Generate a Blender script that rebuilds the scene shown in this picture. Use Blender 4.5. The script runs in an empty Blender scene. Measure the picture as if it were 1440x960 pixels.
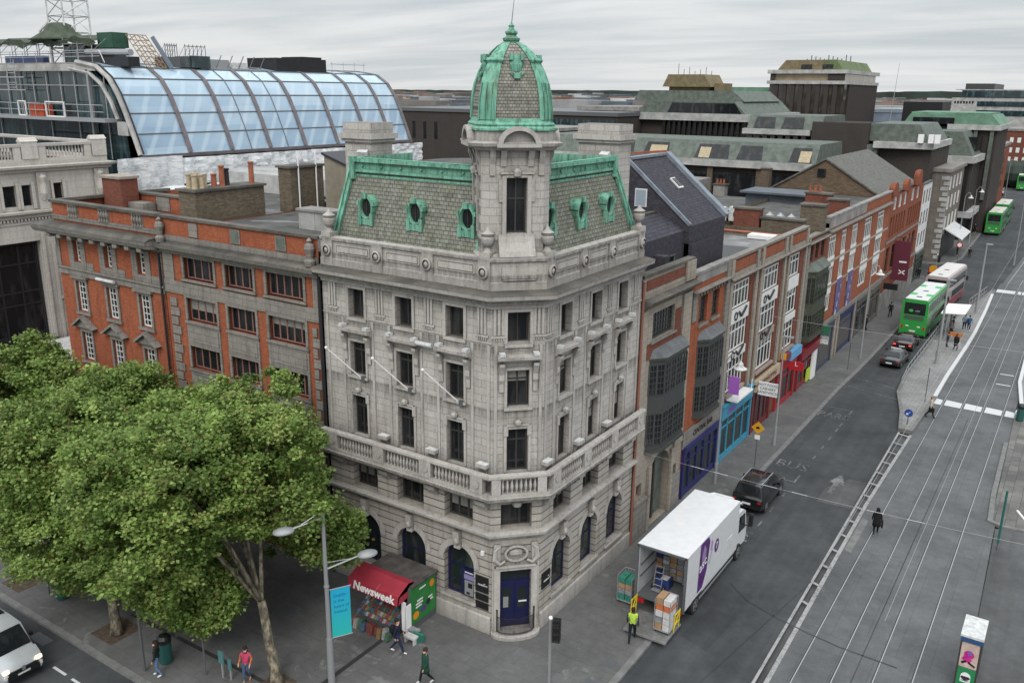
import bpy, bmesh, math, random
import numpy as np
from mathutils import Vector, Matrix
R = math.radians
random.seed(7)
SC = bpy.context.scene
COL = SC.collection
ORG = {}
# ---------------------------------------------------------------- mesh builder
class MB:
 def __init__(s, M=None):
  s.v = []; s.f = []; s.fm = []; s.mats = []; s.cur = 0; s.M = M; s.att = None
 def mat(s, m):
  if m not in s.mats: s.mats.append(m)
  s.cur = s.mats.index(m); return s
 def pt(s, p):
  p = Vector(p)
  if s.M is not None: p = s.M @ p
  s.v.append(p); return len(s.v) - 1
 def face(s, idx):
  s.f.append(tuple(idx)); s.fm.append(s.cur)
 def poly(s, pts):
  s.face([s.pt(p) for p in pts])
 def box(s, x0, x1, y0, y1, z0, z1):
  i = [s.pt((x, y, z)) for z in (z0, z1) for x, y in ((x0, y0), (x1, y0), (x1, y1), (x0, y1))]
  for q in ((3, 2, 1, 0), (4, 5, 6, 7), (0, 1, 5, 4), (1, 2, 6, 5), (2, 3, 7, 6), (3, 0, 4, 7)):
   s.face([i[k] for k in q])
  return s
 def obox(s, c, size, rz=0.0, rx=0.0, ry=0.0):
  Rm = Matrix.Rotation(rz, 4, 'Z') @ Matrix.Rotation(ry, 4, 'Y') @ Matrix.Rotation(rx, 4, 'X')
  h = Vector(size) / 2; c = Vector(c)
  i = [s.pt(c + Rm @ Vector((x * h.x, y * h.y, z * h.z))) for z in (-1, 1) for x, y in ((-1, -1), (1, -1), (1, 1), (-1, 1))]
  for q in ((3, 2, 1, 0), (4, 5, 6, 7), (0, 1, 5, 4), (1, 2, 6, 5), (2, 3, 7, 6), (3, 0, 4, 7)):
   s.face([i[k] for k in q])
  return s
 def bar(s, p, q, w, h=None, up=(0, 0, 1)):
  p = Vector(p); q = Vector(q); h = h or w
  d = (q - p)
  if d.length < 1e-6: return s
  d.normalize(); u = Vector(up)
  a = d.cross(u)
  if a.length < 1e-3: a = d.cross(Vector((1, 0, 0)))
  a.normalize(); b = a.cross(d)
  i = []
  for e in (p, q):
   for x, y in ((-1, -1), (1, -1), (1, 1), (-1, 1)):
    i.append(s.pt(e + a * (x * w / 2) + b * (y * h / 2)))
  for k in ((3, 2, 1, 0), (4, 5, 6, 7), (0, 1, 5, 4), (1, 2, 6, 5), (2, 3, 7, 6), (3, 0, 4, 7)):
   s.face([i[j] for j in k])
  return s
 def ring(s, c, a, b, r, n):
  return [s.pt(c + a * (r * math.cos(2 * math.pi * k / n)) + b * (r * math.sin(2 * math.pi * k / n))) for k in range(n)]
 def tube(s, p, q, r0, r1=None, n=8, cap=True):
  return s.path([p, q], [r0, r1 if r1 is not None else r0], n, cap)
 def path(s, pts, rs, n=8, cap=True):
  pts = [Vector(p) for p in pts]
  if not isinstance(rs, (list, tuple)): rs = [rs] * len(pts)
  rings = []; a = None
  for k, p in enumerate(pts):
   d = (pts[min(k + 1, len(pts) - 1)] - pts[max(k - 1, 0)]).normalized()
   if a is None:
    a = d.cross(Vector((0, 0, 1)))
    if a.length < 1e-3: a = d.cross(Vector((1, 0, 0)))
   else:
    a = a - d * a.dot(d)
   a.normalize(); b = d.cross(a)
   rings.append(s.ring(p, a, b, max(rs[k], 1e-4), n))
  for k in range(len(rings) - 1):
   for j in range(n):
    s.face((rings[k][j], rings[k][(j + 1) % n], rings[k + 1][(j + 1) % n], rings[k + 1][j]))
  if cap:
   s.face(rings[0][::-1]); s.face(rings[-1])
  return s
 def lathe(s, prof, c=(0, 0, 0), n=12, sx=1.0, sy=1.0, ph=0.0):
  c = Vector(c); rings = []
  for r, z in prof:
   rings.append([s.pt(c + Vector((sx * r * math.cos(2 * math.pi * k / n + ph), sy * r * math.sin(2 * math.pi * k / n + ph), z))) for k in range(n)])
  for k in range(len(rings) - 1):
   for j in range(n):
    s.face((rings[k][j], rings[k][(j + 1) % n], rings[k + 1][(j + 1) % n], rings[k + 1][j]))
  s.face(rings[0][::-1]); s.face(rings[-1]); return s
 def prism(s, poly, z0, z1):
  n = len(poly)
  a = [s.pt((x, y, z0)) for x, y in poly]; b = [s.pt((x, y, z1)) for x, y in poly]
  s.face(a[::-1]); s.face(b)
  for k in range(n): s.face((a[k], a[(k + 1) % n], b[(k + 1) % n], b[k]))
  return s
 def prismx(s, poly, x0, x1):           # poly in (y,z), extruded along x
  n = len(poly)
  a = [s.pt((x0, y, z)) for y, z in poly]; b = [s.pt((x1, y, z)) for y, z in poly]
  s.face(a[::-1]); s.face(b)
  for k in range(n): s.face((a[k], a[(k + 1) % n], b[(k + 1) % n], b[k]))
  return s
 def prismy(s, poly, y0, y1):           # poly in (x,z)
  n = len(poly)
  a = [s.pt((x, y0, z)) for x, z in poly]; b = [s.pt((x, y1, z)) for x, z in poly]
  s.face(a[::-1]); s.face(b)
  for k in range(n): s.face((a[k], a[(k + 1) % n], b[(k + 1) % n], b[k]))
  return s
 def sweep(s, prof, path, closed=False):
  """closed profile of (out, z) swept along a plan polyline; out = right of travel"""
  n = len(path); P = [Vector((x, y)) for x, y in path]; rings = []
  for k in range(n):
   def nr(a, b):
    d = (b - a).normalized(); return Vector((d.y, -d.x))
   if closed:
    n1 = nr(P[k - 1], P[k]); n2 = nr(P[k], P[(k + 1) % n])
   else:
    n1 = nr(P[max(k - 1, 0)], P[max(k, 1)]); n2 = nr(P[min(k, n - 2)], P[min(k + 1, n - 1)])
   m = (n1 + n2) / (1 + n1.dot(n2))
   rings.append([s.pt((P[k].x + m.x * o, P[k].y + m.y * o, z)) for o, z in prof])
  m = len(prof)
  for k in range(n if closed else n - 1):
   A = rings[k]; B = rings[(k + 1) % n]
   for j in range(m):
    s.face((A[j], A[(j + 1) % m], B[(j + 1) % m], B[j]))
  if not closed:
   s.face(rings[0][::-1]); s.face(rings[-1])
  return s
 def sphere(s, c, r, n=10, m=6, sz=1.0):
  prof = [(max(r * math.sin(math.pi * k / m), 1e-3), -r * sz * math.cos(math.pi * k / m)) for k in range(m + 1)]
  return s.lathe(prof, c, n)
 def build(s, name, parent=None, origin=None, smooth=False, kind=None, label=None, auto=None):
  if parent is not None and origin is None: O = ORG.get(parent.name, Vector((0, 0, 0)))
  else: O = Vector(origin or (0, 0, 0))
  me = bpy.data.meshes.new(name)
  me.from_pydata([tuple(p - O) for p in s.v], [], s.f)
  for m in s.mats: me.materials.append(m)
  me.polygons.foreach_set('material_index', s.fm)
  bm = bmesh.new(); bm.from_mesh(me)
  bmesh.ops.recalc_face_normals(bm, faces=bm.faces[:])
  bm.to_mesh(me); bm.free()
  if smooth:
   me.polygons.foreach_set('use_smooth', [True] * len(me.polygons))
   if auto:
    try: me.set_sharp_from_angle(angle=R(auto))
    except Exception: pass
  me.update()
  o = bpy.data.objects.new(name, me); COL.objects.link(o)
  ORG[o.name] = O
  if parent is not None: o.parent = parent
  else: o.location = O
  if kind: o['kind'] = kind
  if label: o['label'] = label
  return o
def tag(o, label, cat, group=None, kind=None):
 o['label'] = label; o['category'] = cat
 if group: o['group'] = group
 if kind: o['kind'] = kind
 return o
def thing(name, label, cat, loc=(0, 0, 0), rz=0.0, group=None, local=False):
 o = bpy.data.objects.new(name, None); COL.objects.link(o)
 o.empty_display_size = 0.5
 o.location = loc; o.rotation_euler = (0, 0, rz)
 ORG[o.name] = Vector((0, 0, 0)) if local else Vector(loc)
 return tag(o, label, cat, group)
def dup(root, loc, rz, label=None, group=None):
 r = root.copy(); COL.objects.link(r); r.location = loc; r.rotation_euler = (0, 0, rz)
 if label: r['label'] = label
 if group: r['group'] = group
 for ch in list(root.children):
  c = ch.copy(); COL.objects.link(c); c.parent = r
  for g in list(ch.children):
   d = g.copy(); COL.objects.link(d); d.parent = c
 return r
def frame(ox, oy, ux, uy, vx, vy):
 return Matrix(((ux, vx, 0, ox), (uy, vy, 0, oy), (0, 0, 1, 0), (0, 0, 0, 1)))
LF = frame(0, 0, -1, 0, 0, -1)
RF = frame(0, 0, 0, 1, 1, 0)
q_ = math.sqrt(.5)
CF = frame(-.8, .8, q_, q_, q_, -q_)
def text_mb(txt, size, M, mat, depth=0.01, align='CENTER', bold=0.0, shear=0.0, sx=1.0):
 """lettering as mesh; glyph plane local x,y -> M"""
 cu = bpy.data.curves.new('lettering', 'FONT'); cu.body = txt; cu.size = size
 cu.align_x = align; cu.align_y = 'CENTER'; cu.extrude = depth; cu.resolution_u = 2
 cu.offset = bold; cu.shear = shear
 ob = bpy.data.objects.new('lettering', cu); COL.objects.link(ob)
 bpy.context.view_layer.update()
 me = bpy.data.meshes.new_from_object(ob.evaluated_get(bpy.context.evaluated_depsgraph_get()))
 mb = MB(); mb.mat(mat)
 for v in me.vertices: mb.v.append(M @ Vector((v.co.x * sx, v.co.y, v.co.z)))
 for p in me.polygons: mb.face(list(p.vertices))
 bpy.data.objects.remove(ob); bpy.data.curves.remove(cu); bpy.data.meshes.remove(me)
 return mb
def plane_M(o, ux, uy):
 """matrix whose local x,y map to world ux, uy at origin o"""
 ux = Vector(ux).normalized(); uy = Vector(uy).normalized(); uz = ux.cross(uy)
 return Matrix(((ux.x, uy.x, uz.x, o[0]), (ux.y, uy.y, uz.y, o[1]), (ux.z, uy.z, uz.z, o[2]), (0, 0, 0, 1)))
# ---------------------------------------------------------------- materials
def new_mat(name):
 m = bpy.data.materials.new(name); m.use_nodes = True
 nt = m.node_tree; b = nt.nodes['Principled BSDF']
 return m, nt, b
def N(nt, t, **k):
 n = nt.nodes.new(t)
 for a, v in k.items():
  if a in n.inputs: n.inputs[a].default_value = v
  else: setattr(n, a, v)
 return n
def L(nt, a, b): nt.links.new(a, b)
def ramp(nt, fac, stops):
 r = nt.nodes.new('ShaderNodeValToRGB'); e = r.color_ramp.elements
 while len(e) < len(stops): e.new(.5)
 for k, (p, c) in enumerate(stops):
  e[k].position = p; e[k].color = (c, c, c, 1) if isinstance(c, (int, float)) else (*c, 1)
 L(nt, fac, r.inputs[0]); return r.outputs[0]
def mix(nt, fac, a, b, mode='MIX'):
 m = nt.nodes.new('ShaderNodeMix'); m.data_type = 'RGBA'; m.blend_type = mode
 for s, x in ((m.inputs[0], fac), (m.inputs[6], a), (m.inputs[7], b)):
  if hasattr(x, 'links'): L(nt, x, s)
  elif isinstance(x, (int, float)): s.default_value = x
  else: s.default_value = (*x, 1)
 return m.outputs[2]
def pos(nt): return nt.nodes.new('ShaderNodeNewGeometry').outputs['Position']
def noise(nt, vec, scale, detail=4, rough=.6, stretch=None):
 if stretch:
  mp = nt.nodes.new('ShaderNodeMapping'); mp.inputs['Scale'].default_value = stretch; L(nt, vec, mp.inputs[0]); vec = mp.outputs[0]
 n = N(nt, 'ShaderNodeTexNoise', Scale=scale, Detail=detail, Roughness=rough); L(nt, vec, n.inputs['Vector'])
 return n.outputs['Fac']
def bump(nt, b, h, strength=.3, dist=.02):
 n = N(nt, 'ShaderNodeBump', Strength=strength, Distance=dist); L(nt, h, n.inputs['Height']); L(nt, n.outputs[0], b.inputs['Normal'])
def wallvec(nt, ang=False):
 """(x+y, z) coordinates: correct for every axis-aligned wall"""
 p = pos(nt); s = nt.nodes.new('ShaderNodeSeparateXYZ'); L(nt, p, s.inputs[0])
 a = N(nt, 'ShaderNodeMath', operation='ADD'); L(nt, s.outputs[0], a.inputs[0]); L(nt, s.outputs[1], a.inputs[1])
 c = nt.nodes.new('ShaderNodeCombineXYZ'); L(nt, a.outputs[0], c.inputs[0]); L(nt, s.outputs[2], c.inputs[1])
 return c.outputs[0]
def bricktex(nt, vec, w, h, mortar, c1, c2, cm, bias=0.0, off=.5, smooth=.1):
 t = nt.nodes.new('ShaderNodeTexBrick'); t.offset = off
 for k, v in (('Scale', 1.0), ('Mortar Size', mortar), ('Mortar Smooth', smooth), ('Bias', bias), ('Brick Width', w), ('Row Height', h)):
  t.inputs[k].default_value = v
 t.inputs['Color1'].default_value = (*c1, 1); t.inputs['Color2'].default_value = (*c2, 1); t.inputs['Mortar'].default_value = (*cm, 1)
 L(nt, vec, t.inputs['Vector']); return t
def m_plain(name, col, rough=.7, metal=0.0, var=.25, scale=3.0, spec=.3, dirt=None):
 m, nt, b = new_mat(name)
 n = noise(nt, pos(nt), scale, 5, .65)
 f = ramp(nt, n, [(.3, 1 - var), (.7, 1 + var * .4)])
 c = mix(nt, 1.0, col, f, 'MULTIPLY')
 L(nt, c, b.inputs['Base Color']); b.inputs['Roughness'].default_value = rough; b.inputs['Metallic'].default_value = metal
 b.inputs['Specular IOR Level'].default_value = spec
 return m
def m_paint(name, col, rough=.3, spec=.5, coat=0.0, metal=0.0):
 m, nt, b = new_mat(name)
 tc = nt.nodes.new('ShaderNodeTexCoord')
 n = noise(nt, tc.outputs['Object'], 2.5, 3, .6)
 c = mix(nt, 1.0, col, ramp(nt, n, [(.3, .94), (.7, 1.03)]), 'MULTIPLY')
 L(nt, c, b.inputs['Base Color']); b.inputs['Roughness'].default_value = rough
 b.inputs['Specular IOR Level'].default_value = spec; b.inputs['Coat Weight'].default_value = coat; b.inputs['Metallic'].default_value = metal
 return m
def m_stone(name, c1, c2, cm, w=.85, h=.33, mort=.012, dirt=.55, streak=.5, warm=(.31, .275, .235), ledges=()):
 m, nt, b = new_mat(name)
 v = wallvec(nt)
 t = bricktex(nt, v, w, h, mort, c1, c2, cm)
 p = pos(nt)
 big = noise(nt, p, .55, 5, .6)
 st = noise(nt, p, 1.0, 6, .7, (3.2, 3.2, .35))
 col = mix(nt, ramp(nt, big, [(.38, 0.0), (.72, .45)]), t.outputs['Color'], warm)
 col = mix(nt, ramp(nt, st, [(.5, 0.0), (.78, streak)]), col, (.055, .052, .047))
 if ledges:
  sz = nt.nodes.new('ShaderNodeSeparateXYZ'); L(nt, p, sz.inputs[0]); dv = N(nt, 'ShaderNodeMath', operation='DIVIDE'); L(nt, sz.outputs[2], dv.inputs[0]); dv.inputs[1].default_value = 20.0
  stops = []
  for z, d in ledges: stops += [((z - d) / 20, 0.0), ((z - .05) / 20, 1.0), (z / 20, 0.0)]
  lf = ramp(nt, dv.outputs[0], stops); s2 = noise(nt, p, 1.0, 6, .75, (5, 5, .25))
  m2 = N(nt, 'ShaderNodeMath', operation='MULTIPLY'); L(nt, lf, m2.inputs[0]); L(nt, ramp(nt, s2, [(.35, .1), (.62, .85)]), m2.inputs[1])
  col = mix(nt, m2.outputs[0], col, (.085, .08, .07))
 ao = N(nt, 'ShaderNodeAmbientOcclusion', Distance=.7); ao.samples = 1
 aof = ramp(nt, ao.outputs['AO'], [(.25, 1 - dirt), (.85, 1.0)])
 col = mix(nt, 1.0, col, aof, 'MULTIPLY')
 fine = noise(nt, p, 9.0, 4, .7)
 col = mix(nt, 1.0, col, ramp(nt, fine, [(.25, .78), (.7, 1.08)]), 'MULTIPLY')
 L(nt, col, b.inputs['Base Color']); b.inputs['Roughness'].default_value = .85; b.inputs['Specular IOR Level'].default_value = .2
 hm = N(nt, 'ShaderNodeMath', operation='MULTIPLY_ADD'); L(nt, t.outputs['Fac'], hm.inputs[0]); hm.inputs[1].default_value = -1.0; L(nt, fine, hm.inputs[2])
 bump(nt, b, hm.outputs[0], .35, .02)
 return m
def m_brick(name, c1, c2, cm=(.25, .19, .15), w=.24, h=.08, mort=.008, dirt=.45, soot=.4):
 m, nt, b = new_mat(name)
 v = wallvec(nt); t = bricktex(nt, v, w, h, mort, c1, c2, cm); p = pos(nt)
 big = noise(nt, p, .5, 5, .65); st = noise(nt, p, 1.0, 5, .7, (2.5, 2.5, .4))
 col = mix(nt, ramp(nt, big, [(.4, 0.0), (.75, .35)]), t.outputs['Color'], tuple(x * .45 for x in c1))
 col = mix(nt, ramp(nt, st, [(.5, 0.0), (.8, soot)]), col, (.05, .04, .035))
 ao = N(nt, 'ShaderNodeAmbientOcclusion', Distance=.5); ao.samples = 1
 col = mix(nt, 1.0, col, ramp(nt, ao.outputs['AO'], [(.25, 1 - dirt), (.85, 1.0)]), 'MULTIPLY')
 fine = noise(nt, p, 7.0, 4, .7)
 col = mix(nt, 1.0, col, ramp(nt, fine, [(.25, .75), (.7, 1.1)]), 'MULTIPLY')
 L(nt, col, b.inputs['Base Color']); b.inputs['Roughness'].default_value = .9; b.inputs['Specular IOR Level'].default_value = .15
 return m
def m_glass(name, col=(.012, .014, .016), var=(.05, .052, .052), rough=.08, spec=.42, cover=.5):
 m, nt, b = new_mat(name)
 oi = nt.nodes.new('ShaderNodeObjectInfo')
 p = pos(nt)
 a = N(nt, 'ShaderNodeVectorMath', operation='ADD'); L(nt, p, a.inputs[0])
 sc = N(nt, 'ShaderNodeVectorMath', operation='SCALE'); cx = nt.nodes.new('ShaderNodeCombineXYZ')
 for k in range(3): L(nt, oi.outputs['Random'], cx.inputs[k])
 L(nt, cx.outputs[0], sc.inputs[0]); sc.inputs['Scale'].default_value = 40.0; L(nt, sc.outputs[0], a.inputs[1])
 n = noise(nt, a.outputs[0], .9, 3, .6, (1.6, 1.6, .45))
 c = mix(nt, ramp(nt, n, [(.5, 0.0), (.5 + cover * .5, 1.0)]), col, var)
 L(nt, c, b.inputs['Base Color']); b.inputs['Roughness'].default_value = rough; b.inputs['Specular IOR Level'].default_value = spec
 return m
MAT = {}
def mats():
 M = MAT
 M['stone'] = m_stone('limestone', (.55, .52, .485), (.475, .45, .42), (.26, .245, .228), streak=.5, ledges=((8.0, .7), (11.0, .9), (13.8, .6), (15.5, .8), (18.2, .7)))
 M['stone_plain'] = m_stone('limestone_moulding', (.52, .495, .462), (.47, .447, .418), (.35, .335, .315), ledges=((4.9, .5), (7.1, .35), (15.8, .4), (16.8, .7), (17.45, .35)), w=1.1, h=4, mort=.006, streak=.6)
 M['stone_carve'] = m_stone('limestone_carving', (.485, .46, .43), (.44, .417, .39), (.39, .37, .35), w=9, h=9, mort=0, dirt=.75, streak=.4)
 M['stone_dark'] = m_stone('weathered_ledge', (.098, .094, .084), (.08, .077, .07), (.05, .05, .045), w=.9, h=4, mort=.008, streak=.6)
 M['granite'] = m_stone('granite', (.30, .285, .26), (.26, .245, .225), (.1, .1, .09), w=1.0, h=.4)
 M['clery'] = m_stone('portland_stone', (.64, .61, .56), (.59, .56, .51), (.35, .34, .31), w=1.2, h=.5, mort=.006, streak=.25, warm=(.45, .42, .38))
 M['grey_stone'] = m_stone('grey_trim_stone', (.27, .255, .232), (.222, .21, .19), (.11, .103, .095), w=.7, h=.35, streak=.6)
 M['sand_stone'] = m_stone('buff_trim_stone', (.40, .355, .295), (.34, .30, .25), (.2, .18, .15), w=.6, h=.35, streak=.55)
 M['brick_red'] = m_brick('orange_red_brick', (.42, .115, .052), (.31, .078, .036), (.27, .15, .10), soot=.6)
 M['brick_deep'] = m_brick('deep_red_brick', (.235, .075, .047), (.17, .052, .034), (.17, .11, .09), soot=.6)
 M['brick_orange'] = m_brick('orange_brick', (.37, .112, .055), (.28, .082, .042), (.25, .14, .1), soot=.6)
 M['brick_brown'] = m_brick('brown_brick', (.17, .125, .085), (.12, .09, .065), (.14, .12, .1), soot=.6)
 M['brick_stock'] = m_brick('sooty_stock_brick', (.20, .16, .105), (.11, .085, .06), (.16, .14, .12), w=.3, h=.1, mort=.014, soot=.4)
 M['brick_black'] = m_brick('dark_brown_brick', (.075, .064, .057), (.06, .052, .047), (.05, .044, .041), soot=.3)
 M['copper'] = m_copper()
 M['copper_dull'] = m_plain('dull_copper', (.13, .152, .132), .7, 0, .45, 1.2)
 M['copper_bright'] = m_plain('green_copper_roof', (.14, .26, .18), .65, 0, .45, .4)
 M['slate_green'] = m_slate('mossy_slate', (.265, .268, .235), (.195, .196, .168), (.06, .06, .05), .25, .17, moss=.45)
 M['slate_dome'] = m_slate('dome_slate', (.335, .33, .295), (.255, .248, .218), (.10, .095, .08), .2, .125, moss=.25)
 M['slate_purple'] = m_slate('purple_slate', (.07, .067, .083), (.053, .05, .063), (.035, .034, .042), .3, .13, moss=0)
 M['slate_roof'] = m_slate('grey_slate_roof', (.165, .16, .148), (.13, .126, .118), (.11, .11, .1), .35, .25, moss=.2)
 M['lead'] = m_plain('dark_lead', (.13, .135, .14), .55, .1, .4, 2)
 M['zinc'] = m_plain('zinc_flashing', (.25, .285, .33), .45, .3, .3, 2)
 M['felt'] = m_plain('roof_felt', (.105, .105, .10), .9, 0, .55, .7)
 M['felt_light'] = m_plain('light_roof_felt', (.24, .24, .235), .85, 0, .55, .7)
 M['conc'] = m_plain('concrete', (.27, .26, .245), .9, 0, .45, .8)
 M['conc_white'] = m_plain('pale_concrete', (.43, .43, .415), .85, 0, .45, .7)
 M['glass'] = m_glass('window_glass')
 M['glass_shop'] = m_glass('shop_glass', (.015, .02, .022), (.06, .07, .06))
 M['glass_teal'] = m_glass('teal_glass', (.015, .03, .035), (.07, .13, .14), spec=.6)
 M['glass_gold'] = m_glass('mirror_glass', (.035, .031, .026), (.17, .14, .095), rough=.1, spec=.6, cover=.9)
 M['frame_dark'] = m_paint('dark_window_paint', (.045, .04, .035), .5)
 M['frame_white'] = m_paint('white_window_paint', (.72, .72, .70), .45)
 M['frame_brown'] = m_paint('oxblood_window_paint', (.25, .125, .105), .5)
 M['frame_grey'] = m_paint('lead_grey_paint', (.048, .052, .05), .5)
 M['navy'] = m_paint('navy_paint', (.010, .012, .06), .35)
 M['blind'] = m_plain('roller_blind', (.26, .255, .235), .5, 0, .3, 3)
 M['black'] = m_paint('black_paint', (.012, .012, .013), .4)
 M['iron'] = m_paint('black_iron', (.02, .02, .024), .5)
 M['steel'] = m_paint('galvanised_steel', (.36, .37, .38), .45, metal=.4)
 M['steel_dark'] = m_paint('dark_steel', (.10, .105, .11), .5)
 M['white'] = m_paint('white_paint', (.80, .80, .79), .4)
 M['dirty_white'] = m_plain('dirty_white', (.62, .63, .62), .6, 0, .4, 4)
 M['terracotta'] = m_plain('terracotta', (.33, .115, .065), .85, 0, .35, 4)
 M['buff'] = m_plain('buff_clay', (.46, .38, .26), .85, 0, .35, 4)
 M['plastic'] = m_sheet()
 M['rubber'] = m_paint('rubber', (.018, .018, .018), .85)
 M['rim'] = m_paint('alloy', (.42, .43, .44), .35, metal=.7)
 M['lamp_red'] = m_paint('red_lens', (.45, .012, .012), .2)
 M['lamp_clear'] = m_paint('clear_lens', (.75, .75, .72), .15)
 M['plate'] = m_paint('number_plate_white', (.70, .70, .68), .4)
 M['gold'] = m_plain('ochre_copper', (.20, .16, .09), .7, 0, .4, 1)
def m_copper():
 m, nt, b = new_mat('verdigris_copper')
 p = pos(nt)
 n = noise(nt, p, 2.2, 5, .65); s = noise(nt, p, 1.5, 5, .7, (4, 4, .5))
 c = mix(nt, n, (.135, .385, .275), (.25, .52, .40))
 c = mix(nt, ramp(nt, s, [(.44, 0.0), (.66, .85)]), c, (.045, .12, .075)); c = mix(nt, ramp(nt, noise(nt, p, .9, 5, .7), [(.5, 0.0), (.75, .5)]), c, (.16, .15, .09))
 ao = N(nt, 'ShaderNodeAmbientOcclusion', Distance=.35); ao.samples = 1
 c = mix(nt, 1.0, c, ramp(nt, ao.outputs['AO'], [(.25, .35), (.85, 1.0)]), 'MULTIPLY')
 L(nt, c, b.inputs['Base Color']); b.inputs['Roughness'].default_value = .7; b.inputs['Specular IOR Level'].default_value = .25
 return m
def m_slate(name, c1, c2, cm, w, h, moss=.4):
 m, nt, b = new_mat(name)
 v = wallvec(nt); t = bricktex(nt, v, w, h, .014, c1, c2, cm); p = pos(nt)
 n = noise(nt, p, 1.3, 6, .7); s = noise(nt, p, 3.5, 4, .7)
 c = t.outputs['Color']
 if moss: c = mix(nt, ramp(nt, n, [(.42, 0.0), (.7, moss)]), c, (.15, .17, .075))
 c = mix(nt, 1.0, c, ramp(nt, s, [(.28, .55), (.72, 1.2)]), 'MULTIPLY')
 st = noise(nt, p, 1.0, 5, .7, (2.5, 2.5, .4))
 c = mix(nt, ramp(nt, st, [(.54, 0.0), (.78, .55)]), c, (.05, .048, .045))
 L(nt, c, b.inputs['Base Color']); b.inputs['Roughness'].default_value = .75; b.inputs['Specular IOR Level'].default_value = .25
 hm = N(nt, 'ShaderNodeMath', operation='MULTIPLY'); L(nt, t.outputs['Fac'], hm.inputs[0]); hm.inputs[1].default_value = -1.0
 bump(nt, b, hm.outputs[0], .5, .02)
 return m
def m_sheet():
 m, nt, b = new_mat('plastic_sheeting')
 p = pos(nt); w = noise(nt, p, 1.1, 6, .7, (1, 1, .6)); f = noise(nt, p, 2.5, 5, .75, (.6, .6, 1.6))
 c = mix(nt, ramp(nt, w, [(.35, 0.0), (.7, 1.0)]), (.66, .68, .70), (.80, .81, .82))
 L(nt, c, b.inputs['Base Color']); b.inputs['Roughness'].default_value = .35; b.inputs['Specular IOR Level'].default_value = .4
 bump(nt, b, f, 1.0, .25); return m
mats()
# ---------------------------------------------------------------- camera, sky, sun
CAMP = (18.12, -28.42, 24.0)
def make_camera():
 yaw, pitch, roll = R(-33.38303663), R(16.11216244), R(.66350756)
 f = Vector((math.cos(pitch) * math.sin(yaw), math.cos(pitch) * math.cos(yaw), -math.sin(pitch)))
 r = Vector((math.cos(yaw), -math.sin(yaw), 0)); u = r.cross(f)
 r2 = r * math.cos(roll) + u * math.sin(roll); u2 = -r * math.sin(roll) + u * math.cos(roll)
 cd = bpy.data.cameras.new('camera'); co = bpy.data.objects.new('camera', cd); COL.objects.link(co)
 co.matrix_world = Matrix(((r2.x, u2.x, -f.x, CAMP[0]), (r2.y, u2.y, -f.y, CAMP[1]), (r2.z, u2.z, -f.z, CAMP[2]), (0, 0, 0, 1)))
 cd.sensor_width = 36; cd.sensor_fit = 'HORIZONTAL'; cd.lens = 1219.577 / 1440 * 36
 cd.clip_start = .5; cd.clip_end = 9000
 SC.camera = co
make_camera()
SUN_EL, SUN_AZ = R(48), R(158)        # azimuth measured from +Y towards +X
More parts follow.
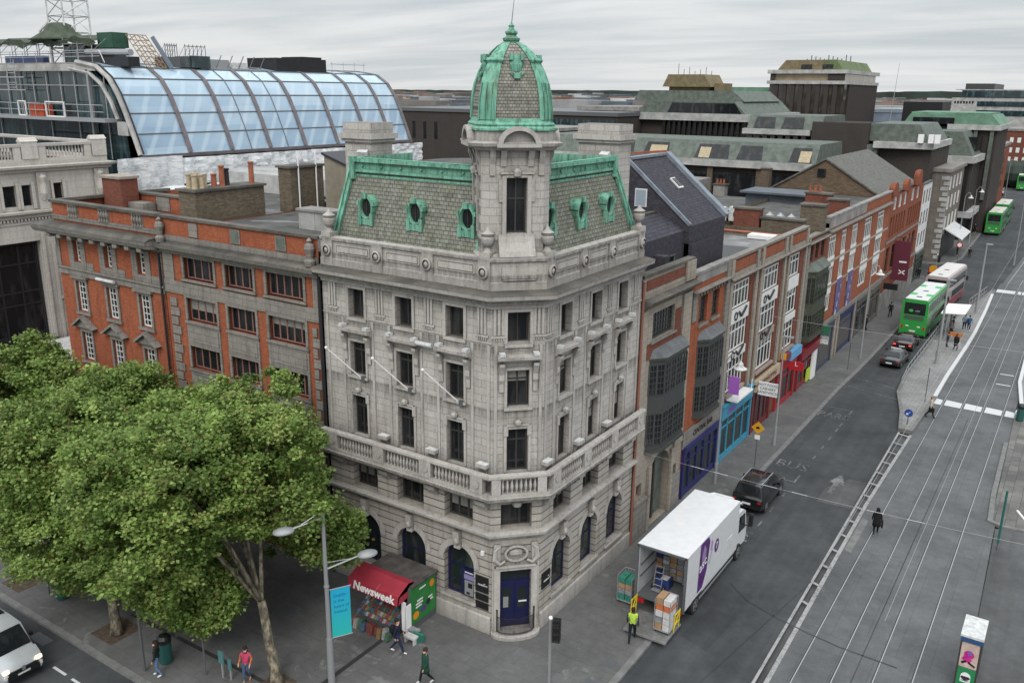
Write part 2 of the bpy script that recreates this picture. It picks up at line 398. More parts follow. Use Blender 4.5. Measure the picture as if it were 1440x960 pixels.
def make_sky():
 w = bpy.data.worlds.new('World'); SC.world = w; w.use_nodes = True
 nt = w.node_tree; bg = nt.nodes['Background']
 sky = nt.nodes.new('ShaderNodeTexSky'); sky.sky_type = 'NISHITA'; sky.sun_disc = False
 sky.sun_elevation = SUN_EL; sky.sun_rotation = SUN_AZ; sky.dust_density = 3; sky.altitude = 20
 k = N(nt, 'ShaderNodeVectorMath', operation='SCALE'); L(nt, sky.outputs[0], k.inputs[0]); k.inputs['Scale'].default_value = .10
 tc = nt.nodes.new('ShaderNodeTexCoord'); sp = nt.nodes.new('ShaderNodeSeparateXYZ'); L(nt, tc.outputs['Generated'], sp.inputs[0])
 za = N(nt, 'ShaderNodeMath', operation='MAXIMUM'); L(nt, sp.outputs[2], za.inputs[0]); za.inputs[1].default_value = 0.0
 zz = N(nt, 'ShaderNodeMath', operation='ADD'); L(nt, za.outputs[0], zz.inputs[0]); zz.inputs[1].default_value = .06
 dv = []
 for i in (0, 1):
  d = N(nt, 'ShaderNodeMath', operation='DIVIDE'); L(nt, sp.outputs[i], d.inputs[0]); L(nt, zz.outputs[0], d.inputs[1]); dv.append(d.outputs[0])
 cx = nt.nodes.new('ShaderNodeCombineXYZ'); L(nt, dv[0], cx.inputs[0]); L(nt, dv[1], cx.inputs[1])
 mp = nt.nodes.new('ShaderNodeMapping'); mp.inputs['Rotation'].default_value = (0, 0, R(-33)); mp.inputs['Scale'].default_value = (.42, .95, 1); L(nt, cx.outputs[0], mp.inputs[0])
 n1 = N(nt, 'ShaderNodeTexNoise', Scale=.75, Detail=7, Roughness=.55, Distortion=.4); L(nt, mp.outputs[0], n1.inputs['Vector'])
 n2 = N(nt, 'ShaderNodeTexNoise', Scale=.22, Detail=4, Roughness=.5); L(nt, mp.outputs[0], n2.inputs['Vector'])
 ad = N(nt, 'ShaderNodeMath', operation='MULTIPLY_ADD'); L(nt, n2.outputs['Fac'], ad.inputs[0]); ad.inputs[1].default_value = .8; L(nt, n1.outputs['Fac'], ad.inputs[2])
 hf = N(nt, 'ShaderNodeMath', operation='MULTIPLY'); L(nt, ad.outputs[0], hf.inputs[0]); hf.inputs[1].default_value = .56
 cl = ramp(nt, hf.outputs[0], [(.40, (.53, .585, .63)), (.475, (.66, .70, .73)), (.55, (.82, .84, .85)), (.64, (.91, .915, .91))])
 # brighter, slightly warm band just above the horizon
 hz = ramp(nt, sp.outputs[2], [(0.0, 1.0), (.10, 0.0)])
 hzm = N(nt, 'ShaderNodeMath', operation='MULTIPLY'); L(nt, hz, hzm.inputs[0]); hzm.inputs[1].default_value = .5
 c = mix(nt, hzm.outputs[0], cl, (.86, .87, .86))
 # the cloud deck is brighter overhead, as an overcast sky is
 up = ramp(nt, sp.outputs[2], [(.16, 1.0), (.7, 2.3)])
 upc = N(nt, 'ShaderNodeVectorMath', operation='SCALE'); L(nt, c, upc.inputs[0]); L(nt, up, upc.inputs['Scale'])
 L(nt, mix(nt, .9, k.outputs[0], upc.outputs[0]), bg.inputs['Color']); bg.inputs['Strength'].default_value = 1.0
 sd = bpy.data.lights.new('sun', 'SUN'); sd.energy = 1.3; sd.angle = R(24); sd.color = (1, .965, .92)
 so = bpy.data.objects.new('sun', sd); COL.objects.link(so)
 d = Vector((math.sin(SUN_AZ) * math.cos(SUN_EL), math.cos(SUN_AZ) * math.cos(SUN_EL), math.sin(SUN_EL)))
 so.rotation_euler = d.to_track_quat('Z', 'Y').to_euler(); so.location = (0, -40, 80)
 SC.view_settings.view_transform = 'Standard'; SC.view_settings.look = 'None'; SC.view_settings.exposure = 0
make_sky()
# ---------------------------------------------------------------- ground
def m_asphalt(name, c, var=.35):
 m, nt, b = new_mat(name); p = pos(nt)
 big = noise(nt, p, .18, 5, .6); md = noise(nt, p, 1.3, 6, .75); fn = noise(nt, p, 26, 3, .8)
 tr = noise(nt, p, .8, 4, .6, (1.6, .05, 1))
 col = mix(nt, 1.0, c, ramp(nt, big, [(.3, 1 - var), (.7, 1 + var)]), 'MULTIPLY')
 col = mix(nt, 1.0, col, ramp(nt, md, [(.25, .78), (.75, 1.18)]), 'MULTIPLY')
 col = mix(nt, 1.0, col, ramp(nt, fn, [(.2, .7), (.8, 1.3)]), 'MULTIPLY')
 col = mix(nt, 1.0, col, ramp(nt, tr, [(.35, .86), (.65, 1.1)]), 'MULTIPLY')
 L(nt, col, b.inputs['Base Color']); b.inputs['Roughness'].default_value = .8; b.inputs['Specular IOR Level'].default_value = .25
 bump(nt, b, fn, .25, .01); return m
def m_paving(name, c1, c2, cm, w, h, rot=0.0, stain=.5):
 m, nt, b = new_mat(name); p = pos(nt)
 mp = nt.nodes.new('ShaderNodeMapping'); mp.inputs['Rotation'].default_value = (0, 0, rot); L(nt, p, mp.inputs[0])
 t = bricktex(nt, mp.outputs[0], w, h, .014, c1, c2, cm)
 big = noise(nt, p, .25, 6, .65); md = noise(nt, p, 1.6, 6, .75); fn = noise(nt, p, 22, 3, .8)
 sw = N(nt, 'ShaderNodeTexNoise', Scale=.55, Detail=6, Roughness=.7, Distortion=1.6); L(nt, p, sw.inputs['Vector'])
 col = mix(nt, 1.0, t.outputs['Color'], ramp(nt, big, [(.32, .74), (.68, 1.22)]), 'MULTIPLY')
 col = mix(nt, 1.0, col, ramp(nt, md, [(.25, .8), (.75, 1.15)]), 'MULTIPLY')
 col = mix(nt, 1.0, col, ramp(nt, fn, [(.2, .8), (.8, 1.2)]), 'MULTIPLY')
 col = mix(nt, ramp(nt, sw.outputs['Fac'], [(.6, 0.0), (.72, stain)]), col, tuple(x * 1.9 for x in c1))
 L(nt, col, b.inputs['Base Color']); b.inputs['Roughness'].default_value = .75; b.inputs['Specular IOR Level'].default_value = .25
 hm = N(nt, 'ShaderNodeMath', operation='MULTIPLY'); L(nt, t.outputs['Fac'], hm.inputs[0]); hm.inputs[1].default_value = -1.0
 bump(nt, b, hm.outputs[0], .3, .01); return m
MAT['asphalt'] = m_asphalt('asphalt', (.056, .060, .063))
MAT['asphalt_old'] = m_asphalt('old_asphalt', (.085, .087, .088))
MAT['trackbed'] = m_paving('tram_track_concrete', (.118, .122, .124), (.108, .113, .115), (.088, .090, .090), 1.42, 9.0, 0, .2)
MAT['paving'] = m_paving('granite_paving', (.126, .127, .124), (.116, .117, .115), (.098, .098, .097), .9, .6, 0, .75)
MAT['paving_light'] = m_paving('platform_paving', (.25, .25, .24), (.22, .22, .215), (.12, .12, .12), .6, .4, 0, .3)
MAT['paving_flag'] = m_paving('worn_flagstones', (.19, .185, .17), (.11, .11, .105), (.07, .07, .068), .95, .55, R(90), .3)
MAT['kerb'] = m_plain('granite_kerb', (.19, .19, .185), .8, 0, .35, 2)
MAT['paint_worn'] = m_worn = None
def m_worn_paint(name, col, wear=.5, under=(.07, .073, .075)):
 m, nt, b = new_mat(name); p = pos(nt); n = noise(nt, p, 5, 6, .8); n2 = noise(nt, p, .7, 4, .6)
 a = N(nt, 'ShaderNodeMath', operation='MULTIPLY_ADD'); L(nt, n2, a.inputs[0]); a.inputs[1].default_value = .5; L(nt, n, a.inputs[2])
 c = mix(nt, ramp(nt, a.outputs[0], [(wear, 0.0), (wear + .22, 1.0)]), under, col)
 L(nt, c, b.inputs['Base Color']); b.inputs['Roughness'].default_value = .75; b.inputs['Specular IOR Level'].default_value = .2; return m
MAT['paint_worn'] = m_worn_paint('worn_road_paint', (.25, .25, .245), .68)
MAT['paint_mid'] = m_worn_paint('faded_road_paint', (.33, .33, .325), .55, (.12, .12, .12))
MAT['paint_white'] = m_worn_paint('white_road_paint', (.56, .57, .57), .40, (.33, .33, .33))
MAT['rail'] = m_paint('polished_rail', (.36, .37, .375), .4, metal=.2)
SC.cycles.max_bounces = 5; SC.cycles.diffuse_bounces = 3; SC.cycles.glossy_bounces = 2; SC.cycles.transmission_bounces = 2
MAT['groove'] = m_paint('rail_groove', (.03, .03, .03), .8)
def sheet(name, poly, z, mat, kind='structure', z0=None):
 mb = MB(); mb.mat(mat)
 if z0 is None: mb.poly([(x, y, z) for x, y in poly])
 else: mb.prism(poly, z0, z)
 o = mb.build(name, kind=kind); return o
ZR = -.12
KERB = [(-95, -11.1), (-3.5, -11.1), (-.5, -10.7), (2.2, -9.4), (4.0, -7.2), (4.75, -4.5), (4.75, 3.6), (4.5, 5.4), (3.7, 7.6), (3.1, 9.6), (3.0, 14), (3.0, 45), (3.25, 56), (3.25, 92), (2.6, 98), (.6, 101.6), (-3, 102.6), (-60, 102.6)]
def ground():
 g = MB(); g.mat(MAT['asphalt_old']); g.poly([(-4000, -600, -.30), (4000, -600, -.30), (4000, 8000, -.30), (-4000, 8000, -.30)]); g.build('ground', kind='structure')
 sheet('road', [(-95, -40), (60, -40), (60, -11), (60, 2), (9.6, 2), (9.45, 14), (9.15, 33), (8.98, 38.2), (8.4, 42), (7.2, 47), (6.9, 52), (7.0, 72), (8.4, 86), (9.9, 97), (10, 103), (16.5, 103), (16.5, 460), (-60, 460), (-60, 102.6), (-3, 102.7), (2.8, 98), (3.3, 92), (3.3, 56), (3.05, 45), (3.05, 9.6), (4.8, 3), (4.8, -11), (-95, -11)], ZR, MAT['asphalt'])
 # tram track paving
 sheet('tramway', [(9.6, 2.002), (17.2, 2.002), (16.6, 25), (16.1, 45), (15.9, 47), (15.9, 103), (10, 103), (9.9, 97), (10.25, 80), (10.35, 70), (10.1, 50), (9.98, 43), (9.93, 38.1), (9.72, 33), (9.85, 14), (9.95, 2.002)], ZR + .006, MAT['trackbed'])
 sheet('tramway', [(10.2, 103.002), (16, 103.002), (22, 300), (16, 300)], ZR + .006, MAT['trackbed'])
 sheet('pavement', KERB + [(-60, 101), (-60, 50), (-95, 50)], 0, MAT['paving'], z0=-.25)
 k = MB(); k.mat(MAT['kerb']); k.sweep([(.02, -.2), (.02, .012), (-.28, .012), (-.28, -.2)], KERB[:-1]); k.build('kerb', kind='structure')
 # far side street corner pavement
 P2 = [(-40, 112), (-3, 112), (.5, 112.6), (2.6, 115), (3.2, 120), (2.6, 150), (1.2, 185), (-2.5, 260), (-8, 300), (-40, 300)]
 sheet('pavement', P2, 0, MAT['paving'], z0=-.25)
 k = MB(); k.mat(MAT['kerb']); k.sweep([(.02, -.2), (.02, .012), (-.28, .012), (-.28, -.2)], P2[:-1]); k.build('kerb', kind='structure')
 # tram stop island
 ISL = [(8.98, 38.25), (9.9, 38.1), (10.02, 43.1), (10.15, 47.6), (10.15, 54.5), (10.35, 66), (10.38, 72.5), (10.2, 84), (9.92, 94), (9.85, 97), (9.6, 97.4), (8.4, 86), (7.05, 72), (6.9, 52), (7.25, 47), (8.4, 42)]
 sheet('platform', ISL, .10, MAT['paving_light'], z0=-.25)
 k = MB(); k.mat(MAT['kerb']); k.sweep([(.05, -.2), (.05, .115), (-.22, .115), (-.22, -.2)], ISL, closed=True); k.build('kerb', kind='structure')
 e = MB(); e.mat(MAT['paint_white']); e.sweep([(.052, -.1), (.056, .122), (-.24, .122), (-.24, .117)], ISL[3:9]); e.build('platform_edge', kind='structure')
 # opposite platform and pavement
 P3 = [(15.95, 47.2), (16.15, 49), (15.5, 56), (15.4, 64), (15.6, 90), (16.4, 97), (40, 97), (40, 47.2)][::-1]
 sheet('platform', P3, .10, MAT['paving_light'], z0=-.25)
 e = MB(); e.mat(MAT['paint_white']); e.sweep([(.03, -.1), (.03, .122), (-.25, .122), (-.25, .102)], P3[2:]); e.build('platform_edge', kind='structure')
 sheet('pavement', [(16.35, 25.9), (17.2, 25.75), (40, 26.2), (40, 47.15), (15.95, 47.15), (16.1, 40)], -.02, MAT['paving_flag'], z0=-.25)
 sheet('pavement', [(17.2, 2.002), (60, 2.002), (60, 26.1), (40, 26.1), (17.2, 25.65), (16.65, 25)], ZR + .010, MAT['asphalt_old'])
 k = MB(); k.mat(MAT['kerb']); k.sweep([(.02, -.2), (.02, -.008), (-.26, -.008), (-.26, -.2)], [(40, 26.1), (18, 25.75), (17.0, 25.65), (16.4, 25.95), (16.2, 30), (16.05, 40)][::-1][::-1]); k.build('kerb', kind='structure')
 # rails
 r = MB()
 for x0, x1 in ((10.81, 10.82), (12.24, 12.25), (13.72, 13.60), (15.14, 15.04)):
  x1 = x0
  pts = [(x0, 2.01), (x0, 103)]
  r.mat(MAT['groove']); r.poly([(x0 - .065, 2.01, ZR + .010), (x0 + .03, 2.01, ZR + .010), (x0 + .03, 103, ZR + .010), (x0 - .065, 103, ZR + .010)])  # flat dark strip: rail groove plus a painted shadow line on its left
  r.mat(MAT['rail']); r.poly([(x0 - .022, 2.01, ZR + .014), (x0 + .022, 2.01, ZR + .014), (x0 + .022, 103, ZR + .014), (x0 - .022, 103, ZR + .014)])
  r.poly([(x0 - .045, 103, ZR + .014), (x0 + .018, 103, ZR + .014), (x0 + 5.5, 300, ZR + .014), (x0 + 5.2, 300, ZR + .014)])
 r.build('tram_rails', kind='structure')
 ZP = ZR + .018
 # hatched ladder marking beside the tracks
 h = MB(); h.mat(MAT['paint_mid'])
 def strip(a, b, w, z=ZP, mb=h):
  a = Vector((*a, z)); b = Vector((*b, z)); d = (b - a).normalized(); n = Vector((-d.y, d.x, 0)) * w / 2
  mb.poly([a - n, b - n, b + n, a + n])
 strip((9.08, 37.9), (9.42, 10), .13); strip((9.9, 37.7), (9.72, 24), .2); strip((9.72, 23.99), (9.98, 2.0), .2); strip((9.42, 9.99), (9.52, 2.0), .13)
 for k in range(14):
  y = 37.5 - k * 2.03; strip((9.14 + k * .027, y), (9.82, y - .15), .17, ZP + .004)
 h.build('lane_marking', kind='structure')
 h = MB(); h.mat(MAT['paint_worn'])
 # parking bay dashes, bay ends and arrow
 for y in (15.2, 17.4, 19.6, 22.0, 29.1, 31.2, 33.2, 35.2, 36.5, 38.0): strip((5.13, y), (5.13, y + .75), .1, ZP, h)
 strip((5.15, 24.6), (5.15, 25.9), .11, ZP, h); strip((3.3, 24.68), (5.08, 24.68), .12, ZP, h)
 strip((5.12, 39.5), (5.12, 40.7), .11, ZP, h); strip((3.5, 40.45), (5.05, 40.45), .11, ZP, h)
 strip((3.3, 46.8), (8.2, 45.3), .12, ZP, h); strip((3.3, 49.5), (7.2, 48.2), .12, ZP, h)
 strip((7.44, 24.2), (7.44, 26.0), .3, ZP, h)
 h.poly([(6.95, 26.0, ZP), (7.95, 26.0, ZP), (7.44, 27.7, ZP)])
 h.build('road_marking', kind='structure')
 for txt, y, x, sy in (('BUS', 27.2, 4.25, 1.7), ('PARK', 38.5, 4.25, 1.7), ('BUS', 15.9, 4.3, 1.5)):
  M_ = plane_M((x, y, ZP), (1, .0, 0), (0, 1, 0)) @ Matrix.Diagonal((.62 if len(txt) > 3 else .75, 1.0, 1, 1))
  t = text_mb(txt, sy, M_, MAT['paint_worn'], .0, bold=-.012); t.build('road_lettering', kind='structure')
 # tar seam and patches
 t_ = MB(); t_.mat(MAT['asphalt'] if False else m_asphalt('tar_seam', (.05, .052, .054)))
 sm = [(5.9, 10.7), (7.2, 9.6), (8.8, 9.0), (10.3, 8.6), (12, 8.3), (14.4, 8.2)]
 for (a, b), (c, d) in zip(sm[:-1], sm[1:]): strip((a, b), (c, d), .085, ZP + .001, t_)
 strip((7.6, 2.3), (9.35, 13.2), .05, ZP + .001, t_); strip((12.95, 4), (13.0, 44), .04, ZP + .001, t_)
 t_.build('road_seam', kind='structure')
 sheet('road_patch', [(5.6, 5.0), (7.0, 4.6), (7.3, 7.8), (5.9, 8.1)], ZR + .005, m_asphalt('dark_patch', (.046, .049, .052)))
 sheet('road_patch', [(9.95, 17.6), (10.35, 17.4), (10.3, 21.9), (9.95, 22.0)], ZR + .0125, MAT['kerb'])
 sheet('road_patch', [(7.05, 22.7), (9.1, 22.9), (9.05, 27.3), (8.0, 27.2), (7.05, 25)], ZR + .006, MAT['asphalt_old'])
 # pedestrian crossing slabs between the platforms
 z = MB(); z.mat(MAT['paint_white'])
 for a, b in ((10.05, 10.72), (10.95, 12.16), (12.38, 13.62), (13.86, 15.05), (15.28, 15.95)):
  z.poly([(a, 46.25, ZP), (b, 46.2, ZP), (b, 47.55, ZP), (a, 47.75, ZP)])
 for a, b in ((10.0, 12.1), (12.4, 15.9)): z.poly([(a, 96.6, ZP), (b, 96.6, ZP), (b, 98.6, ZP), (a, 98.6, ZP)])
 for y in (58.2, 54.8): z.poly([(13.9, y, ZP), (15.0, y, ZP), (15.0, y + .22, ZP), (13.9, y + .22, ZP)])
 z.build('crossing_marking', kind='structure')
 # O'Connell street lane dashes
 h = MB(); h.mat(MAT['paint_white'])
 for k in range(-12, 4): strip((-15.9 + k * 1.75 * 2, -12.48), (-14.95 + k * 1.75 * 2, -12.48), .12, ZP, h)
 strip((-14.5, -12.48), (-13.7, -12.48), .12, ZP, h)
 h.build('lane_marking', kind='structure')
 # dark drainage channels and manhole covers set in the paving
 d = MB(); d.mat(MAT['groove'])
 strip((-5.45, -10.9), (-5.40, -2.4), .22, .006, d); strip((-16.5, -8.3), (-5.6, -8.1), .2, .006, d)
 d.build('drain_channel', kind='structure')
 c = MB(); c.mat(MAT['steel_dark'])
 for x, y, w, l in ((-10.77, -3.95, 1.1, 1.0), (3.85, 1.25, .55, .6), (3.9, -1.0, .7, 1.6), (2.4, 23.2, 1.0, .4), (1.9, 35.8, 1.5, .8), (2.4, 36.9, 1.2, .4), (-18.3, -11.7, 1.2, .5), (15.8, 20.6, .45, .35)):
  zz = .006 if not (x > 10) else ZP + .002
  if y < -11.2: zz = ZP
  c.poly([(x - w / 2, y - l / 2, zz), (x + w / 2, y - l / 2, zz), (x + w / 2, y + l / 2, zz), (x - w / 2, y + l / 2, zz)])
 c.build('manhole_covers', kind='structure')
 t = MB(); t.mat(m_plain('tree_pit_gravel', (.10, .075, .055), .95, 0, .5, 6))
 for cx, cy, s_ in ((-15.9, -9.5, .8), (-7.0, -7.9, .6), (-23.5, -9.6, .8)): t.poly([(cx - s_, cy - s_, .008), (cx + s_, cy - s_, .008), (cx + s_, cy + s_, .008), (cx - s_, cy + s_, .008)])
 t.build('tree_pit', kind='structure')
ground()
# ---------------------------------------------------------------- facade helpers
def wall(mb, u0, u1, z0, z1, holes, v=0.0, depth=.3, reveal=None):
 us = sorted(set([u0, u1] + [x for h in holes for x in (h[0], h[1]) if u0 < x < u1]))
 zs = sorted(set([z0, z1] + [x for h in holes for x in (h[2], h[3]) if z0 < x < z1]))
 base = mb.cur
 for a, b in zip(us[:-1], us[1:]):
  for c, d in zip(zs[:-1], zs[1:]):
   mu, mz = (a + b) / 2, (c + d) / 2
   if any(h[0] < mu < h[1] and h[2] < mz < h[3] for h in holes): continue
   mb.poly([(a, v, c), (b, v, c), (b, v, d), (a, v, d)])
 for h in holes:
  a, b, c, d = h[:4]; dp = h[5] if len(h) > 5 else depth
  arch = len(h) > 4 and h[4]
  if arch:
   r = (b - a) / 2; m = (a + b) / 2; zs_ = d - r * arch; n = 14
   arc = [(m - r * math.cos(math.pi * k / n), zs_ + r * arch * math.sin(math.pi * k / n)) for k in range(n + 1)]
   for k in range(n):
    (p, q), (s, t) = arc[k], arc[k + 1]
    mb.poly([(p, v, q), (s, v, t), (s, v, d), (p, v, d)])
    mb.poly([(p, v, q), (s, v, t), (s, v - dp, t), (p, v - dp, q)])
  else:
   zs_ = d; mb.poly([(a, v, d), (b, v, d), (b, v - dp, d), (a, v - dp, d)])
  mb.poly([(a, v, c), (a, v, zs_), (a, v - dp, zs_), (a, v - dp, c)])
  mb.poly([(b, v, c), (b, v, zs_), (b, v - dp, zs_), (b, v - dp, c)])
  mb.poly([(a, v, c), (b, v, c), (b, v - dp, c), (a, v - dp, c)])
WR = random.Random(21)
def window(parent, M, a, b, c, d, v, mat, glass='glass', cols=2, rows=(.7,), bar=.06, fr=.07, arch=0.0, name='window', thin=None, lab=None):
 """frame mesh with its glazing as a sub-part; rows = transom heights as fractions"""
 f = MB(M); f.mat(mat); t = .06
 if arch:
  r = (b - a) / 2; m = (a + b) / 2; zs = d - r * arch; n = 14
  o = [(m - r * math.cos(math.pi * k / n), zs + r * arch * math.sin(math.pi * k / n)) for k in range(n + 1)]
  i = [(m - (r - fr) * math.cos(math.pi * k / n), zs + (r - fr) * arch * math.sin(math.pi * k / n)) for k in range(n + 1)]
  for k in range(n):
   f.poly([(o[k][0], v, o[k][1]), (o[k + 1][0], v, o[k + 1][1]), (i[k + 1][0], v, i[k + 1][1]), (i[k][0], v, i[k][1])])
   f.poly([(i[k][0], v, i[k][1]), (i[k + 1][0], v, i[k + 1][1]), (i[k + 1][0], v - t, i[k + 1][1]), (i[k][0], v - t, i[k][1])])
  top = zs
 else:
  f.box(a, b, v - t, v, d - fr, d); top = d - fr
 f.box(a, a + fr, v - t, v, c, top); f.box(b - fr, b, v - t, v, c, top); f.box(a + fr, b - fr, v - t, v, c, c + fr)
 tb = thin or bar
 zt = [c + (d - c) * q for q in rows]
 for z in zt: f.box(a + fr, b - fr, v - t + .005, v - .006, z - tb / 2, z + tb / 2)
 edges = [c + fr] + sorted(zt) + [top if not arch else d - .03]
 for k in range(1, cols):
  x = a + (b - a) * k / cols
  tt = d - .02 if arch else top
  if arch:
   r = (b - a) / 2; m = (a + b) / 2; tt = d - r * arch + arch * math.sqrt(max(r * r - (x - m) ** 2, 0)) - .03
  f.box(x - bar / 2, x + bar / 2, v - t + .002, v - .003, c + fr, tt)
 w = f.build(name, parent, label=lab)
 g = MB(M); g.mat(MAT[glass])
 if arch:
  m = (a + b) / 2; r = (b - a) / 2 - .01; zs = d - (b - a) / 2 * arch; n = 14
  pts = [(a + .01, v - .04, c + .01), (b - .01, v - .04, c + .01)] + [(m + r * math.cos(math.pi * k / n), v - .04, zs + r * arch * math.sin(math.pi * k / n)) for k in range(n + 1)]
  g.poly(pts)
 else: g.poly([(a + .01, v - .04, c + .01), (b - .01, v - .04, c + .01), (b - .01, v - .04, d - .01), (a + .01, v - .04, d - .01)])
 if glass == 'glass' and not arch and WR.random() < .16:
  g.mat(MAT['blind']); q = WR.uniform(.2, .6); g.poly([(a + fr, v - .034, d - (d - c) * q), (b - fr, v - .034, d - (d - c) * q), (b - fr, v - .034, d - fr), (a + fr, v - .034, d - fr)])
 g.build('pane', w)
 return w
# ---------------------------------------------------------------- corner building
FP = [(-11.35, 0), (-1.6, 0), (0, 1.6), (0, 10.95)]
def corner_building():
 B = thing('corner_bank', 'pale limestone corner building with green copper mansard and domed turret', 'building', (-3, 3, 0))
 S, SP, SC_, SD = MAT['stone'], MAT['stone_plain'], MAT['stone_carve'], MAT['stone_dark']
 LB = (3.53, 6.36, 9.2); RB = (3.33, 6.09, 8.8); LA = (3.4, 6.22, 9.05); RA = (3.45, 6.2, 8.93)
 MAT['stone_rust'] = m_stone('rusticated_limestone', (.49, .455, .41), (.43, .40, .36), (.12, .11, .098), w=30, h=.37, mort=.03, dirt=.6, streak=.55)
 w = MB()
 def facade(M, u0, u1, bays, arches, aw):
  w.M = M
  w.mat(MAT['stone_rust'])
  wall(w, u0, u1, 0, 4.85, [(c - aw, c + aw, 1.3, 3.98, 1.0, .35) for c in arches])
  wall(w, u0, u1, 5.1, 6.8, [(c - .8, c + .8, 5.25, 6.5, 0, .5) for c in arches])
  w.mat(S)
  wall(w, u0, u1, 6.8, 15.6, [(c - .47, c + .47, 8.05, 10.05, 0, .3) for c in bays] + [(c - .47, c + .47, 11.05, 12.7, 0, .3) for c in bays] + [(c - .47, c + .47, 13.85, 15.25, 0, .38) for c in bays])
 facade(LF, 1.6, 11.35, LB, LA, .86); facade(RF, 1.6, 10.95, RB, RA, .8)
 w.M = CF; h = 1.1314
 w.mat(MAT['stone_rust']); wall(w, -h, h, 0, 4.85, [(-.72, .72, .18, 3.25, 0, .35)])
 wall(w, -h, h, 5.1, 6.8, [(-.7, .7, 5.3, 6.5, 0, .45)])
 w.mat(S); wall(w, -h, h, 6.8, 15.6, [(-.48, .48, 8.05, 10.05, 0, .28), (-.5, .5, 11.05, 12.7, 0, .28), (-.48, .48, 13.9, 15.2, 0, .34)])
 # party walls and back
 w.M = None; w.mat(MAT['brick_stock'])
 w.poly([(-11.35, 0, 0), (-11.35, 12, 0), (-11.35, 12, 17.2), (-11.35, 0, 17.2)])
 w.poly([(0, 10.95, 0), (-10, 10.95, 0), (-10, 10.95, 17.2), (0, 10.95, 17.2)])
 # solid black core, put in so that no daylight leaks through the openings
 w.mat(MAT['black']); w.prism([(-11.2, .62), (-1.9, .62), (-.62, 1.9), (-.62, 10.8), (-9, 10.8), (-11.2, 9)], .02, 16.8)
 w.build('wall', B)
 # mouldings
 m = MB(); m.mat(SP)
 m.sweep([(-.05, 0), (.07, 0), (.07, .8), (.02, .88), (-.05, .88)], [FP[0], FP[1]])
 m.sweep([(-.05, 0), (.07, 0), (.07, .8), (.02, .88), (-.05, .88)], [FP[2], FP[3]])
 m.sweep([(-.05, 4.8), (.10, 4.84), (.14, 4.98), (.30, 5.05), (.32, 5.17), (-.05, 5.22)], FP)
 m.build('string_course', B)
 m = MB(); m.mat(SP)
 m.sweep([(-.05, 15.35), (.08, 15.38), (.10, 15.52), (.20, 15.56), (.24, 15.70), (.48, 15.78), (.60, 15.84), (.65, 16.02), (.2, 16.1), (-.05, 16.1)], FP)
 m.mat(SD); m.sweep([(-.04, 16.102), (.61, 16.055), (.64, 16.028), (.66, 16.03), (.62, 16.072), (-.04, 16.15)], FP)
 m.build('cornice', B)
 # frieze panels between the top windows: triglyph-like strips
 m = MB(LF); m.mat(SP)
 def strips(M, us):
  m.M = M
  for u in us:
   for k in (-1, 0, 1): m.box(u + k * .17 - .055, u + k * .17 + .055, -.02, .05, 14.25, 15.36)
   m.box(u - .34, u + .34, -.02, .06, 14.12, 14.22)
   for k in range(5): m.box(u - .2 + k * .1 - .03, u - .2 + k * .1 + .03, -.02, .05, 14.0, 14.1)
  m.sweep([(0, 0)] * 3, [(0, 0), (1, 0)]) if False else None
 strips(LF, (2.1, 4.95, 7.78, 10.7)); strips(RF, (1.95, 4.7, 7.45, 10.25)); strips(CF, (-.85, .85))
 m.M = None
 m.sweep([(-.02, 13.86), (.035, 13.86), (.035, 13.95), (-.02, 13.95)], [(-11.35, 0), (-9.75, 0)]);
 for a, b in ((-8.65, -6.92), (-5.8, -4.1), (-2.95, -1.6)): m.sweep([(-.02, 13.86), (.035, 13.86), (.035, 13.95), (-.02, 13.95)], [(a, 0), (b, 0)])
 for a, b in ((1.6, 2.75), (3.9, 5.5), (6.7, 8.2), (9.4, 10.95)): m.sweep([(-.02, 13.86), (.035, 13.86), (.035, 13.95), (-.02, 13.95)], [(0, a), (0, b)])
 m.build('frieze', B)
 # vertical pilaster fillets edging the bays
 m = MB(); m.mat(SP)
 for M, us in ((LF, (1.75, 2.6, 4.45, 5.4, 7.25, 8.25, 10.1, 11.1)), (RF, (1.75, 2.45, 4.2, 5.15, 6.95, 7.9, 9.65, 10.7)), (CF, (-.98, .98))):
  m.M = M
  for u in us: m.box(u - .07, u + .07, -.02, .035, 7.2, 13.8)
 m.build('pilaster_strip', B)
 # windows with surrounds
 def surround(mb, c, hw, z0, z1, o=.05, t=.12):
  mb.box(c - hw - t, c - hw, -.02, o, z0, z1 + t); mb.box(c + hw, c + hw + t, -.02, o, z0, z1 + t); mb.box(c - hw, c + hw, -.02, o, z1, z1 + t)
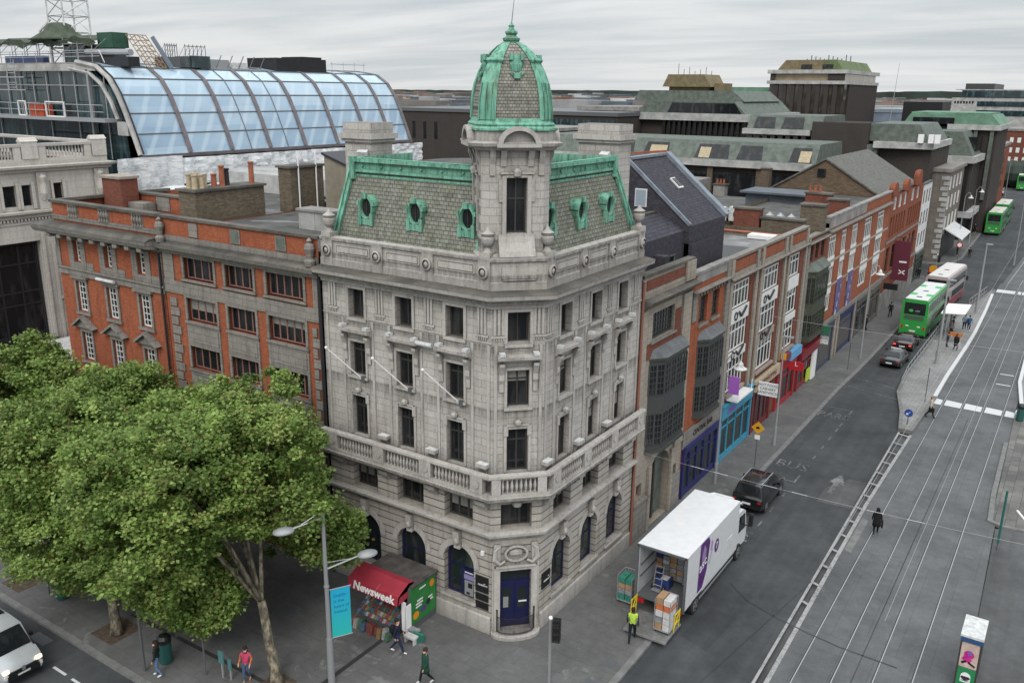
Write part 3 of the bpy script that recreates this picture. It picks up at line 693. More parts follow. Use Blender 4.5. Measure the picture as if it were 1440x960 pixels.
 for M, bays in ((LF, LB), (RF, RB), (CF, (0.0,))):
  for c in bays:
   s = MB(M); s.mat(SP)
   surround(s, c, .48, 8.05, 10.05); surround(s, c, .48, 11.05, 12.7); surround(s, c, .48, 13.85, 15.22, .045, .14)
   s.box(c - .62, c + .62, -.02, .12, 10.92, 11.04); s.box(c - .6, c + .6, -.02, .07, 13.7, 13.84)
   s.mat(SC_)
   # cartouche and shoulders over the second floor window
   s.box(c - .5, c + .5, -.02, .09, 10.19, 10.28); s.lathe([(.02, -.12), (.15, -.06), (.17, .06), (.1, .14), (.02, .17)], (c, .08, 10.34), 8)
   s.box(c - .62, c - .42, -.02, .08, 9.75, 10.22); s.box(c + .42, c + .62, -.02, .08, 9.75, 10.22)
   s.build('window_surround', B)
   # hood on consoles
   hd = MB(M); hd.mat(SP)
   hd.prismx([(-.02, 13.05), (.1, 13.05), (.16, 13.15), (.36, 13.22), (.38, 13.36), (-.02, 13.42)], c - .92, c + .92)
   for sgn in (-1, 1):
    hd.mat(SC_)
    x = c + sgn * .73
    hd.prismx([(-.02, 12.2), (.08, 12.15), (.14, 12.3), (.12, 12.55), (.2, 12.75), (.3, 12.95), (.3, 13.06), (-.02, 13.06)], x - .11, x + .11)
    hd.box(x - .1, x + .1, -.02, .07, 11.75, 12.2)
    hd.mat(MAT['dirty_white']); hd.box(x - .12, x + .12, .06, .36, 13.39, 13.53)
   hd.build('window_hood', B)
   window(B, M, c - .46, c + .46, 8.06, 10.04, -.22, MAT['frame_dark'], cols=2, rows=(.72,), bar=.07)
   window(B, M, c - .46, c + .46, 11.06, 12.69, -.22, MAT['frame_dark'], cols=2, rows=(.74,), bar=.07)
   window(B, M, c - .46, c + .46, 13.87, 15.23, -.30, MAT['frame_dark'], cols=2, rows=(), bar=.05)
 # mezzanine windows
 for M, cs, hw in ((LF, LA, .79), (RF, RA, .79), (CF, (0.,), .69)):
  for c in cs: window(B, M, c - hw, c + hw, 5.27, 6.49, -.42, MAT['frame_dark'], cols=3, rows=(), bar=.1, fr=.09)
 # arched shop windows in navy frames, voussoirs and keystones
 for M, cs, hw in ((LF, LA, .86), (RF, RA, .8)):
  for c in cs:
   window(B, M, c - hw + .01, c + hw - .01, 1.31, 3.97, -.3, MAT['navy'], 'glass_shop', 1, (.55,), .06, .1, arch=1.0, name='arched_window')
   k = MB(M); k.mat(SC_)
   k.prismx([(-.02, 3.9), (.16, 3.9), (.12, 4.1), (.24, 4.4), (.26, 4.78), (-.02, 4.78)], c - .17, c + .17)
   k.sphere((c, .17, 4.3), .16, 8, 6, 1.2)
   k.build('keystone', B)
   r = MB(M); r.mat(SP); n = 16
   for j in range(n):
    a0, a1 = math.pi * j / n, math.pi * (j + 1) / n
    if 7 <= j <= 8: continue
    q = [(c - rr * math.cos(a), .035, 3.98 - hw + rr * math.sin(a)) for rr, a in ((hw + .02, a0), (hw + .02, a1), (hw + .32, a1), (hw + .32, a0))]
    r.poly(q)
    r.poly([q[3], q[2], (q[2][0], 0, q[2][2]), (q[3][0], 0, q[3][2])])
   r.box(c - hw - .15, c + hw + .15, -.02, .12, 1.2, 1.3)
   r.build('arch_moulding', B)
 # balcony: slab on brackets, balustrade, dies with roundels
 b = MB(); b.mat(SP)
 b.sweep([(-.05, 6.72), (.28, 6.75), (.36, 6.86), (.60, 6.93), (.63, 7.08), (.5, 7.14), (-.05, 7.14)], FP)
 b.build('balcony_slab', B)
 bl = MB(); bl.mat(SP)
 bl.sweep([(.36, 7.10), (.58, 7.10), (.58, 7.26), (.36, 7.26)], FP); bl.sweep([(.34, 8.0), (.36, 7.96), (.58, 7.96), (.61, 8.02), (.60, 8.13), (.34, 8.15)], FP)
 def dies(M, us, w_):
  bl.M = M
  for u in us:
   bl.mat(SP); bl.box(u - w_, u + w_, .33, .60, 7.24, 8.0)
   bl.mat(SC_); bl.prism([(u + .17 * math.cos(k * math.pi / 6), .6 + .0) for k in range(1)] , 0, 0) if False else None
   n = 12; rg = [(u + .18 * math.cos(2 * math.pi * k / n), .635, 7.65 + .18 * math.sin(2 * math.pi * k / n)) for k in range(n)]
   bl.poly(rg)
   for k in range(n):
    a_, b_ = rg[k], rg[(k + 1) % n]; bl.poly([a_, b_, (b_[0], .59, b_[2]), (a_[0], .59, a_[2])])
 dies(LF, (2.0, 4.85, 7.65, 10.6), .33); dies(RF, (1.95, 4.75, 7.5, 10.4), .33)
 bl.M = CF; bl.mat(SP); bl.box(-1.22, -.82, .33, .59, 7.24, 8.0); bl.box(.82, 1.22, .33, .59, 7.24, 8.0)
 prof = [(.05, 0), (.05, .06), (.035, .1), (.07, .26), (.075, .34), (.04, .52), (.035, .58), (.055, .66), (.055, .72)]
 def bals(M, a, b_):
  n = max(int((b_ - a) / .185), 1)
  for k in range(n):
   bl.M = M; bl.lathe(prof, (a + (k + .5) * (b_ - a) / n, .465, 7.25), 6)
 for a, b_ in ((2.33, 4.52), (5.18, 7.32), (7.98, 10.27)): bals(LF, a + .12, b_ - .12)
 for a, b_ in ((2.28, 4.42), (5.08, 7.17), (7.83, 10.07)): bals(RF, a + .12, b_ - .12)
 bals(CF, -.82, .82)
 bl.build('balustrade', B)
 for M, us in ((LF, (2.0, 4.8, 7.65, 10.5)), (RF, (2.0, 4.8, 7.55, 10.3)), (CF, (0.,))):
  for u in us:
   br = MB(M); br.mat(SC_)
   if M is CF: br.lathe([(.02, -.2), (.2, -.15), (.24, .05), (.12, .16), (.02, .18)], (0, .12, 6.62), 8)
   else: br.prismx([(-.02, 6.3), (.1, 6.28), (.16, 6.45), (.3, 6.5), (.34, 6.72), (-.02, 6.72)], u - .26, u + .26)
   br.build('bracket', B)
 # floodlight boxes behind the balustrade
 for M, us in ((LF, (1.95, 4.75, 7.6)), (RF, (1.75, 4.55, 7.35))):
  for u in us:
   fl = MB(M); fl.mat(SP); fl.box(u - .28, u + .28, .02, .34, 8.32, 8.46); fl.mat(MAT['dirty_white']); fl.box(u - .26, u + .26, .03, .33, 8.465, 8.5)
   fl.mat(SC_); fl.prismx([(.0, 7.9), (.08, 7.9), (.2, 8.2), (.3, 8.32), (.0, 8.32)], u - .16, u + .16); fl.build('ledge_bracket', B)
 # entrance: architrave, cartouche, doors, step
 e = MB(CF); e.mat(SP)
 for sgn in (-1, 1):
  e.box(sgn * .86 - .14, sgn * .86 + .14, -.02, .09, 0, 3.4); e.box(sgn * 1.04 - .05, sgn * 1.04 + .05, -.02, .05, 0, 3.9)
 e.box(-.72, .72, -.02, .09, 3.25, 3.4)
 e.box(-.92, .92, -.02, .16, 3.42, 3.52)
 e.mat(SC_)
 for k in range(16):
  a0, a1 = 2 * math.pi * k / 16, 2 * math.pi * (k + 1) / 16
  e.bar((.5 * math.cos(a0), .1, 4.12 + .36 * math.sin(a0)), (.5 * math.cos(a1), .1, 4.12 + .36 * math.sin(a1)), .11, .11, (0, 1, 0))
 e.lathe([(.02, -.22), (.28, -.1), (.3, .1), (.02, .22)], (0, .0, 4.12), 10, 1.2, .35)
 for sgn in (-1, 1):
  e.path([(sgn * .5, .06, 3.75), (sgn * .75, .1, 3.62), (sgn * .98, .08, 3.85), (sgn * .95, .06, 4.3), (sgn * .7, .05, 4.5)], [.07, .1, .13, .1, .05], 6)
  e.box(sgn * .86 - .15, sgn * .86 + .15, -.02, .08, 3.55, 4.6)
 e.build('door_surround', B)
 d = MB(CF); d.mat(MAT['navy'])
 d.box(-.72, .72, -.30, -.25, .18, 3.25); d.box(-.70, .70, -.25, -.19, 2.42, 2.58)
 for sgn in (-1, 1):
  d.box(sgn * .36 - .31, sgn * .36 + .31, -.25, -.22, .2, 2.4)
  for z0, z1 in ((.3, .95),): d.box(sgn * .36 - .2, sgn * .36 + .2, -.22, -.20, z0, z1)
 dr = d.build('entrance_door', B)
 g = MB(CF); g.mat(MAT['glass_shop'])
 g.box(-.64, .64, -.245, -.235, 2.65, 3.18)
 for sgn in (-1, 1): g.box(sgn * .36 - .2, sgn * .36 + .2, -.218, -.208, 1.15, 2.2)
 g.build('door_glass', dr)
 g = MB(CF); g.mat(MAT['steel']); g.box(-.52, -.28, -.205, -.2, 1.2, 1.75); g.mat(MAT['white']); g.box(.2, .58, -.205, -.2, 1.42, 1.5); g.build('door_notice', dr)
 st = MB(CF); st.mat(SP)
 pts = [(-1.15, -.05)] + [(-1.15 * math.cos(math.pi * k / 14), .12 + .62 * math.sin(math.pi * k / 14)) for k in range(15)] + [(1.15, -.05)]
 st.prism(pts, 0, .16); st.build('step', B)
 rl = MB(CF); rl.mat(MAT['iron'])
 rp = [(-.86 * math.cos(math.pi * k / 12), .1 + .42 * math.sin(math.pi * k / 12)) for k in range(13)]
 for z in (.26, 1.0): rl.path([(x, y, z) for x, y in rp], .016, 5)
 for k in range(31):
  x = -.86 + 1.72 * k / 30; y = .1 + .42 * math.sqrt(max(1 - (x / .86) ** 2, 0)); rl.tube((x, y, .16), (x, y, 1.02), .011, n=4)
 for x in (-.86, .86): rl.tube((x, .1, .16), (x, .1, 1.25), .035, n=6); rl.sphere((x, .1, 1.28), .05, 6, 4)
 rl.build('railing', B)
 # brass-lettered black plaques and cash machine panel
 def plaque(M, u0, u1, z0, z1, lines, nm='plaque'):
  p = MB(M); p.mat(MAT['black']); p.box(u0, u1, .0, .05, z0, z1); o = p.build(nm, B)
  for (tx, du, z, sz) in lines:
   ux = (-1, 0, 0) if M is LF else (0, 1, 0)
   c = M @ Vector(((u0 + u1) / 2 + du, .055, z))
   t = text_mb(tx, sz, plane_M(c, (-ux[0], 0, 0) if M is LF else ux, (0, 0, 1)), MAT['white'], .004)
   t.build('lettering', o)
 plaque(LF, 1.72, 2.42, 2.05, 2.85, [('REGENCY', -.06, 2.42, .12), ('~', -.15, 2.52, .2)])
 plaque(LF, 1.72, 2.42, 1.62, 1.95, []); plaque(LF, 1.72, 2.42, 1.2, 1.53, [])
 plaque(RF, 1.75, 2.45, 2.0, 2.8, [('REGENCY', .05, 2.35, .12), ('~', .2, 2.5, .2)])
 a = MB(LF); a.mat(MAT['navy']); a.box(2.62, 3.4, -.26, -.2, 1.4, 2.75); a.mat(m_paint('lilac_panel', (.25, .22, .42), .4)); a.box(2.68, 3.25, -.2, -.19, 2.25, 2.5)
 a.mat(MAT['steel']); a.box(2.7, 3.2, -.2, -.17, 1.45, 2.2); a.mat(MAT['black']); a.box(2.76, 3.0, -.17, -.165, 1.85, 2.1); a.box(2.9, 3.1, -.17, -.165, 1.5, 1.62); a.mat(MAT['white']); a.box(2.72, 3.2, -.195, -.19, 2.58, 2.63)
 a.build('cash_machine', B)
 # burglar alarm box
 a = MB(LF); a.mat(MAT['white']); a.box(1.95, 2.1, 0, .1, 3.95, 4.15); a.build('alarm_box', B)
 # parapet with panels, roundels and urns
 p = MB(); p.mat(SP)
 p.sweep([(-.28, 16.1), (-.02, 16.1), (-.02, 17.28), (.04, 17.32), (.05, 17.46), (-.3, 17.5), (-.34, 17.4), (-.28, 17.3)], FP)
 p.sweep([(-.03, 16.1), (.03, 16.1), (.03, 16.45), (-.03, 16.5)], FP)
 def pdies(M, us):
  for u in us:
   p.M = M; p.mat(SP); p.box(u - .3, u + .3, -.03, .05, 16.12, 17.34)
   p.mat(SC_); n = 14
   for r0, r1, v0, v1 in ((.27, .2, .14, .17), (.2, .12, .09, .09), (.12, .01, .15, .2)):
    A = [(u + r0 * .9 * math.cos(2 * math.pi * k / n), v0, 16.88 + r0 * math.sin(2 * math.pi * k / n)) for k in range(n)]
    C_ = [(u + r1 * .9 * math.cos(2 * math.pi * k / n), v1, 16.88 + r1 * math.sin(2 * math.pi * k / n)) for k in range(n)]
    for k in range(n): p.poly([A[k], A[(k + 1) % n], C_[(k + 1) % n], C_[k]])
    if r0 == .27:
     for k in range(n): p.poly([A[k], A[(k + 1) % n], (A[(k + 1) % n][0], .0, A[(k + 1) % n][2]), (A[k][0], .0, A[k][2])])
  p.mat(SP)
  for a_, b_ in zip(us[:-1], us[1:]):
   if b_ - a_ > 1.5:
    p.box(a_ + .48, b_ - .48, -.03, .015, 16.72, 16.78); p.box(a_ + .48, b_ - .48, -.03, .015, 17.12, 17.18)
    p.box(a_ + .48, a_ + .54, -.03, .015, 16.78, 17.12); p.box(b_ - .54, b_ - .48, -.03, .015, 16.78, 17.12); p.box(a_ + .58, b_ - .58, -.03, .03, 16.82, 17.08)
 pdies(LF, (2.0, 4.95, 7.8, 10.85)); pdies(RF, (1.9, 4.7, 7.4, 10.55))
 p.M = CF; p.mat(SP); p.box(-.75, .75, -.03, .02, 16.62, 17.1); p.box(-.7, .7, -.03, .06, 16.55, 16.6)
 p.M = None; p.build('parapet', B)
 for x, y, s_ in ((-2.0, .25, 1), (-.25, 2.0, 1), (-10.9, .2, 1), (-.2, 10.6, 1.05)):
  u = MB(); u.mat(SC_); z = 17.45
  u.box(x - .27, x + .27, y - .27, y + .27, z, z + .22)
  u.lathe([(.2, .22), (.12, .34), (.1, .42), (.2, .5), (.27, .62), (.29, .8), (.22, .86), (.26, .92), (.3, .98), (.2, 1.04), (.1, 1.12), (.07, 1.2), (.02, 1.26)], (x, y, z), 12)
  u.build('urn', B, smooth=True, auto=40)
 # flat roof behind
 r = MB(); r.mat(MAT['felt']); r.prism([(-11.3, .28), (-1.7, .28), (-.28, 1.7), (-.28, 10.9), (-9, 10.9), (-11.3, 9)], 16.85, 17.0)
 r.mat(MAT['felt']); r.prism([(-10.6, 2.1), (-4.2, 2.1), (-2.1, 4.2), (-2.1, 10.6), (-8.5, 10.6), (-10.6, 8.4)], 17.0, 20.55); r.build('flat_roof', B)
 # mansard slopes: left and right of the turret
 for M, u0, u1, ut in ((LF, 2.5, 11.05, 10.75), (RF, 2.5, 10.95, 10.6)):
  s = MB(M); s.mat(MAT['slate_green'])
  V0, V1, z0, z1 = -.55, -1.75, 17.05, 20.35
  s.poly([(u0, V0, z0), (u1, V0, z0), (ut, V1, z1), (u0, V1, z1)])
  s.poly([(u1, V0, z0), (u1, -6, z0), (ut, -6, z1), (ut, V1, z1)])
  s.build('mansard_slope', B)
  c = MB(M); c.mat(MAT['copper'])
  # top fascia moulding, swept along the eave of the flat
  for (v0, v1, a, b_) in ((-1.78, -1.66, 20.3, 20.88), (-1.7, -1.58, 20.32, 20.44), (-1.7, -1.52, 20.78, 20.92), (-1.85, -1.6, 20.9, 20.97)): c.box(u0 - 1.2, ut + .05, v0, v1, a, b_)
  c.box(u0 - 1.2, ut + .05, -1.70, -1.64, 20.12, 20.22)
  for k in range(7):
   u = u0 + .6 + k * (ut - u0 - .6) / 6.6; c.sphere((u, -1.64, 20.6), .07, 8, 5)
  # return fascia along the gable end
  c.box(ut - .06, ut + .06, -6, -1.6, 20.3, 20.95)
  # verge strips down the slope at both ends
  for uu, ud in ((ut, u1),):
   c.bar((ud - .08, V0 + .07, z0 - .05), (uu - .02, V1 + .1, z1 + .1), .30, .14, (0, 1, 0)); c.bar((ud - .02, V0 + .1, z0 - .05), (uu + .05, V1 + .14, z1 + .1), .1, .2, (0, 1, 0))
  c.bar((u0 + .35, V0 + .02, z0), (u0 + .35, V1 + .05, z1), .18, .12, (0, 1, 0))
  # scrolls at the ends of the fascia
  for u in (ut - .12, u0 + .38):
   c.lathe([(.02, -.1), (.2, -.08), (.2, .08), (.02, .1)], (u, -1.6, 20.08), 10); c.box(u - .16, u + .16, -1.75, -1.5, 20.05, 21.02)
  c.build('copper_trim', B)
  # oeil-de-boeuf dormers
  for u in ((3.55, 6.38, 9.25) if M is LF else (3.3, 6.05, 8.75)):
   zc = 18.82; vf = -.9; n = 18
   d_ = MB(M); d_.mat(MAT['copper'])
   def el(a_, b_, v, k): return (u + a_ * math.cos(2 * math.pi * k / n), v, zc + b_ * math.sin(2 * math.pi * k / n))
   for (a0, b0, v0, a1, b1, v1) in ((.44, .56, -1.5, .44, .56, vf - .04), (.44, .56, vf - .04, .42, .54, vf + .04), (.42, .54, vf + .04, .36, .48, vf + .06), (.36, .48, vf + .06, .31, .43, vf - .02), (.31, .43, vf - .02, .29, .41, vf - .12)):
    for k in range(n): d_.poly([el(a0, b0, v0, k), el(a0, b0, v0, k + 1), el(a1, b1, v1, k + 1), el(a1, b1, v1, k)])
   d_.box(u - .42, u + .42, -1.0, vf + .05, zc - .78, zc - .5); d_.box(u - .44, u - .26, -1.0, vf + .08, zc - .8, zc - .25); d_.box(u + .26, u + .44, -1.0, vf + .08, zc - .8, zc - .25)
   d_.box(u - .12, u + .12, vf, vf + .14, zc + .42, zc + .66); d_.box(u - .5, u - .38, -1.2, vf + .07, zc + .1, zc + .3); d_.box(u + .38, u + .5, -1.2, vf + .07, zc + .1, zc + .3)
   o = d_.build('round_dormer', B)
   g = MB(M); g.mat(MAT['glass']); g.poly([el(.3, .42, vf - .1, k) for k in range(n)]); g.mat(MAT['frame_dark']); g.box(u - .015, u + .015, vf - .095, vf - .07, zc - .36, zc + .36); g.build('pane', o)
 # ---- turret
 def octa(hw, c): return [(-hw + c, hw), (hw - c, hw), (hw, hw - c), (hw, -hw + c), (hw - c, -hw), (-hw + c, -hw), (-hw, -hw + c), (-hw, hw - c)]
 TF = CF @ Matrix.Translation((-.08, -1.82, 0))
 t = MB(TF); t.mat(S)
 def loft(mb, levels, cap=True):
  rings = [[mb.pt((x, y, z)) for x, y in octa(hw, c)] for hw, c, z in levels]
  for a_, b_ in zip(rings[:-1], rings[1:]):
   for k in range(8): mb.face((a_[k], a_[(k + 1) % 8], b_[(k + 1) % 8], b_[k]))
  if cap: mb.face(rings[0][::-1]); mb.face(rings[-1])
 # shaft: four faces, the front with the window opening
 hw, cc = 1.42, .3
 for k in range(4):
  t.M = TF @ Matrix.Rotation(k * math.pi / 2, 4, 'Z')
  wall(t, -hw + cc, hw - cc, 17.0, 22.0, [(-.43, .43, 18.42, 20.66, 0, .3)] if k in (0,) else [], v=hw)
  t.poly([(hw - cc, hw, 17.0), (hw, hw - cc, 17.0), (hw, hw - cc, 22.0), (hw - cc, hw, 22.0)])
 t.M = TF
 t.mat(MAT['black']); t.box(-.9, .9, -.9, 1.02, 17.1, 21.9); t.build('turret', B)
 o = MB(TF); o.mat(SP)
 loft(o, [(1.6, .34, 17.0), (1.6, .34, 17.5), (1.5, .32, 17.62)])
 # flared base under the window
 for q in ((1.0, .0),): o.prismx([(1.42, 17.5), (1.78, 17.5), (1.7, 17.75), (1.56, 18.05), (1.5, 18.3), (1.5, 18.4), (1.42, 18.4)], -.75, .75)
 for k in range(4):
  o.M = TF @ Matrix.Rotation(k * math.pi / 2, 4, 'Z')
  o.box(-.6, -.43, 1.40, 1.49, 18.4, 20.75); o.box(.43, .6, 1.40, 1.49, 18.4, 20.75); o.box(-.43, .43, 1.40, 1.49, 20.66, 20.8)
  o.box(-.68, .68, 1.40, 1.53, 20.8, 20.88); o.box(-.74, -.6, 1.40, 1.47, 19.7, 20.6); o.box(.6, .74, 1.40, 1.47, 19.7, 20.6)
  o.mat(SC_); o.lathe([(.02, -.2), (.16, -.14), (.19, .05), (.12, .16), (.02, .2)], (0, 1.48, 20.86), 8)
  # brackets under cornice
  for x in (-.56, .56): o.prismx([(1.4, 21.15), (1.47, 21.1), (1.5, 21.35), (1.62, 21.6), (1.66, 21.74), (1.4, 21.74)], x - .12, x + .12)
  for x in (-1.0, 1.0): o.prismx([(1.4, 20.7), (1.48, 20.75), (1.47, 21.2), (1.58, 21.5), (1.6, 21.74), (1.4, 21.74)], x - .11, x + .11)
  o.mat(SP)
 o.M = TF
 loft(o, [(1.42, .3, 21.68), (1.62, .36, 21.74), (1.68, .38, 21.84), (1.84, .42, 21.9), (1.88, .42, 22.02), (1.6, .36, 22.1)])
 loft(o, [(1.6, .38, 22.08), (1.6, .38, 22.5)])
 # segmental pediments over each face
 for k in range(4):
  o.M = TF @ Matrix.Rotation(k * math.pi / 2, 4, 'Z'); n = 10
  arc = lambda r, v: [(r * math.cos(math.pi * (1 - j / n)), v, 21.98 + .62 * r / .78 * math.sin(math.pi * j / n)) for j in range(n + 1)]
  A, Bq, Cq = arc(.86, 1.9), arc(.66, 1.9), arc(.86, 1.5)
  for j in range(n):
   o.poly([A[j], A[j + 1], Bq[j + 1], Bq[j]]); o.poly([A[j], A[j + 1], Cq[j + 1], Cq[j]])
   D = arc(.66, 1.66); o.poly([Bq[j], Bq[j + 1], D[j + 1], D[j]])
  o.poly([(x, 1.64, z) for x, _, z in arc(.7, 0)])
  o.box(-.9, .9, 1.55, 1.92, 21.86, 22.0)
 o.build('turret_cornice', B)
 window(B, TF, -.42, .42, 18.43, 20.65, 1.2, MAT['frame_dark'], cols=2, rows=(.62,), bar=.07, fr=.06)
 # dome
 d = MB(TF)
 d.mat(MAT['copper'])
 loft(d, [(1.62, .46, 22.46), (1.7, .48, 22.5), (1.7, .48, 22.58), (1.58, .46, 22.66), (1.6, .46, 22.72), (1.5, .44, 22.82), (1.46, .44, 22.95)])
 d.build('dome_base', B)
 lv = [(1.42, .40, 22.9), (1.41, .40, 23.3), (1.37, .40, 23.8), (1.27, .37, 24.3), (1.12, .34, 24.75), (.93, .3, 25.15), (.70, .25, 25.48), (.45, .18, 25.72), (.22, .09, 25.86)]
 d = MB(TF); d.mat(MAT['slate_dome']); loft(d, lv)
 dm = d.build('dome', B)
 d = MB(TF); d.mat(MAT['copper'])
 for k in range(4):
  d.M = TF @ Matrix.Rotation(k * math.pi / 2, 4, 'Z')
  for (h0, c0, z0), (h1, c1, z1) in zip(lv[:-1], lv[1:]):
   def rib(h_, c_, z_, e):  # rib wraps the chamfer plus a strip on each neighbouring face
    s_ = .10 * h_ / 1.42 + .03
    return [(h_ - c_ - s_, h_ + e, z_), (h_ - c_ + .02, h_ + e + .03, z_), (h_ + e + .03, h_ - c_ + .02, z_), (h_ + e, h_ - c_ - s_, z_)]
   a_, b_ = rib(h0, c0, z0, .07), rib(h1, c1, z1, .07)
   for j in range(3): d.poly([a_[j], a_[j + 1], b_[j + 1], b_[j]])
   ai, bi = rib(h0, c0, z0, -.03), rib(h1, c1, z1, -.03)
   d.poly([a_[0], b_[0], bi[0], ai[0]]); d.poly([a_[3], b_[3], bi[3], ai[3]])
   if z0 < 24.2:      # raised fillets on the rib face
    for j, w_ in ((0, .12), (1, .5), (2, .88)):
     p_, q2 = Vector(rib(h0, c0, z0, .1)[1]).lerp(Vector(rib(h0, c0, z0, .1)[2]), w_), Vector(rib(h1, c1, z1, .1)[1]).lerp(Vector(rib(h1, c1, z1, .1)[2]), w_)
     d.bar(p_, q2, .035, .04)
  # swag knuckle where the rib turns over
  a_ = rib(.93, .3, 25.15, .1); d.path([Vector(x) for x in a_], [.09, .11, .11, .09], 6)
  # cartouche on each face
  d.lathe([(.02, -.34), (.2, -.26), (.27, 0), (.22, .24), (.1, .36), (.02, .4)], (0, 1.08, 24.98), 10, 1, .42)
  d.box(-.28, -.16, .98, 1.2, 25.15, 25.38); d.box(.16, .28, .98, 1.2, 25.15, 25.38); d.box(-.14, .14, 1.12, 1.34, 24.46, 24.66)
  d.path([(-.26, 1.18, 24.7), (-.1, 1.26, 24.52), (.1, 1.26, 24.52), (.26, 1.18, 24.7)], .05, 5)
 d.build('dome_ribs', B)
 f = MB(TF); f.mat(MAT['copper'])
 f.lathe([(.34, 25.76), (.3, 25.86), (.34, 25.92), (.36, 26.0), (.24, 26.06), (.2, 26.12), (.26, 26.2), (.25, 26.26), (.14, 26.32), (.1, 26.42), (.13, 26.48), (.05, 26.56), (.02, 26.6)], (0, 0, 0), 12)
 f.mat(MAT['steel_dark']); f.tube((0, 0, 26.5), (.12, 0, 27.7), .018, .008, 5); f.build('finial', B)
 # chimneys
 for (x0, x1, y0, y1, zb) in ((-12.6, -10.9, 3.2, 4.7, 14.0), (-4.0, -1.75, 11.1, 12.5, 13.0)):
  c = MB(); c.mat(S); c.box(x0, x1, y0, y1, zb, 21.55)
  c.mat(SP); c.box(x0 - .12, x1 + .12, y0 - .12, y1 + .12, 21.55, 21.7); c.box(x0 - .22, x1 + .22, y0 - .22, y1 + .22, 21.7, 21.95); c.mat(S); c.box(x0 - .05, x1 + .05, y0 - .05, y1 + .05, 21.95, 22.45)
  c.mat(MAT['dirty_white']); c.obox((x1 - .6, y0 - .25, 20.95), (.5, .35, .3), 0, R(25)) if x0 > -8 else c.obox((x1 - .3, y0 - .3, 21.0), (.5, .3, .35), .5, R(20))
  c.build('chimney', B)
 # downpipe between the neighbours
 d = MB(); d.mat(MAT['iron']); d.tube((-11.45, -.12, 0), (-11.45, -.12, 15.4), .09, n=8); d.build('downpipe', B)
 d = MB(); d.mat(m_paint('rust_brown_pipe', (.25, .10, .07), .6)); d.tube((.1, 11.0, .0), (.1, 11.0, 14.8), .07, n=8); d.build('downpipe', B)
 # flagpoles
 for u in (3.15, 6.0, 8.85):
  f = MB(LF); f.mat(MAT['white']); f.tube((u + .15, .02, 10.95), (u + 1.2, 1.2, 12.55), .03, .024, 8); f.sphere((u + 1.2, 1.2, 12.56), .075, 8, 5); f.mat(MAT['steel_dark']); f.box(u - .1, u + .1, 0, .14, 10.85, 11.1)
  f.build('flagpole', B)
 # strip floodlight on the wall
 f = MB(LF); f.mat(MAT['dirty_white']); f.tube((4.6, .25, 13.35), (5.5, .25, 13.35), .11, n=8); f.mat(MAT['steel_dark']); f.tube((4.7, 0, 13.1), (4.7, .25, 13.3), .02, n=4); f.tube((5.4, 0, 13.1), (5.4, .25, 13.3), .02, n=4)
 f.build('wall_floodlight', B)
 return B
corner_building()
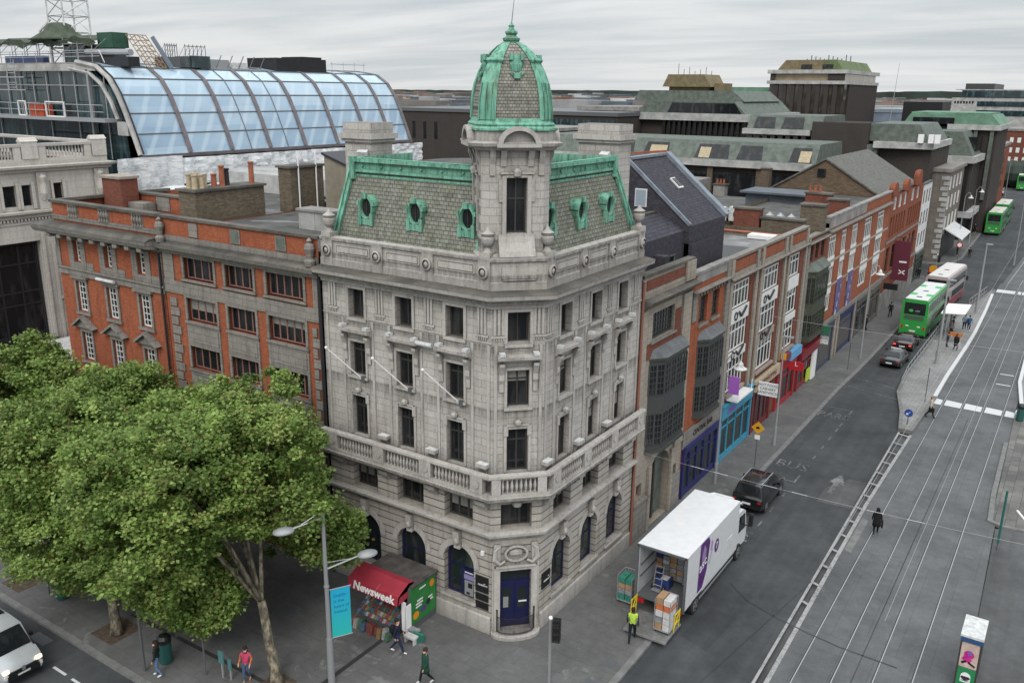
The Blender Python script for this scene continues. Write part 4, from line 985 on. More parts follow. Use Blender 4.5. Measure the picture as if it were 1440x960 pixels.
# ---------------------------------------------------------------- red brick neighbours on the left
def multilight(parent, M, a, b, c, d, v, n, mat, trans=None, glass='glass'):
 return window(parent, M, a, b, c, d, v, mat, glass, n, () if trans is None else (trans,), .075, .06)
def brick_left():
 GS, BR, SD = MAT['grey_stone'], MAT['brick_red'], MAT['stone_dark']
 # --- building with wide grouped windows
 B = thing('brick_building', 'red brick building with wide oxblood grouped windows beside the corner bank', 'building', (-17.5, 4, 0))
 cs = ((20.46, 1.22), (17.25, 1.06), (13.91, 1.3)); fl = ((14.15, 15.3), (11.85, 13.1), (9.15, 10.4), (6.3, 7.7), (.5, 4.2))
 w = MB(LF); w.mat(BR)
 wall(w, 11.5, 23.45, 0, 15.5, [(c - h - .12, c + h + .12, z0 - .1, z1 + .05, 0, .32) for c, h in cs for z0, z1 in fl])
 wall(w, 11.5, 23.45, 15.5, 17.3, [])
 w.M = None; w.poly([(-23.45, 0, 0), (-23.45, 11, 0), (-23.45, 11, 16.6), (-23.45, 0, 16.6)])
 w.mat(MAT['black']); w.box(-23.2, -11.6, .6, 10.5, .05, 16.3); w.build('wall', B)
 s = MB(LF); s.mat(GS)
 for a, b in ((13.22, 13.9), (10.42, 11.72), (7.75, 9.0), (4.3, 5.9)):
  if b - a > 1:
   for c, h in cs: s.box(c - h - .15, c + h + .15, -.02, .05, a + .1, b); s.box(c - h - .0, c + h, .05, .08, a + .25, b - .25)
  else: s.box(11.5, 23.45, -.02, .07, a, b)
 for c, h in cs:
  for z0, z1 in fl[:4]:
   s.box(c - h - .2, c + h + .2, -.02, .12, z0 - .16, z0 - .04); s.box(c - h - .16, c - h, -.02, .06, z0, z1); s.box(c + h, c + h + .16, -.02, .06, z0, z1); s.box(c - h - .16, c + h + .16, -.02, .06, z1, z1 + .12)
 for k in range(24):           # quoins at the far end
  for u0, u1 in ((22.35, 23.1), (11.62, 12.1)): s.box(u0 + (.18 if k % 2 else 0), u1, -.02, .07, .3 + k * .53, .3 + k * .53 + .44)
 s.box(11.55, 11.95, -.02, .06, 13.9, 15.4); s.box(22.55, 23.4, -.02, .06, 13.9, 15.4)
 s.build('stone_dressing', B)
 c = MB(LF); c.mat(GS)
 pr = [(-.02, 15.38), (.15, 15.42), (.2, 15.6), (.45, 15.68), (.5, 15.84), (-.02, 15.9)]
 c.prismx(pr, 11.5, 23.5); c.mat(SD); c.prismx([(-.02, 15.902), (.48, 15.848), (.5, 15.86), (.3, 16.0), (.06, 16.04), (-.02, 16.04)], 11.5, 23.5)
 c.build('cornice', B)
 p = MB(LF); p.mat(GS); p.box(11.5, 23.45, -.02, .06, 16.06, 16.38); p.mat(SD); p.box(11.4, 23.5, -.35, .1, 17.28, 17.42); p.mat(GS)
 for u in (20.6, 17.3, 14.0): p.box(u - .36, u + .36, -.02, .05, 16.44, 17.18)
 p.mat(MAT['copper_dull']);
 for u in (17.3, 14.0): p.box(u - .27, u + .27, .05, .065, 16.52, 17.1)
 p.mat(GS)
 for u in (23.2, 11.85): p.lathe([(.25, 16.0), (.28, 16.25), (.16, 16.35), (.2, 16.6), (.27, 16.8), (.22, 17.0), (.1, 17.1), (.14, 17.2), (.03, 17.32)], (u, .2, 0), 10)
 p.build('parapet', B)
 for j, (cc, h) in enumerate(cs):
  for i, (z0, z1) in enumerate(fl):
   multilight(B, LF, cc - h, cc + h, z0, z1, -.2, 4 + (j == 2), MAT['frame_brown'] if i < 4 else MAT['black'], None)
 r = MB(); r.mat(MAT['felt']); r.box(-23.4, -11.5, .35, 11, 16.3, 16.55); r.mat(MAT['felt_light'])
 n = 10
 pts = [(-22.2 + 3.0 * k / n, 5.0 + 1.6 * (k / n) ** .8) for k in range(n + 1)]
 for (a, b), (c_, d) in zip(pts[:-1], pts[1:]): r.poly([(a, b, 16.56), (c_, d, 16.56), (c_ - .2, d + .5, 16.56), (a - .2, b + .5, 16.56)])
 r.box(-23.4, -11.5, .35, .6, 16.552, 16.62); r.build('flat_roof', B)
 k = MB(); k.mat(MAT['conc_white']); k.box(-18.1, -15.6, 5.0, 6.0, 16.5, 17.55); k.box(-16.9, -16.84, 4.97, 5.0, 16.55, 17.5); k.mat(MAT['conc']); k.box(-18.2, -15.5, 4.9, 6.1, 17.55, 17.68); k.build('roof_upstand', B)
 # --- sash window building with pediments
 B = thing('brick_building', 'orange red brick building with white sash windows under stone pediments', 'building', (-29, 4, 0))
 cs = (31.8, 28.65, 25.5)
 w = MB(LF); w.mat(BR)
 wall(w, 23.5, 33.9, 0, 17.3, [(c - .5, c + .5, 10.8, 12.7, 0, .25) for c in cs] + [(c - .5, c + .5, 7.7, 9.5, 0, .25) for c in cs] + [(c - .34, c + .34, 13.85, 15.15, 0, .3) for c in cs] + [(c - .55, c + .55, 4.6, 6.6, 0, .25) for c in cs] + [(c - 1.2, c + 1.2, .4, 3.6, 0, .25) for c in cs])
 w.M = None; w.poly([(-33.9, 0, 0), (-33.9, 10, 0), (-33.9, 10, 17.3), (-33.9, 0, 17.3)]); w.mat(MAT['black']); w.box(-33.6, -23.6, .55, 9.5, .05, 16.2); w.build('wall', B)
 s = MB(LF); s.mat(GS)
 s.box(23.5, 33.98, -.02, .09, 13.0, 13.42); s.box(23.5, 34.0, -.02, .16, 13.36, 13.46); s.box(23.5, 33.98, -.02, .05, 3.8, 4.4)
 for c in cs:
  for a, b in ((c - .85, c - .36), (c + .36, c + .85)): s.box(a, b, -.02, .05, 13.46, 15.25)
  s.box(c - .36, c + .36, -.02, .04, 13.46, 13.84); s.box(c - 1.55, c - .85, -.02, .03, 13.46, 13.9)
  s.box(c - .68, c - .5, -.02, .07, 10.7, 12.85); s.box(c + .5, c + .68, -.02, .07, 10.7, 12.85); s.box(c - .5, c + .5, -.02, .07, 12.7, 12.85); s.box(c - .85, c + .85, -.02, .2, 12.86, 13.0); s.box(c - .75, c + .75, -.02, .12, 10.6, 10.75)
  s.box(c - .66, c - .5, -.02, .07, 7.6, 9.7); s.box(c + .5, c + .66, -.02, .07, 7.6, 9.7); s.box(c - .5, c + .5, -.02, .07, 9.5, 9.7)
  s.prismy([(c - 1.02, 9.78), (c + 1.02, 9.78), (c + 1.02, 9.9), (c, 10.5), (c - 1.02, 9.9)], -.02, .2)
  s.prismy([(c - 1.15, 9.86), (c - 1.0, 9.80), (c, 10.42), (c + 1.0, 9.80), (c + 1.15, 9.86), (c, 10.58)], .0, .4)
  s.box(c - .66, c + .66, -.02, .07, 6.6, 6.9); s.box(c - .75, c + .75, -.02, .14, 7.5, 7.62)
 for k in range(22): s.box(23.5, 24.1 - (.16 if k % 2 else 0), -.02, .05, .3 + k * .58, .3 + k * .58 + .48) if k * .58 < 3 else None
 s.box(23.55, 23.9, -.02, .06, 13.46, 15.3); s.box(33.6, 33.95, -.02, .05, 13.46, 15.3); s.build('stone_dressing', B)
 c = MB(); c.mat(GS); path = [(-33.9, 8), (-33.9, 0), (-23.5, 0)]
 c.sweep([(-.02, 15.3), (.15, 15.34), (.2, 15.5), (.85, 15.6), (.95, 15.8), (1.0, 15.98), (-.02, 16.05)], path)
 c.mat(SD); c.sweep([(-.02, 16.052), (.96, 15.985), (1.0, 15.99), (.7, 16.14), (-.02, 16.18)], path); c.mat(MAT['conc_white'])
 for k in range(9):
  u = 24.4 + k * 1.12; c.M = LF; c.mat(GS); c.box(u - .2, u + .2, .1, .8, 15.36, 15.56)
 c.build('cornice', B)
 p = MB(); p.mat(GS); p.sweep([(-.02, 16.3), (.06, 16.3), (.06, 16.56), (-.02, 16.56)], path); p.mat(SD); p.sweep([(-.35, 17.28), (.12, 17.28), (.14, 17.44), (-.35, 17.46)], path); p.mat(MAT['grey_stone']); p.M = LF
 for u in (31.65, 28.55, 25.4):
  p.box(u - .5, u + .5, -.02, .02, 16.56, 17.28)
  for k in range(4): p.lathe([(.09, 16.58), (.05, 16.72), (.1, 16.95), (.05, 17.15), (.09, 17.27)], (u - .36 + k * .24, .06, 0), 6)
 p.build('parapet', B)
 WF = MAT['frame_white']
 for c in cs:
  window(B, LF, c - .48, c + .48, 10.82, 12.68, -.12, WF, 'glass', 3, (.2, .4, .6, .8), .04, .08)
  window(B, LF, c - .48, c + .48, 7.72, 9.48, -.12, WF, 'glass', 3, (.2, .4, .6, .8), .04, .08)
  window(B, LF, c - .32, c + .32, 13.87, 15.13, -.2, WF, 'glass', 2, (.25, .5, .75), .05, .08)
  window(B, LF, c - .53, c + .53, 4.62, 6.58, -.12, WF, 'glass', 3, (.25, .5, .75), .05, .08)
  window(B, LF, c - 1.18, c + 1.18, .42, 3.58, -.15, MAT['black'], 'glass_shop', 3, (.8,), .06, .1)
 f = MB(LF); f.mat(MAT['dirty_white']); f.tube((27.9, .3, 13.15), (29.6, .3, 13.15), .1, n=8); f.mat(MAT['steel_dark']); f.box(28.3, 28.4, 0, .3, 13.0, 13.1); f.box(29.1, 29.2, 0, .3, 13.0, 13.1); f.build('wall_floodlight', B)
 d = MB(LF); d.mat(MAT['iron']); d.tube((23.65, .14, 0), (23.65, .14, 15.3), .07, n=6); d.build('downpipe', B)
 r = MB(); r.mat(MAT['felt_light']); r.box(-33.5, -23.5, .35, 10, 16.2, 16.45); r.build('flat_roof', B)
 r = MB(); r.mat(BR); r.box(-33.2, -27.0, 4.6, 5.0, 16.4, 17.5); r.mat(SD); r.box(-33.3, -26.9, 4.5, 5.1, 17.5, 17.62); r.mat(MAT['grey_stone']); r.box(-30.2, -28.9, 4.55, 4.6, 16.6, 17.45); r.mat(MAT['brick_stock']); r.box(-27.1, -26.2, 4.5, 5.2, 16.4, 18.0); r.mat(SD); r.box(-27.2, -26.1, 4.4, 5.3, 18.0, 18.12); r.build('roof_screen_wall', B)
 r = MB(); r.mat(MAT['brick_deep']); r.box(-33.6, -31.7, 3.2, 4.4, 16.4, 18.5); r.mat(MAT['sand_stone']); r.box(-33.7, -31.6, 3.1, 4.5, 18.5, 18.66); r.mat(MAT['grey_stone']); r.box(-32.2, -30.2, 3.6, 4.5, 16.4, 17.1); r.build('chimney', B)
 # --- roof-top chimney stacks and cabins behind
 def stack(x0, x1, y0, y1, z0, z1, mat, pots, label):
  T = thing('chimney_stack', label, 'chimney', ((x0 + x1) / 2, (y0 + y1) / 2, z0))
  b = MB(); b.mat(mat); b.box(x0, x1, y0, y1, z0, z1); b.build('stack', T)
  b = MB(); b.mat(SD); b.box(x0 - .12, x1 + .12, y0 - .12, y1 + .12, z1, z1 + .14); b.build('capping', T)
  for (t, dx, dy, h) in pots:
   b = MB(); b.mat(MAT[t]); b.lathe([(.19, 0), (.17, .1), (.15, h - .12), (.19, h - .08), (.19, h), (.13, h)], (x0 + dx, y0 + dy, z1 + .13), 10); b.build('chimney_pot', T, smooth=True, auto=40)
 stack(-25.75, -24.25, 3.0, 8.0, 16.4, 18.25, MAT['brick_stock'], [('buff', .5, .4, .85), ('buff', 1.0, .4, .8), ('buff', .5, .85, .85), ('buff', 1.0, .85, .8), ('buff', .7, 1.3, .8), ('terracotta', .8, 1.9, .75), ('terracotta', .9, 2.4, 1.2), ('iron', .7, 2.9, 1.0), ('terracotta', .9, 4.6, 1.3)], 'long sooty brick chimney stack crowded with buff and terracotta pots')
 stack(-24.7, -23.6, 9.6, 12.4, 16.0, 19.2, MAT['brick_stock'], [], 'tall plain brick chimney stack with white pipes on its face')
 t = MB(); t.mat(MAT['white'])
 for y in (10.2, 11.7): t.tube((-23.52, y, 16.2), (-23.52, y, 20.2), .05, n=6)
 tag(t.build('flue_pipes', origin=(-23.5, 11, 16.2)), 'pair of thin white pipes rising in front of the brick chimney stack', 'pipes')
 b = MB(); b.mat(m_plain('brown_render', (.24, .215, .165), .9, 0, .25, 1)); b.prismy([(-20.6, 16.4), (-16.4, 16.4), (-16.4, 18.9), (-20.6, 20.2)], 9.6, 13.5); b.mat(MAT['iron']); b.prismy([(-20.75, 20.2), (-16.3, 18.88), (-16.3, 18.98), (-20.75, 20.34)], 9.5, 13.6)
 tag(b.build('roof_cabin', origin=(-18.5, 11.5, 16.4)), 'brown rendered rooftop cabin with sloping roof beside the bank chimney', 'roof cabin')
 b = MB(); b.mat(MAT['steel_dark']); b.box(-24, -20.9, 12.5, 15, 16.3, 17.2); b.mat(MAT['steel'])
 for k in range(7): b.tube((-23.6 + k * .42, 12.4, 16.9), (-23.4 + k * .42, 14.2, 17.5), .12, n=6)
 tag(b.build('roof_plant', origin=(-22.4, 13.7, 16.3)), 'low grey rooftop plant with pipe bundles behind the curved parapet', 'roof plant')
 b = MB(); b.mat(MAT['felt']); b.box(-60, -11.4, 11.2, 40, 12, 16.2); b.mat(MAT['conc_white']); b.box(-41, -22, 17.5, 34, 16.2, 17.6); b.build('wall')
 tag(bpy.data.objects['wall'] if False else COL.objects[-1], 'flat roofed rear block with pale parapets behind the red brick buildings', 'building'); COL.objects[-1].name = 'rear_block'
 bush(-11.3, 1.4, 17.0)
def bush(x, y, z):
 rng = np.random.default_rng(3); b = MB()
 b.mat(m_plain('roof_weed', (.13, .09, .075), .9, 0, .5, 8))
 for k in range(120):
  a = rng.uniform(0, 6.28); r = rng.uniform(.05, .55); h = rng.uniform(.2, 1.1)
  p = Vector((x + r * math.cos(a), y + r * math.sin(a), z + h)); b.tube((x, y, z), p, .012, .006, 3, False)
  d = Vector(rng.normal(size=3)).normalized() * .1; e = Vector(rng.normal(size=3)).normalized() * .1; b.poly([p - d, p - e, p + d, p + e])
 tag(b.build('roof_weed', origin=(x, y, z)), 'straggly purple brown weed growing on the roof edge by the bank parapet', 'plant')
brick_left()
# ---------------------------------------------------------------- pale stone department store and its glass roof
def store():
 S = MAT['clery']
 B = thing('stone_store', 'pale stone department store with balustraded parapet and tall dark opening', 'building', (-46, 4, 0))
 XF = frame(-42, 0, 0, 1, 1, 0)      # u = y, out = +x
 w = MB(XF); w.mat(S)
 wall(w, -1.5, 8.95, 0, 18.4, [(-.9, 3.3, 4.6, 13.7, 0, .6), (1.25, 2.1, 16.1, 17.5, 0, .3), (2.5, 3.15, 16.1, 17.5, 0, .3), (4.7, 5.35, 16.1, 17.5, 0, .3)])
 w.M = None; w.poly([(-42, -1.5, 0), (-70, -1.5, 0), (-70, -1.5, 18.4), (-42, -1.5, 18.4)]); w.poly([(-42, 8.95, 0), (-60, 8.95, 0), (-60, 8.95, 18.4), (-42, 8.95, 18.4)])
 w.mat(MAT['black']); w.box(-69, -42.7, -1.4, 8.9, .1, 18.3); w.build('wall', B)
 m = MB(); P = [(-70, -1.5), (-42, -1.5), (-42, 8.95), (-60, 8.95)]; m.mat(S)
 m.sweep([(-.02, 18.3), (.15, 18.35), (.2, 18.5), (.45, 18.6), (.5, 18.75), (-.02, 18.8)], P)
 m.sweep([(-.02, 15.3), (.1, 15.3), (.15, 15.55), (.35, 15.6), (.38, 15.75), (-.02, 15.8)], P)
 m.sweep([(-.02, 14.9), (.06, 14.9), (.06, 15.1), (-.02, 15.1)], P); m.sweep([(-.4, 18.8), (0, 18.8), (0, 19.2), (-.4, 19.2)], P)
 m.build('cornice', B)
 d = MB(XF); d.mat(S)
 for k in range(44): d.box(-1.4 + k * .235, -1.28 + k * .235, -.02, .14, 15.12, 15.28)
 for u in (3.9, 8.1): d.box(u - .35, u + .35, -.02, .15, 15.8, 18.3); d.lathe([(.1, 16.4), (.26, 16.9), (.2, 17.6), (.3, 18.0), (.1, 18.2)], (u, .15, 0), 8)
 for a, b_ in ((1.05, 1.25), (2.1, 2.3), (2.3, 2.5), (3.15, 3.4), (4.5, 4.7), (5.35, 5.6)): d.box(a, b_ - .02, -.02, .08, 15.9, 17.7)
 for a, b_ in ((4.0, 4.2), (8.0, 8.2), (4.2, 8.0)): d.box(a, b_, -.02, .1, (9.4 if b_ - a > 1 else 3), 13.4 if b_ - a < 1 else 9.6)
 d.box(3.35, 3.55, -.02, .12, 4.2, 14.2); d.box(4.1, 5.1, -.02, .08, 14.0, 14.3); d.box(5.6, 7.6, -.02, .05, 10, 13.2)
 d.build('stone_dressing', B)
 b = MB(); b.mat(S); b.sweep([(-.35, 20.0), (.02, 20.0), (.05, 20.2), (-.38, 20.2)], P)
 b.M = XF
 for u in (-1.2, 3.4, 8.4): b.box(u - .55, u + .55, -.42, .06, 19.2, 20.35); b.prismx([(-.45, 20.35), (.1, 20.35), (-.18, 20.62)], u - .6, u + .6)
 for a, c in ((-.6, 2.8), (4.0, 7.8)):
  b.box(a, a + .5, -.3, .0, 19.2, 20.0); b.box(c - .5, c, -.3, 0, 19.2, 20.0)
  for k in range(12): b.lathe([(.06, 19.2), (.04, 19.3), (.09, 19.55), (.04, 19.85), (.06, 20.0)], (a + .6 + k * (c - a - 1.2) / 11, -.16, 0), 6)
 b.build('balustrade', B)
 o = window(B, XF, -.85, 3.25, 4.7, 13.6, -.5, MAT['iron'], 'glass', 3, (.28, .52, .62, .84), .12, .15, name='tall_window')
 for a, c in ((1.25, 2.1), (2.5, 3.15), (4.7, 5.35)): window(B, XF, a, c, 16.1, 17.5, -.2, MAT['frame_dark'], 'glass', 1, (), .05, .05)
 d = MB(XF); d.mat(MAT['iron'])
 for k in range(20): d.tube((.2 + k * .17, .25, 5.6), (.2 + k * .17, .25, 6.7), .018, n=4)
 d.box(.1, 3.5, .22, .28, 6.7, 6.76); d.box(.1, 3.5, .0, .3, 5.5, 5.6); d.build('balcony_railing', B)
 # street level canopy in the lane
 d = MB(); d.mat(MAT['steel_dark']); d.box(-41.9, -38.5, -.5, 6, 4.2, 4.5); d.mat(MAT['dirty_white']); d.obox((-40, 2, 6.2), (3.5, 7, .12), 0, 0, R(12)); d.build('canopy', B)
 # glass roof
 G = thing('glass_roof_building', 'modern building with curved blue glass roof divided by brown ribs', 'building', (-48, 25, 16))
 prof = [(-42.0, 19.0), (-42.62, 20.5), (-43.3, 22.0), (-44.0, 23.35), (-44.95, 24.55), (-46.4, 25.4), (-49, 25.75)]
 y0, y1 = 11.8, 43.0
 glass, nt, bb = new_mat('sky_glass')
 p = pos(nt); n = noise(nt, p, .55, 2, .45, (1, .9, 2.2)); sp_ = nt.nodes.new('ShaderNodeSeparateXYZ'); L(nt, p, sp_.inputs[0])
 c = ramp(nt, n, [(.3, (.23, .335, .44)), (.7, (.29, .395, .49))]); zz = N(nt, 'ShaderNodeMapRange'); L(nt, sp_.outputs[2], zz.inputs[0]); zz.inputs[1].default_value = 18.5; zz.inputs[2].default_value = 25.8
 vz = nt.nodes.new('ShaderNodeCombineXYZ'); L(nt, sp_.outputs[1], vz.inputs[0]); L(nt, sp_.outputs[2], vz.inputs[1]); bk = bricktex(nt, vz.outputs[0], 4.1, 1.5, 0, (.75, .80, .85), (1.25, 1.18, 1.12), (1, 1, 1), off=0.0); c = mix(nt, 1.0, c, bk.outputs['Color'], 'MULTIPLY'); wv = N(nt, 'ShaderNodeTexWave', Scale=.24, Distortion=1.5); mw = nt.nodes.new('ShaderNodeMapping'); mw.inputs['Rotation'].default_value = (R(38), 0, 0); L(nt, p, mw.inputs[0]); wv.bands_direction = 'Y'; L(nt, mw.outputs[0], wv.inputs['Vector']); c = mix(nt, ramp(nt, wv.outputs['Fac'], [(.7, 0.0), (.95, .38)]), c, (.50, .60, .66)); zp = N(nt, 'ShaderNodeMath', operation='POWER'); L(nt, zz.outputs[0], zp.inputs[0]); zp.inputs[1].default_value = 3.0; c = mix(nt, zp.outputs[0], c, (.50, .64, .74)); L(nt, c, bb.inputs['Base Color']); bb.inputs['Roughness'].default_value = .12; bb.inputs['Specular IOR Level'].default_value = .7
 # rows of glass: pane grid as one glazed skin per bay, panes divided by dark joints
 ys = [11.8, 16.1, 20.2, 24.3, 28.4, 32.5, 36.6, 40.0, 43.0]
 for a, b_ in zip(ys[:-1], ys[1:]):
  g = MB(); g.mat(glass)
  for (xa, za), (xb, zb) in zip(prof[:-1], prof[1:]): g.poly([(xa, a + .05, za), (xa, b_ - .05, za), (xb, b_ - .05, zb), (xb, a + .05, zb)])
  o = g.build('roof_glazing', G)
  j = MB(); j.mat(MAT['steel_dark'])
  for (xa, za) in prof[1:]: j.tube((xa + .02, a, za + .02), (xa + .02, b_, za + .02), .05, n=4)
  if round(a) == 24 or round(a) == 20: j.path([(x + .03, (a + b_) / 2, z + .03) for x, z in prof], .045, 4)
  j.build('glazing_bar', o)
  # white blinds and structure glimpsed behind the glass
 rb, nt, bb = new_mat('brown_rib'); bb.inputs['Base Color'].default_value = (.13, .11, .115, 1); bb.inputs['Roughness'].default_value = .5
 nn = noise(nt, pos(nt), 2, 3); L(nt, ramp(nt, nn, [(.3, (.10, .085, .09)), (.7, (.16, .14, .145))]), bb.inputs['Base Color'])
 for y in ys[1:]:
  r = MB(); r.mat(rb)
  for (xa, za), (xb, zb) in zip(prof[:-1], prof[1:]):
   r.poly([(xa + .1, y - .2, za + .06), (xa + .1, y + .2, za + .06), (xb + .1, y + .2, zb + .06), (xb + .1, y - .2, zb + .06)])
   r.poly([(xa + .1, y - .14, za + .06), (xb + .1, y - .14, zb + .06), (xb - .05, y - .14, zb - .05), (xa - .05, y - .14, za - .05)])
  r.build('roof_rib', G)
 e = MB(); e.mat(rb); e.box(-42.15, -41.8, 11.6, 43.2, 18.75, 19.0); e.build('eaves_beam', G)
 e = MB(); e.mat(MAT['conc_white']); e.path([(x + .05, y0 - .15, z) for x, z in prof], .2, 6)
 e.path([(x - 1.1, y0 - .1, z - .45) for x, z in prof[2:]], .16, 6); e.box(-44.3, -43.0, 11.5, 11.9, 20.4, 21.4); e.mat(MAT['black']); e.path([(x + .32, y0 - .05, z + .12) for x, z in prof], .07, 5)
 e.build('end_rib', G)
 # glazed gable with two floors seen end-on
 k = MB(); k.mat(MAT['glass_teal']); k.poly([(-43.6, 12.0, 16.5), (-75, 12.0, 16.5), (-75, 12.0, 25.3), (-47.5, 12.0, 25.3), (-45, 12, 23.6), (-44, 12, 22)])
 k.build('gable_glazing', G)
 k = MB(); k.mat(MAT['black']); k.box(-75, -42.4, 12.05, 42.9, 12, 18.7); k.box(-75, -50, 12.05, 42.9, 18.7, 25.2); k.mat(MAT['conc']); k.box(-75, -49, 12, 43, 25.2, 25.75); k.mat(MAT['steel']); k.box(-75, -44.4, 10.6, 12, 21.35, 21.6); k.mat(MAT['conc_white']); k.box(-75, -46.5, 11.6, 12, 25.1, 25.6); k.build('floor_slab', G)
 m_ = MB(); m_.mat(MAT['steel'])
 for x in (-47.7,): m_.box(x - .12, x + .12, 11.6, 11.85, 18.5, 25.2)
 for x in range(-74, -45, 2): m_.tube((x, 11.9, 18.5 if x % 4 else 21.6), (x, 11.9, 25.1), .05, n=4)
 for z in (24.0, 19.6): m_.tube((-75, 11.9, z), (-46.6, 11.9, z), .05, n=4)
 m_.build('mullion', G)
 rl = MB(); rl.mat(MAT['steel'])
 for z in (22.1, 22.6): rl.tube((-75, 10.7, z), (-44.6, 10.7, z), .03, n=4)
 for x in range(-74, -44, 2): rl.tube((x, 10.7, 21.6), (x, 10.7, 22.6), .03, n=4)
 rl.build('gallery_railing', G)
 # white protective sheeting below the glass
 for (a, b_, zt, zb, lab) in ((9.2, 14.6, 18.9, 15.0, 'crumpled translucent plastic sheeting hung at the end of the stone store'), (14.6, 44, 18.7, 16.7, 'long white plastic sheeting wrapped below the curved glass roof')):
  s = MB(); s.mat(MAT['plastic']); rng = np.random.default_rng(5); nx, nz = int((b_ - a) / .35), 8
  off = rng.normal(0, .07, (nx + 1, nz + 1))
  P_ = lambda i, j: (-41.2 + off[i, j] + .12 * math.sin(i * .9) , a + (b_ - a) * i / nx, zb + (zt - zb) * j / nz + .1 * math.sin(i * .7) * (j in (0,)))
  for i in range(nx):
   for j in range(nz): s.poly([P_(i, j), P_(i + 1, j), P_(i + 1, j + 1), P_(i, j + 1)])
  o = s.build('plastic_sheeting', origin=(-41.2, a, zb), smooth=True); tag(o, lab, 'sheeting')
 s = MB(); s.mat(MAT['plastic']); rng = np.random.default_rng(8)
 for i in range(24):
  for j in range(6):
   Q = lambda i, j: (-40.8 + j * 1.4, 12 + i * .9, 16.6 - j * .12 + .12 * math.sin(i * 1.1 + j))
   s.poly([Q(i, j), Q(i + 1, j), Q(i + 1, j + 1), Q(i, j + 1)])
 tag(s.build('plastic_sheeting', origin=(-38, 22, 16.5), smooth=True), 'white plastic sheet laid flat over the lower roof behind the chimneys', 'sheeting')
store()
